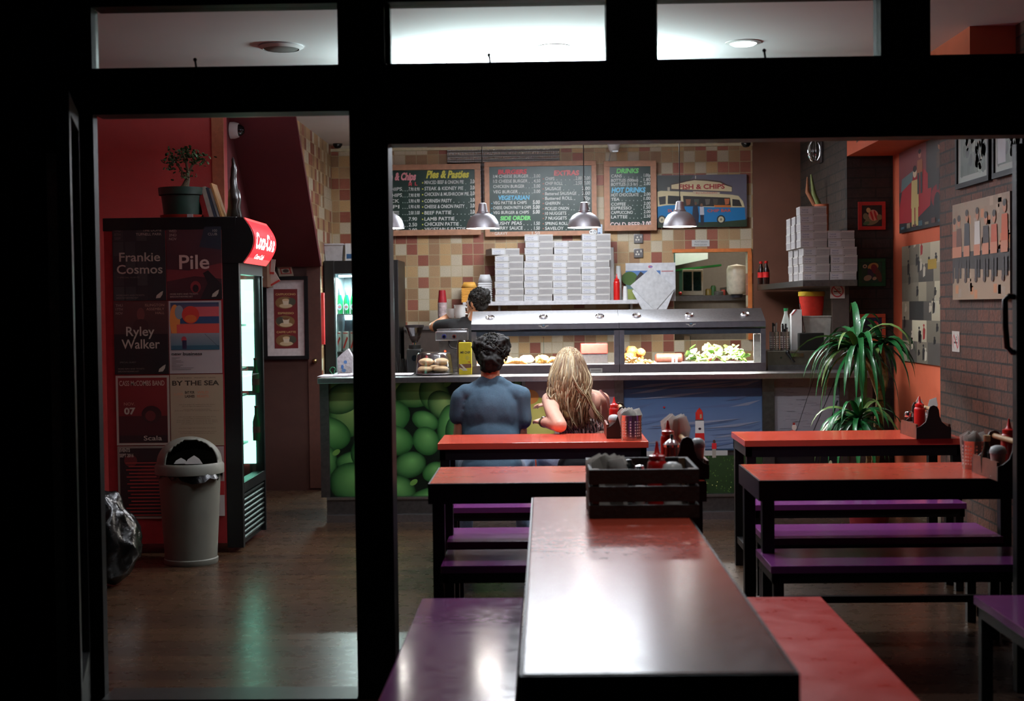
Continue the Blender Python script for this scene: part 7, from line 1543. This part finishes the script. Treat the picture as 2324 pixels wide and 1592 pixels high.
crowns = [((1955, 800), (1972, 880), 0), ((1998, 790), (2010, 870), .05), ((1940, 950), (1965, 1010), -.12)]
m = MB()
m.tube([base + Vector((0, 0, .26)), Q(1985, 1050), Q(1998, 900), Q(1975, 835), Q(1950, 790)], [.03, .028, .024, .02, .017], YB, 10)
m.tube([Q(1998, 905), Q(2010, 860), Q(2004, 810), Q(2000, 785)], [.02, .019, .017, .014], YB, 10)
m.tube([base + Vector((-.02, 0, .26)), Q(1972, 1040, -.03), Q(1952, 965, -.12)], [.02, .017, .014], YB, 8)
m.build('trunk', t)
random.seed(41)
for nm, (cx_, cy_), dyy, nn, L0, drp, tilt in (('crown', (1948, 788), 0, 60, .46, 3.4, -.5), ('crown', (2000, 782), .05, 22, .3, 2.4, .1), ('crown', (1948, 955), -.12, 42, .38, 4.0, -.35)):
    m = MB(); c = Q(cx_, cy_, dyy)
    for i in range(nn):
        az = 2 * PI * (i * .382 + random.uniform(-.05, .05)); el = random.uniform(-.5, .75) if i % 6 else random.uniform(.7, 1.2)
        d = Vector((math.cos(az) * math.cos(el) + tilt * .6, math.sin(az) * math.cos(el) * .8, math.sin(el) + .1))
        strap(m, c + Vector((0, 0, random.uniform(-.04, .03))), d, L0 * random.uniform(.7, 1.15), random.uniform(.016, .025), drp * random.uniform(.6, 1.25), YL1 if random.random() < .8 else YL2, twist=random.uniform(-.4, .4))
    m.build(nm, t)
# ------------------------------------------------------------------ people
def blob(name, prims, mt, parent, voxel=.007, smooth=4, noise=0.0, nsc=6.0, stretch=(1, 1, 1), post=None):
    m = MB()
    for q in prims:
        if q[0] == 'e': m.ico(q[1], q[2], mt, 3, q[3] if len(q) > 3 else (0, 0, 0))
        else:
            _, a, ra, b, rb = q; a, b = Vector(a), Vector(b)
            m.tube([a, b], [ra, rb], mt, 16); m.ico(a, ra, mt, 2); m.ico(b, rb, mt, 2)
    me = bpy.data.meshes.new('tmp'); m.bm.to_mesh(me); m.bm.free()
    o = bpy.data.objects.new('tmp', me); COL.objects.link(o)
    r = o.modifiers.new('r', 'REMESH'); r.mode = 'VOXEL'; r.voxel_size = voxel
    s_ = o.modifiers.new('s', 'SMOOTH'); s_.iterations = smooth; s_.factor = .5
    dg = bpy.context.evaluated_depsgraph_get(); new = bpy.data.meshes.new_from_object(o.evaluated_get(dg))
    bpy.data.objects.remove(o); bpy.data.meshes.remove(me)
    bm = bmesh.new(); bm.from_mesh(new); bpy.data.meshes.remove(new)
    if noise:
        bm.normal_update()
        for v in bm.verts:
            c = Vector((v.co.x * stretch[0], v.co.y * stretch[1], v.co.z * stretch[2]))
            v.co += v.normal * noise * mnoise.noise(c * nsc)
    if post: post(bm)
    mb = MB(); mb.bm.free(); mb.bm = bm; mb.mats = [mt]
    for f in bm.faces: f.smooth = True; f.material_index = 0
    return mb.build(name, parent, sharp=None, recalc=False)
def hand(pr, w_, d, n, side, curl=.5, k=1.0):
    """palm from the wrist along d; n = back-of-hand normal; side = thumb direction sign"""
    w_ = Vector(w_); d = Vector(d).normalized(); n = Vector(n); n = (n - d * n.dot(d)).normalized(); s_ = d.cross(n) * side
    pc = w_ + d * .05 * k
    for q in (-.022, 0, .022): pr.append(('c', w_ + s_ * q * .6 * k, .014 * k, w_ + d * .085 * k + s_ * q * 1.25 * k, .0115 * k))
    for i, L in enumerate((.066, .076, .072, .058)):
        p = w_ + d * .09 * k + s_ * (.03 - .02 * i) * k; dd = d
        for j, f in enumerate((.45, .32, .23)):
            dd = (dd - n * curl * (.35 + .3 * j)).normalized(); e = p + dd * L * f * k
            pr.append(('c', p, (.0088 - .0008 * j) * k, e, (.0082 - .0008 * j) * k)); p = e
    p = w_ + d * .03 * k + s_ * .03 * k; dd = (d * .7 + s_ * .7 - n * .15).normalized()
    for L in (.035, .028, .024): e = p + dd * L * k; pr.append(('c', p, .0105 * k, e, .0092 * k)); p = e; dd = (dd + d * .25 - n * curl * .3).normalized()
def face(pr, c, f, up=Vector((0, 0, 1)), k=1.0):
    f = Vector(f).normalized(); s_ = f.cross(up).normalized(); c = Vector(c)
    pr.append(('e', c, (.074 * k, .092 * k, .108 * k), (0, 0, math.atan2(-f.x, f.y))))
    pr.append(('e', c + f * .05 * k - up * .06 * k, (.052 * k, .045 * k, .05 * k), (0, 0, math.atan2(-f.x, f.y))))
    pr.append(('c', c + f * .088 * k, .009 * k, c + f * .104 * k - up * .035 * k, .013 * k))
    for q in (-1, 1):
        pr.append(('e', c + f * .082 * k + s_ * q * .03 * k + up * .018 * k, (.022 * k, .01 * k, .008 * k), (0, 0, math.atan2(-f.x, f.y))))
        pr.append(('e', c + s_ * q * .078 * k - up * .012 * k - f * .01, (.009 * k, .018 * k, .03 * k), (0, q * .2, math.atan2(-f.x, f.y))))
    pr.append(('e', c + f * .094 * k - up * .062 * k, (.024 * k, .01 * k, .008 * k), (0, 0, math.atan2(-f.x, f.y))))
def eyes(c, f, parent, col=(70, 50, 40)):
    f = Vector(f).normalized(); s_ = f.cross(Vector((0, 0, 1))).normalized(); m = MB()
    for q in (-1, 1): e = Vector(c) + f * .08 + s_ * q * .03; m.ico(e, .012, mat('eye_white', (220, 216, 210), .3), 2); m.ico(e + f * .008, .006, mat('iris', col, .2), 2)
    m.build('eyes', parent)
    m = MB(); m.ico(Vector(c) + f * .097 - Vector((0, 0, .062)), (.022, .012, .006), mat('lips', (150, 84, 74), .5), 2); m.build('lips', parent)
SK1 = mat('skin_tan', (188, 128, 100), .5, noise=.06, ns=20, bump=.05); SK2 = mat('skin_pale', (224, 168, 146), .48, noise=.06, ns=14, bump=.04); SK3 = mat('skin_staff', (196, 140, 104), .5, noise=.06)
def GP(Y):
    return lambda x, y, dy=0: Vector(at(x, y, Y + dy))
# ---- man in the blue shirt
A = GP(8.36); t = thing('person', 'person with short dark curly hair in a blue-grey t-shirt, sitting with back turned', 'person', (A(1116, 1095).x, 8.3, 0), 'couple on the bench')
hd = A(1112, 806, .06)
pr = []; face(pr, hd, (0, 1, -.05))
pr += [('c', A(1113, 862, .02), .058, hd - Vector((0, .01, .05)), .054), ('e', A(1114, 925), (.15, .09, .16)), ('e', A(1115, 1010, -.03), (.145, .095, .16)), ('e', A(1115, 1062, -.02), (.16, .11, .09)), ('c', A(1070, 892), .04, A(1160, 892), .04)]
hands = []
for sx, xs, ye in ((-1, 1045, 1002), (1, 1182, 1006)):
    sh = A(xs, 902); el = A(xs + sx * -1 - (4 if sx < 0 else -2), ye, .02); wr = el + Vector((-sx * .1, .27, -.02))
    pr += [('c', sh + Vector((-sx * .012, 0, -.012)), .038, el, .039), ('c', el, .04, wr, .027)]
    hand(pr, wr, (-sx * .4, 1, -.2), (0, .2, 1), -sx, .5)
    hip = A(1115 + sx * 34, 1068, 0); kn = hip + Vector((sx * .1, .42, .02)); kn.z = .53; an = kn + Vector((0, -.02, -.43))
    pr += [('c', hip, .075, kn, .052), ('c', kn, .052, an, .034), ('c', an, .035, an + Vector((0, .14, -.05)), .028)]
blob('body', pr, SK1, t, .0065, 3)
eyes(hd, (0, 1, -.05), t)
pr = [('e', A(1115, 940), (.178, .118, .2)), ('e', A(1115, 1005, -.02), (.172, .118, .2)), ('c', A(1056, 893), .056, A(1172, 893), .056), ('c', A(1080, 878), .04, A(1150, 878), .04), ('c', A(1095, 868), .04, A(1135, 868), .04), ('e', A(1115, 1000, -.02), (.168, .112, .17)), ('c', A(1068, 925), .06, A(1072, 1010, -.02), .055), ('c', A(1162, 925), .06, A(1160, 1010, -.02), .055), ('e', A(1116, 1060, -.02), (.182, .13, .105)), ('e', A(1115, 868, .02), (.082, .07, .03)),
      ('c', A(1046, 900), .058, A(1039, 946), .054), ('c', A(1182, 898), .058, A(1187, 955), .054)]
def foldm(bm):
    for v in bm.verts:
        u = (v.co.x - t.location.x); z = v.co.z
        if v.co.y < 8.33: v.co.y -= .0015 * math.sin((z * 26 + abs(u) * 30)) * max(0, min(1, (1.02 - z) * 4)) * (.4 + abs(u) * 3)
blob('t_shirt', pr, mat('shirt_blue', (62, 86, 104), .85, noise=.1, ns=120, bump=.15, bs=300), t, .008, 8, .007, 8, (1.6, 1, 1.2), foldm)
pr = []
for sx in (-1, 1):
    hip = A(1115 + sx * 34, 1068, 0); kn = hip + Vector((sx * .1, .42, .02)); kn.z = .53; an = kn + Vector((0, -.02, -.42))
    pr += [('c', hip, .092, kn, .067), ('c', kn, .066, an, .055)]
pr += [('e', A(1115, 1080, 0), (.17, .13, .08))]
blob('jeans', pr, mat('denim', (120, 140, 168), .85, noise=.15, ns=90), t, .009, 3, .01, 9)
for sx in (-1, 1):
    hip = A(1115 + sx * 34, 1068, 0); m_ = hip + Vector((sx * .1, .40, 0)); m_.z = .062
    blob('shoe', [('e', m_ + Vector((0, .08, 0)), (.048, .13, .05)), ('c', m_, .045, m_ + Vector((0, 0, .04)), .045)], mat('shoe_dark', (34, 32, 34), .5), t, .007, 3)
def curls(name, c, r, n, mts, parent, test, L=(.03, .06), th=.0035, seed=3, out=.3):
    random.seed(seed); mbs = MB(); c = Vector(c)
    for i in range(n):
        d = Vector((random.gauss(0, 1), random.gauss(0, 1), random.gauss(0, 1))).normalized()
        if not test(d): continue
        p = c + Vector((d.x * r[0], d.y * r[1], d.z * r[2])); tn = d.cross(Vector((random.gauss(0, 1), random.gauss(0, 1), random.gauss(0, 1)))).normalized(); ll = random.uniform(*L); P = []
        for k in range(6):
            q = k / 5; a = q * random.uniform(1.5, 3); P.append(p + tn * ll * .4 * math.sin(a) + d * (ll * out * q) + d.cross(tn) * ll * .3 * (1 - math.cos(a)))
        mbs.tube(P, [th, th * 1.1, th, th * .9, th * .7, th * .3], random.choice(mts), 5)
    return mbs.build(name, parent, sharp=None, recalc=False)
HD = mat('hair_dark', (17, 14, 12), .65, noise=.3, ns=80, spec=.25); HD2 = mat('hair_dark_gloss', (34, 30, 22), .55, noise=.2, spec=.3)
hc = A(1114, 800, .05)
def hpost(bm):
    for v in bm.verts: v.co += v.normal * .010 * mnoise.noise(v.co * 45)
ho = blob('hair', [('e', hc + Vector((0, -.01, .005)), (.094, .105, .098)), ('e', A(1129, 788, .04), (.078, .09, .078)), ('e', A(1100, 788, .04), (.072, .09, .07)), ('e', A(1113, 816, .0), (.08, .085, .07)), ('e', A(1113, 830, -.0), (.064, .07, .045))], HD, t, .006, 2, .014, 24, post=hpost)
curls('curl_strands', hc + Vector((.008, -.005, .01)), (.096, .106, .1), 620, [HD, HD, HD2], t, lambda d: d.z > -.55 and d.y < .75, (.025, .045), .0032, 5, .16)
# ---- long-haired woman
A = GP(8.4); t = thing('person', 'person with long wavy blonde hair leaning an elbow back on the red table', 'person', (A(1320, 1095).x, 8.32, 0), 'couple on the bench')
hd = A(1292, 832, .03); fdir = (-.35, 1, -.1)
pr = []; face(pr, hd, fdir, k=.95)
shl, shr = A(1248, 908, -.02), A(1366, 908, .05)
el = atz(1272, 979, TZ + .045); el = Vector((el.x, 8.0, TZ + .048)); wrl = Vector((A(1232, 975).x, 8.22, TZ + .05))
elr = A(1372, 985, .22); wrr = A(1262, 965, .42); wrr.z = .86
pr += [('c', A(1304, 890, .0), .05, hd - Vector((0, .01, .05)), .045), ('c', shl, .05, A(1306, 898), .06), ('c', A(1306, 898), .06, shr, .048), ('e', A(1310, 935, .0), (.15, .088, .14), (0, -.1, .15)), ('e', A(1326, 1000, -.02), (.125, .088, .15)), ('e', A(1335, 1060, -.03), (.16, .11, .09)),
       ('e', A(1345, 915, -.035), (.05, .03, .06), (0, .3, 0)), ('c', shl, .05, (shl + el) / 2 + Vector((-.012, 0, 0)), .043), ('c', (shl + el) / 2 + Vector((-.012, 0, 0)), .043, el, .042), ('c', el, .041, wrl, .026), ('c', shr, .045, elr, .037), ('c', elr, .037, wrr, .026)]
hand(pr, wrl, (-.3, 1, .1), (-.3, 0, 1), 1, .6, .9); hand(pr, wrr, (-1, .3, 0), (0, .2, 1), -1, .5, .9)
hip = [A(1318, 1070, 0), A(1352, 1070, 0)]; kn = [hip[0] + Vector((-.2, .38, 0)), hip[1] + Vector((-.1, .42, 0))]
for i in (0, 1): kn[i].z = .54; an = kn[i] + Vector((.02, 0, -.44)); pr += [('c', hip[i], .08, kn[i], .052), ('c', kn[i], .05, an, .034), ('c', an, .034, an + Vector((-.03, .13, -.05)), .026)]
blob('body', pr, SK2, t, .0065, 3); eyes(hd, fdir, t, (90, 110, 120))
tn_ = NT('floral_fabric', .8); tc = tn_.n('ShaderNodeTexCoord'); vo = tn_.n('ShaderNodeTexVoronoi', i_Scale=24.0); wv = tn_.n('ShaderNodeTexWave', i_Scale=14.0, i_Distortion=9.0, i_Detail=2.0); tn_.l(tc.outputs['Object'], vo.inputs['Vector']); tn_.l(tc.outputs['Object'], wv.inputs['Vector'])
tn_.l(tn_.ramp(tn_.math('MULTIPLY', tn_.math('ADD', vo.outputs['Distance'], wv.outputs['Fac']), .6), [(0, (24, 20, 24)), (.34, (30, 26, 30)), (.46, (196, 130, 120)), (.6, (60, 46, 48)), (.72, (214, 190, 184)), (.85, (40, 32, 36))], True), tn_.b.inputs['Base Color'])
blob('strapless_dress', [('e', A(1320, 975, -.01), (.135, .102, .09), (0, -.08, .1)), ('e', A(1326, 1015, -.02), (.14, .105, .12))], tn_.m, t, .007, 2, .006, 12)
blob('dark_skirt', [('e', A(1334, 1058, -.03), (.18, .13, .115)), ('c', A(1322, 1072), .1, A(1300, 1074, .2), .09), ('c', A(1352, 1072), .1, A(1336, 1074, .2), .09)], mat('skirt_black', (16, 16, 20), .9, noise=.2), t, .008, 3, .008, 9)
blob('jeans', [('c', hip[0] + Vector((-.02, .04, 0)), .085, kn[0], .066), ('c', kn[0], .066, kn[0] + Vector((.02, 0, -.42)), .05), ('c', hip[1], .085, kn[1], .066), ('c', kn[1], .066, kn[1] + Vector((.02, 0, -.42)), .05)], mat('denim_pale', (150, 164, 186), .85, noise=.15, ns=90), t, .009, 3, .008, 9)
for i in (0, 1):
    m_ = kn[i] + Vector((.02, 0, 0)); m_.z = .055; blob('shoe', [('e', m_ + Vector((-.02, .08, 0)), (.042, .115, .045)), ('c', m_, .04, m_ + Vector((0, 0, .04)), .04)], mat('shoe_dark'), t, .007, 3)
m = MB(); ax = (wrl - el).normalized(); m.tube([wrl - ax * .03, wrl - ax * .008], [.031, .03], mat('wrist_band', (96, 78, 56), .5), 16); m.ico(wrl - ax * .019 + Vector((0, 0, .03)), (.017, .017, .006), CHROME); m.build('wrist_watch', t)
# hair: volume + strands
HB = [mat('hair_blonde', (158, 134, 100), .45, noise=.2, ns=40), mat('hair_pale', (198, 182, 150), .42, noise=.15), mat('hair_brown', (108, 78, 52), .5, noise=.2), mat('hair_ash', (138, 122, 98), .45, noise=.2)]
hpr = [('e', hd + Vector((0, -.01, .008)), (.084, .098, .104)), ('e', A(1289, 866, -.03), (.095, .085, .12)), ('e', A(1289, 900, -.06), (.105, .055, .09)), ('c', A(1296, 920, -.09), .05, A(1306, 965, -.1), .025), ('c', A(1275, 895, -.06), .05, A(1290, 945, -.12), .03), ('c', A(1318, 880, -.06), .035, A(1330, 900, -.08), .015)]
blob('hair', hpr, mat('hair_base', (140, 108, 68), .5, noise=.35, ns=60), t, .008, 3, .012, 16, (1, 1, .25))
random.seed(12); ms = [MB() for _ in HB]
for i in range(620):
    a = random.uniform(-PI * .97, -PI * .03); q0 = random.random()          # around the back of the head
    tp = hd + Vector((0, -.01, .02)); el0 = random.uniform(.15, 1.45)
    p0 = tp + Vector((.086 * math.cos(a) * math.cos(el0), .1 * math.sin(a) * math.cos(el0), .102 * math.sin(el0) - .005))
    fx = 1291 + 52 * math.cos(a) * random.uniform(.7, 1.05); L = random.choice([1, 1, 1, .8, .62]); yend = 985 - (1 - L) * 190 - random.random() * 25
    xe = 1302 + 34 * math.cos(a) * random.uniform(.25, 1.1) + random.gauss(0, 7); dpt = random.uniform(-.13, -.085)
    pass
    p1 = A(fx, 862 + random.uniform(-8, 8), -.03 + .11 * math.sin(a)); p2 = A(1290 + 48 * math.cos(a) * random.uniform(.3, 1) + random.gauss(0, 3), 908, dpt - .015)
    if i % 16 == 0: yend = 950 + random.random() * 20; p2 = A(1335, 905, dpt - .01); xe = 1356 + random.random() * 16
    p3 = A(xe, yend, dpt + random.uniform(-.01, .02))
    P = []; ph = random.random() * 6; wv_ = random.uniform(.008, .02)
    for k in range(15):
        u = k / 14 * 3
        if u < 1: b = p0.lerp(p1, u)
        elif u < 2: b = p1.lerp(p2, u - 1)
        else: b = p2.lerp(p3, u - 2)
        w2 = min(1, k / 6) * wv_; P.append(b + Vector((math.sin(k * 1.25 + ph) * w2, math.cos(k * 1.25 + ph) * w2 * .6, 0)))
    for _ in range(2): P = [P[0]] + [(P[k - 1] + P[k] * 2 + P[k + 1]) / 4 for k in range(1, 14)] + [P[-1]]
    hi = random.random(); mi_ = 0 if hi < .35 else 1 if hi < .6 else 2 if hi < .8 else 3
    if fx > 1305 and random.random() < .5: mi_ = 2
    ms[mi_].tube(P, [.0035] + [.0042] * 11 + [.003, .002, .0008], HB[mi_], 5)
for mb_ in ms: mb_.build('hair_strands', t, sharp=None, recalc=False)
m = MB(); m.tube([A(1362, 886, -.02), A(1378, 905, -.06), A(1386, 940, -.07), A(1390, 985, -.06)], [.012, .013, .013, .012], mat('bag_strap', (96, 44, 34), .5), 6, flat=.3)
m.ico(A(1392, 1040, -.05), (.08, .05, .1), mat('bag_strap'), 3); tag(m.build('shoulder_bag'), 'brown shoulder bag and strap hanging at the long-haired person\'s right side', 'bag')
# ---- staff member
Y = 11.15; A = GP(Y); t = thing('person', 'person in a black t-shirt raising a white jug behind the coffee machine', 'person', (A(1065, 1100).x, Y, 0))
hd = A(1083, 688); fdir = (-1, .75, -.15); pr = []; face(pr, hd, fdir, k=.95)
shl, shr = A(1030, 741, .04), A(1100, 745, .0); el = A(984, 742, .16); wr = A(1022, 716, .28); pel = A(1066, 835)
pr += [('c', A(1072, 735, .0), .052, hd - Vector((0, 0, .05)), .05), ('c', shl, .055, shr, .055), ('e', A(1066, 780), (.165, .1, .19)), ('e', A(1066, 850), (.14, .095, .16)), ('e', Vector((pel.x, Y, .93)), (.155, .11, .11)), ('c', shl, .052, el, .04), ('c', el, .038, wr, .027)]
elr = A(1112, 800, .05); wrr = elr + Vector((-.06, -.2, -.03)); pr += [('c', shr, .05, elr, .038), ('c', elr, .036, wrr, .027)]
hand(pr, wr, (.9, -.35, .25), (0, -.3, 1), 1, .7, .95); hand(pr, wrr, (-.3, -1, -.2), (0, 0, 1), 1, .5, .95)
for sx in (-1, 1):
    hp = Vector((pel.x + sx * .085, Y, .9)); kn_ = hp + Vector((0, .02, -.42)); an = hp + Vector((0, 0, -.82)); pr += [('c', hp, .08, kn_, .055), ('c', kn_, .052, an, .036), ('c', an, .034, an + Vector((-.06, .1, -.045)), .028)]
blob('body', pr, SK3, t, .0065, 3); eyes(hd, fdir, t)
blob('t_shirt', [('e', A(1066, 778), (.18, .115, .19)), ('e', A(1066, 850), (.155, .112, .18)), ('c', shl, .064, shr, .064), ('c', A(1052, 732), .045, A(1088, 735), .045), ('c', shl, .066, shl.lerp(el, .72), .058), ('c', shr, .064, shr.lerp(elr, .6), .055)], mat('shirt_black', (20, 20, 22), .85, noise=.2, ns=60), t, .009, 3, .012, 7)
pr = []
for sx in (-1, 1): hp = Vector((pel.x + sx * .085, Y, .9)); kn_ = hp + Vector((0, .02, -.42)); pr += [('c', hp, .095, kn_, .068), ('c', kn_, .066, hp + Vector((0, 0, -.8)), .055)]
blob('trousers', pr + [('e', Vector((pel.x, Y, .93)), (.165, .12, .1))], mat('trousers_black', (24, 24, 28), .8), t, .01, 3)
for sx in (-1, 1): m_ = Vector((pel.x + sx * .085, Y, .055)); blob('shoe', [('e', m_ + Vector((-.04, .07, 0)), (.045, .12, .045)), ('c', m_, .042, m_ + Vector((0, 0, .05)), .042)], mat('shoe_dark'), t, .008, 3)
blob('hair', [('e', A(1087, 680, -.01), (.083, .09, .09)), ('e', A(1093, 672, -.02), (.07, .075, .06)), ('e', A(1090, 695, -.03), (.06, .06, .05))], HD, t, .006, 2, .014, 26, post=hpost)
curls('curl_strands', A(1088, 680, -.01), (.086, .092, .093), 380, [HD, HD, HD2], t, lambda d: d.z > -.4, (.02, .035), .003, 7, .15)
p = A(1044, 722, .2); t = thing('milk_jug', 'white jug with a handle held up by the staff member', 'jug', tuple(p))
m = MB(); m.lathe([(0, 0), (.04, 0), (.048, .03), (.044, .09), (.05, .105), (.044, .105), (.04, .09), (0, .01)], WHITE_P, c=p); m.build('body', t)
m = MB(); m.tube([p + Vector(q) for q in ((.045, -.01, .085), (.075, -.01, .08), (.08, -.01, .05), (.065, -.01, .03), (.046, -.01, .03))], .006, WHITE_P, 8); m.build('handle', t)
m = MB(); p = A(1028, 722, .24)
m.lathe([(0, 0), (.036, 0), (.05, .03), (.054, .075), (.048, .075), (0, .01)], WHITE_P, c=p); tag(m.build('white_cup'), 'white cup beside the raised jug, over the raised forearm', 'cup')
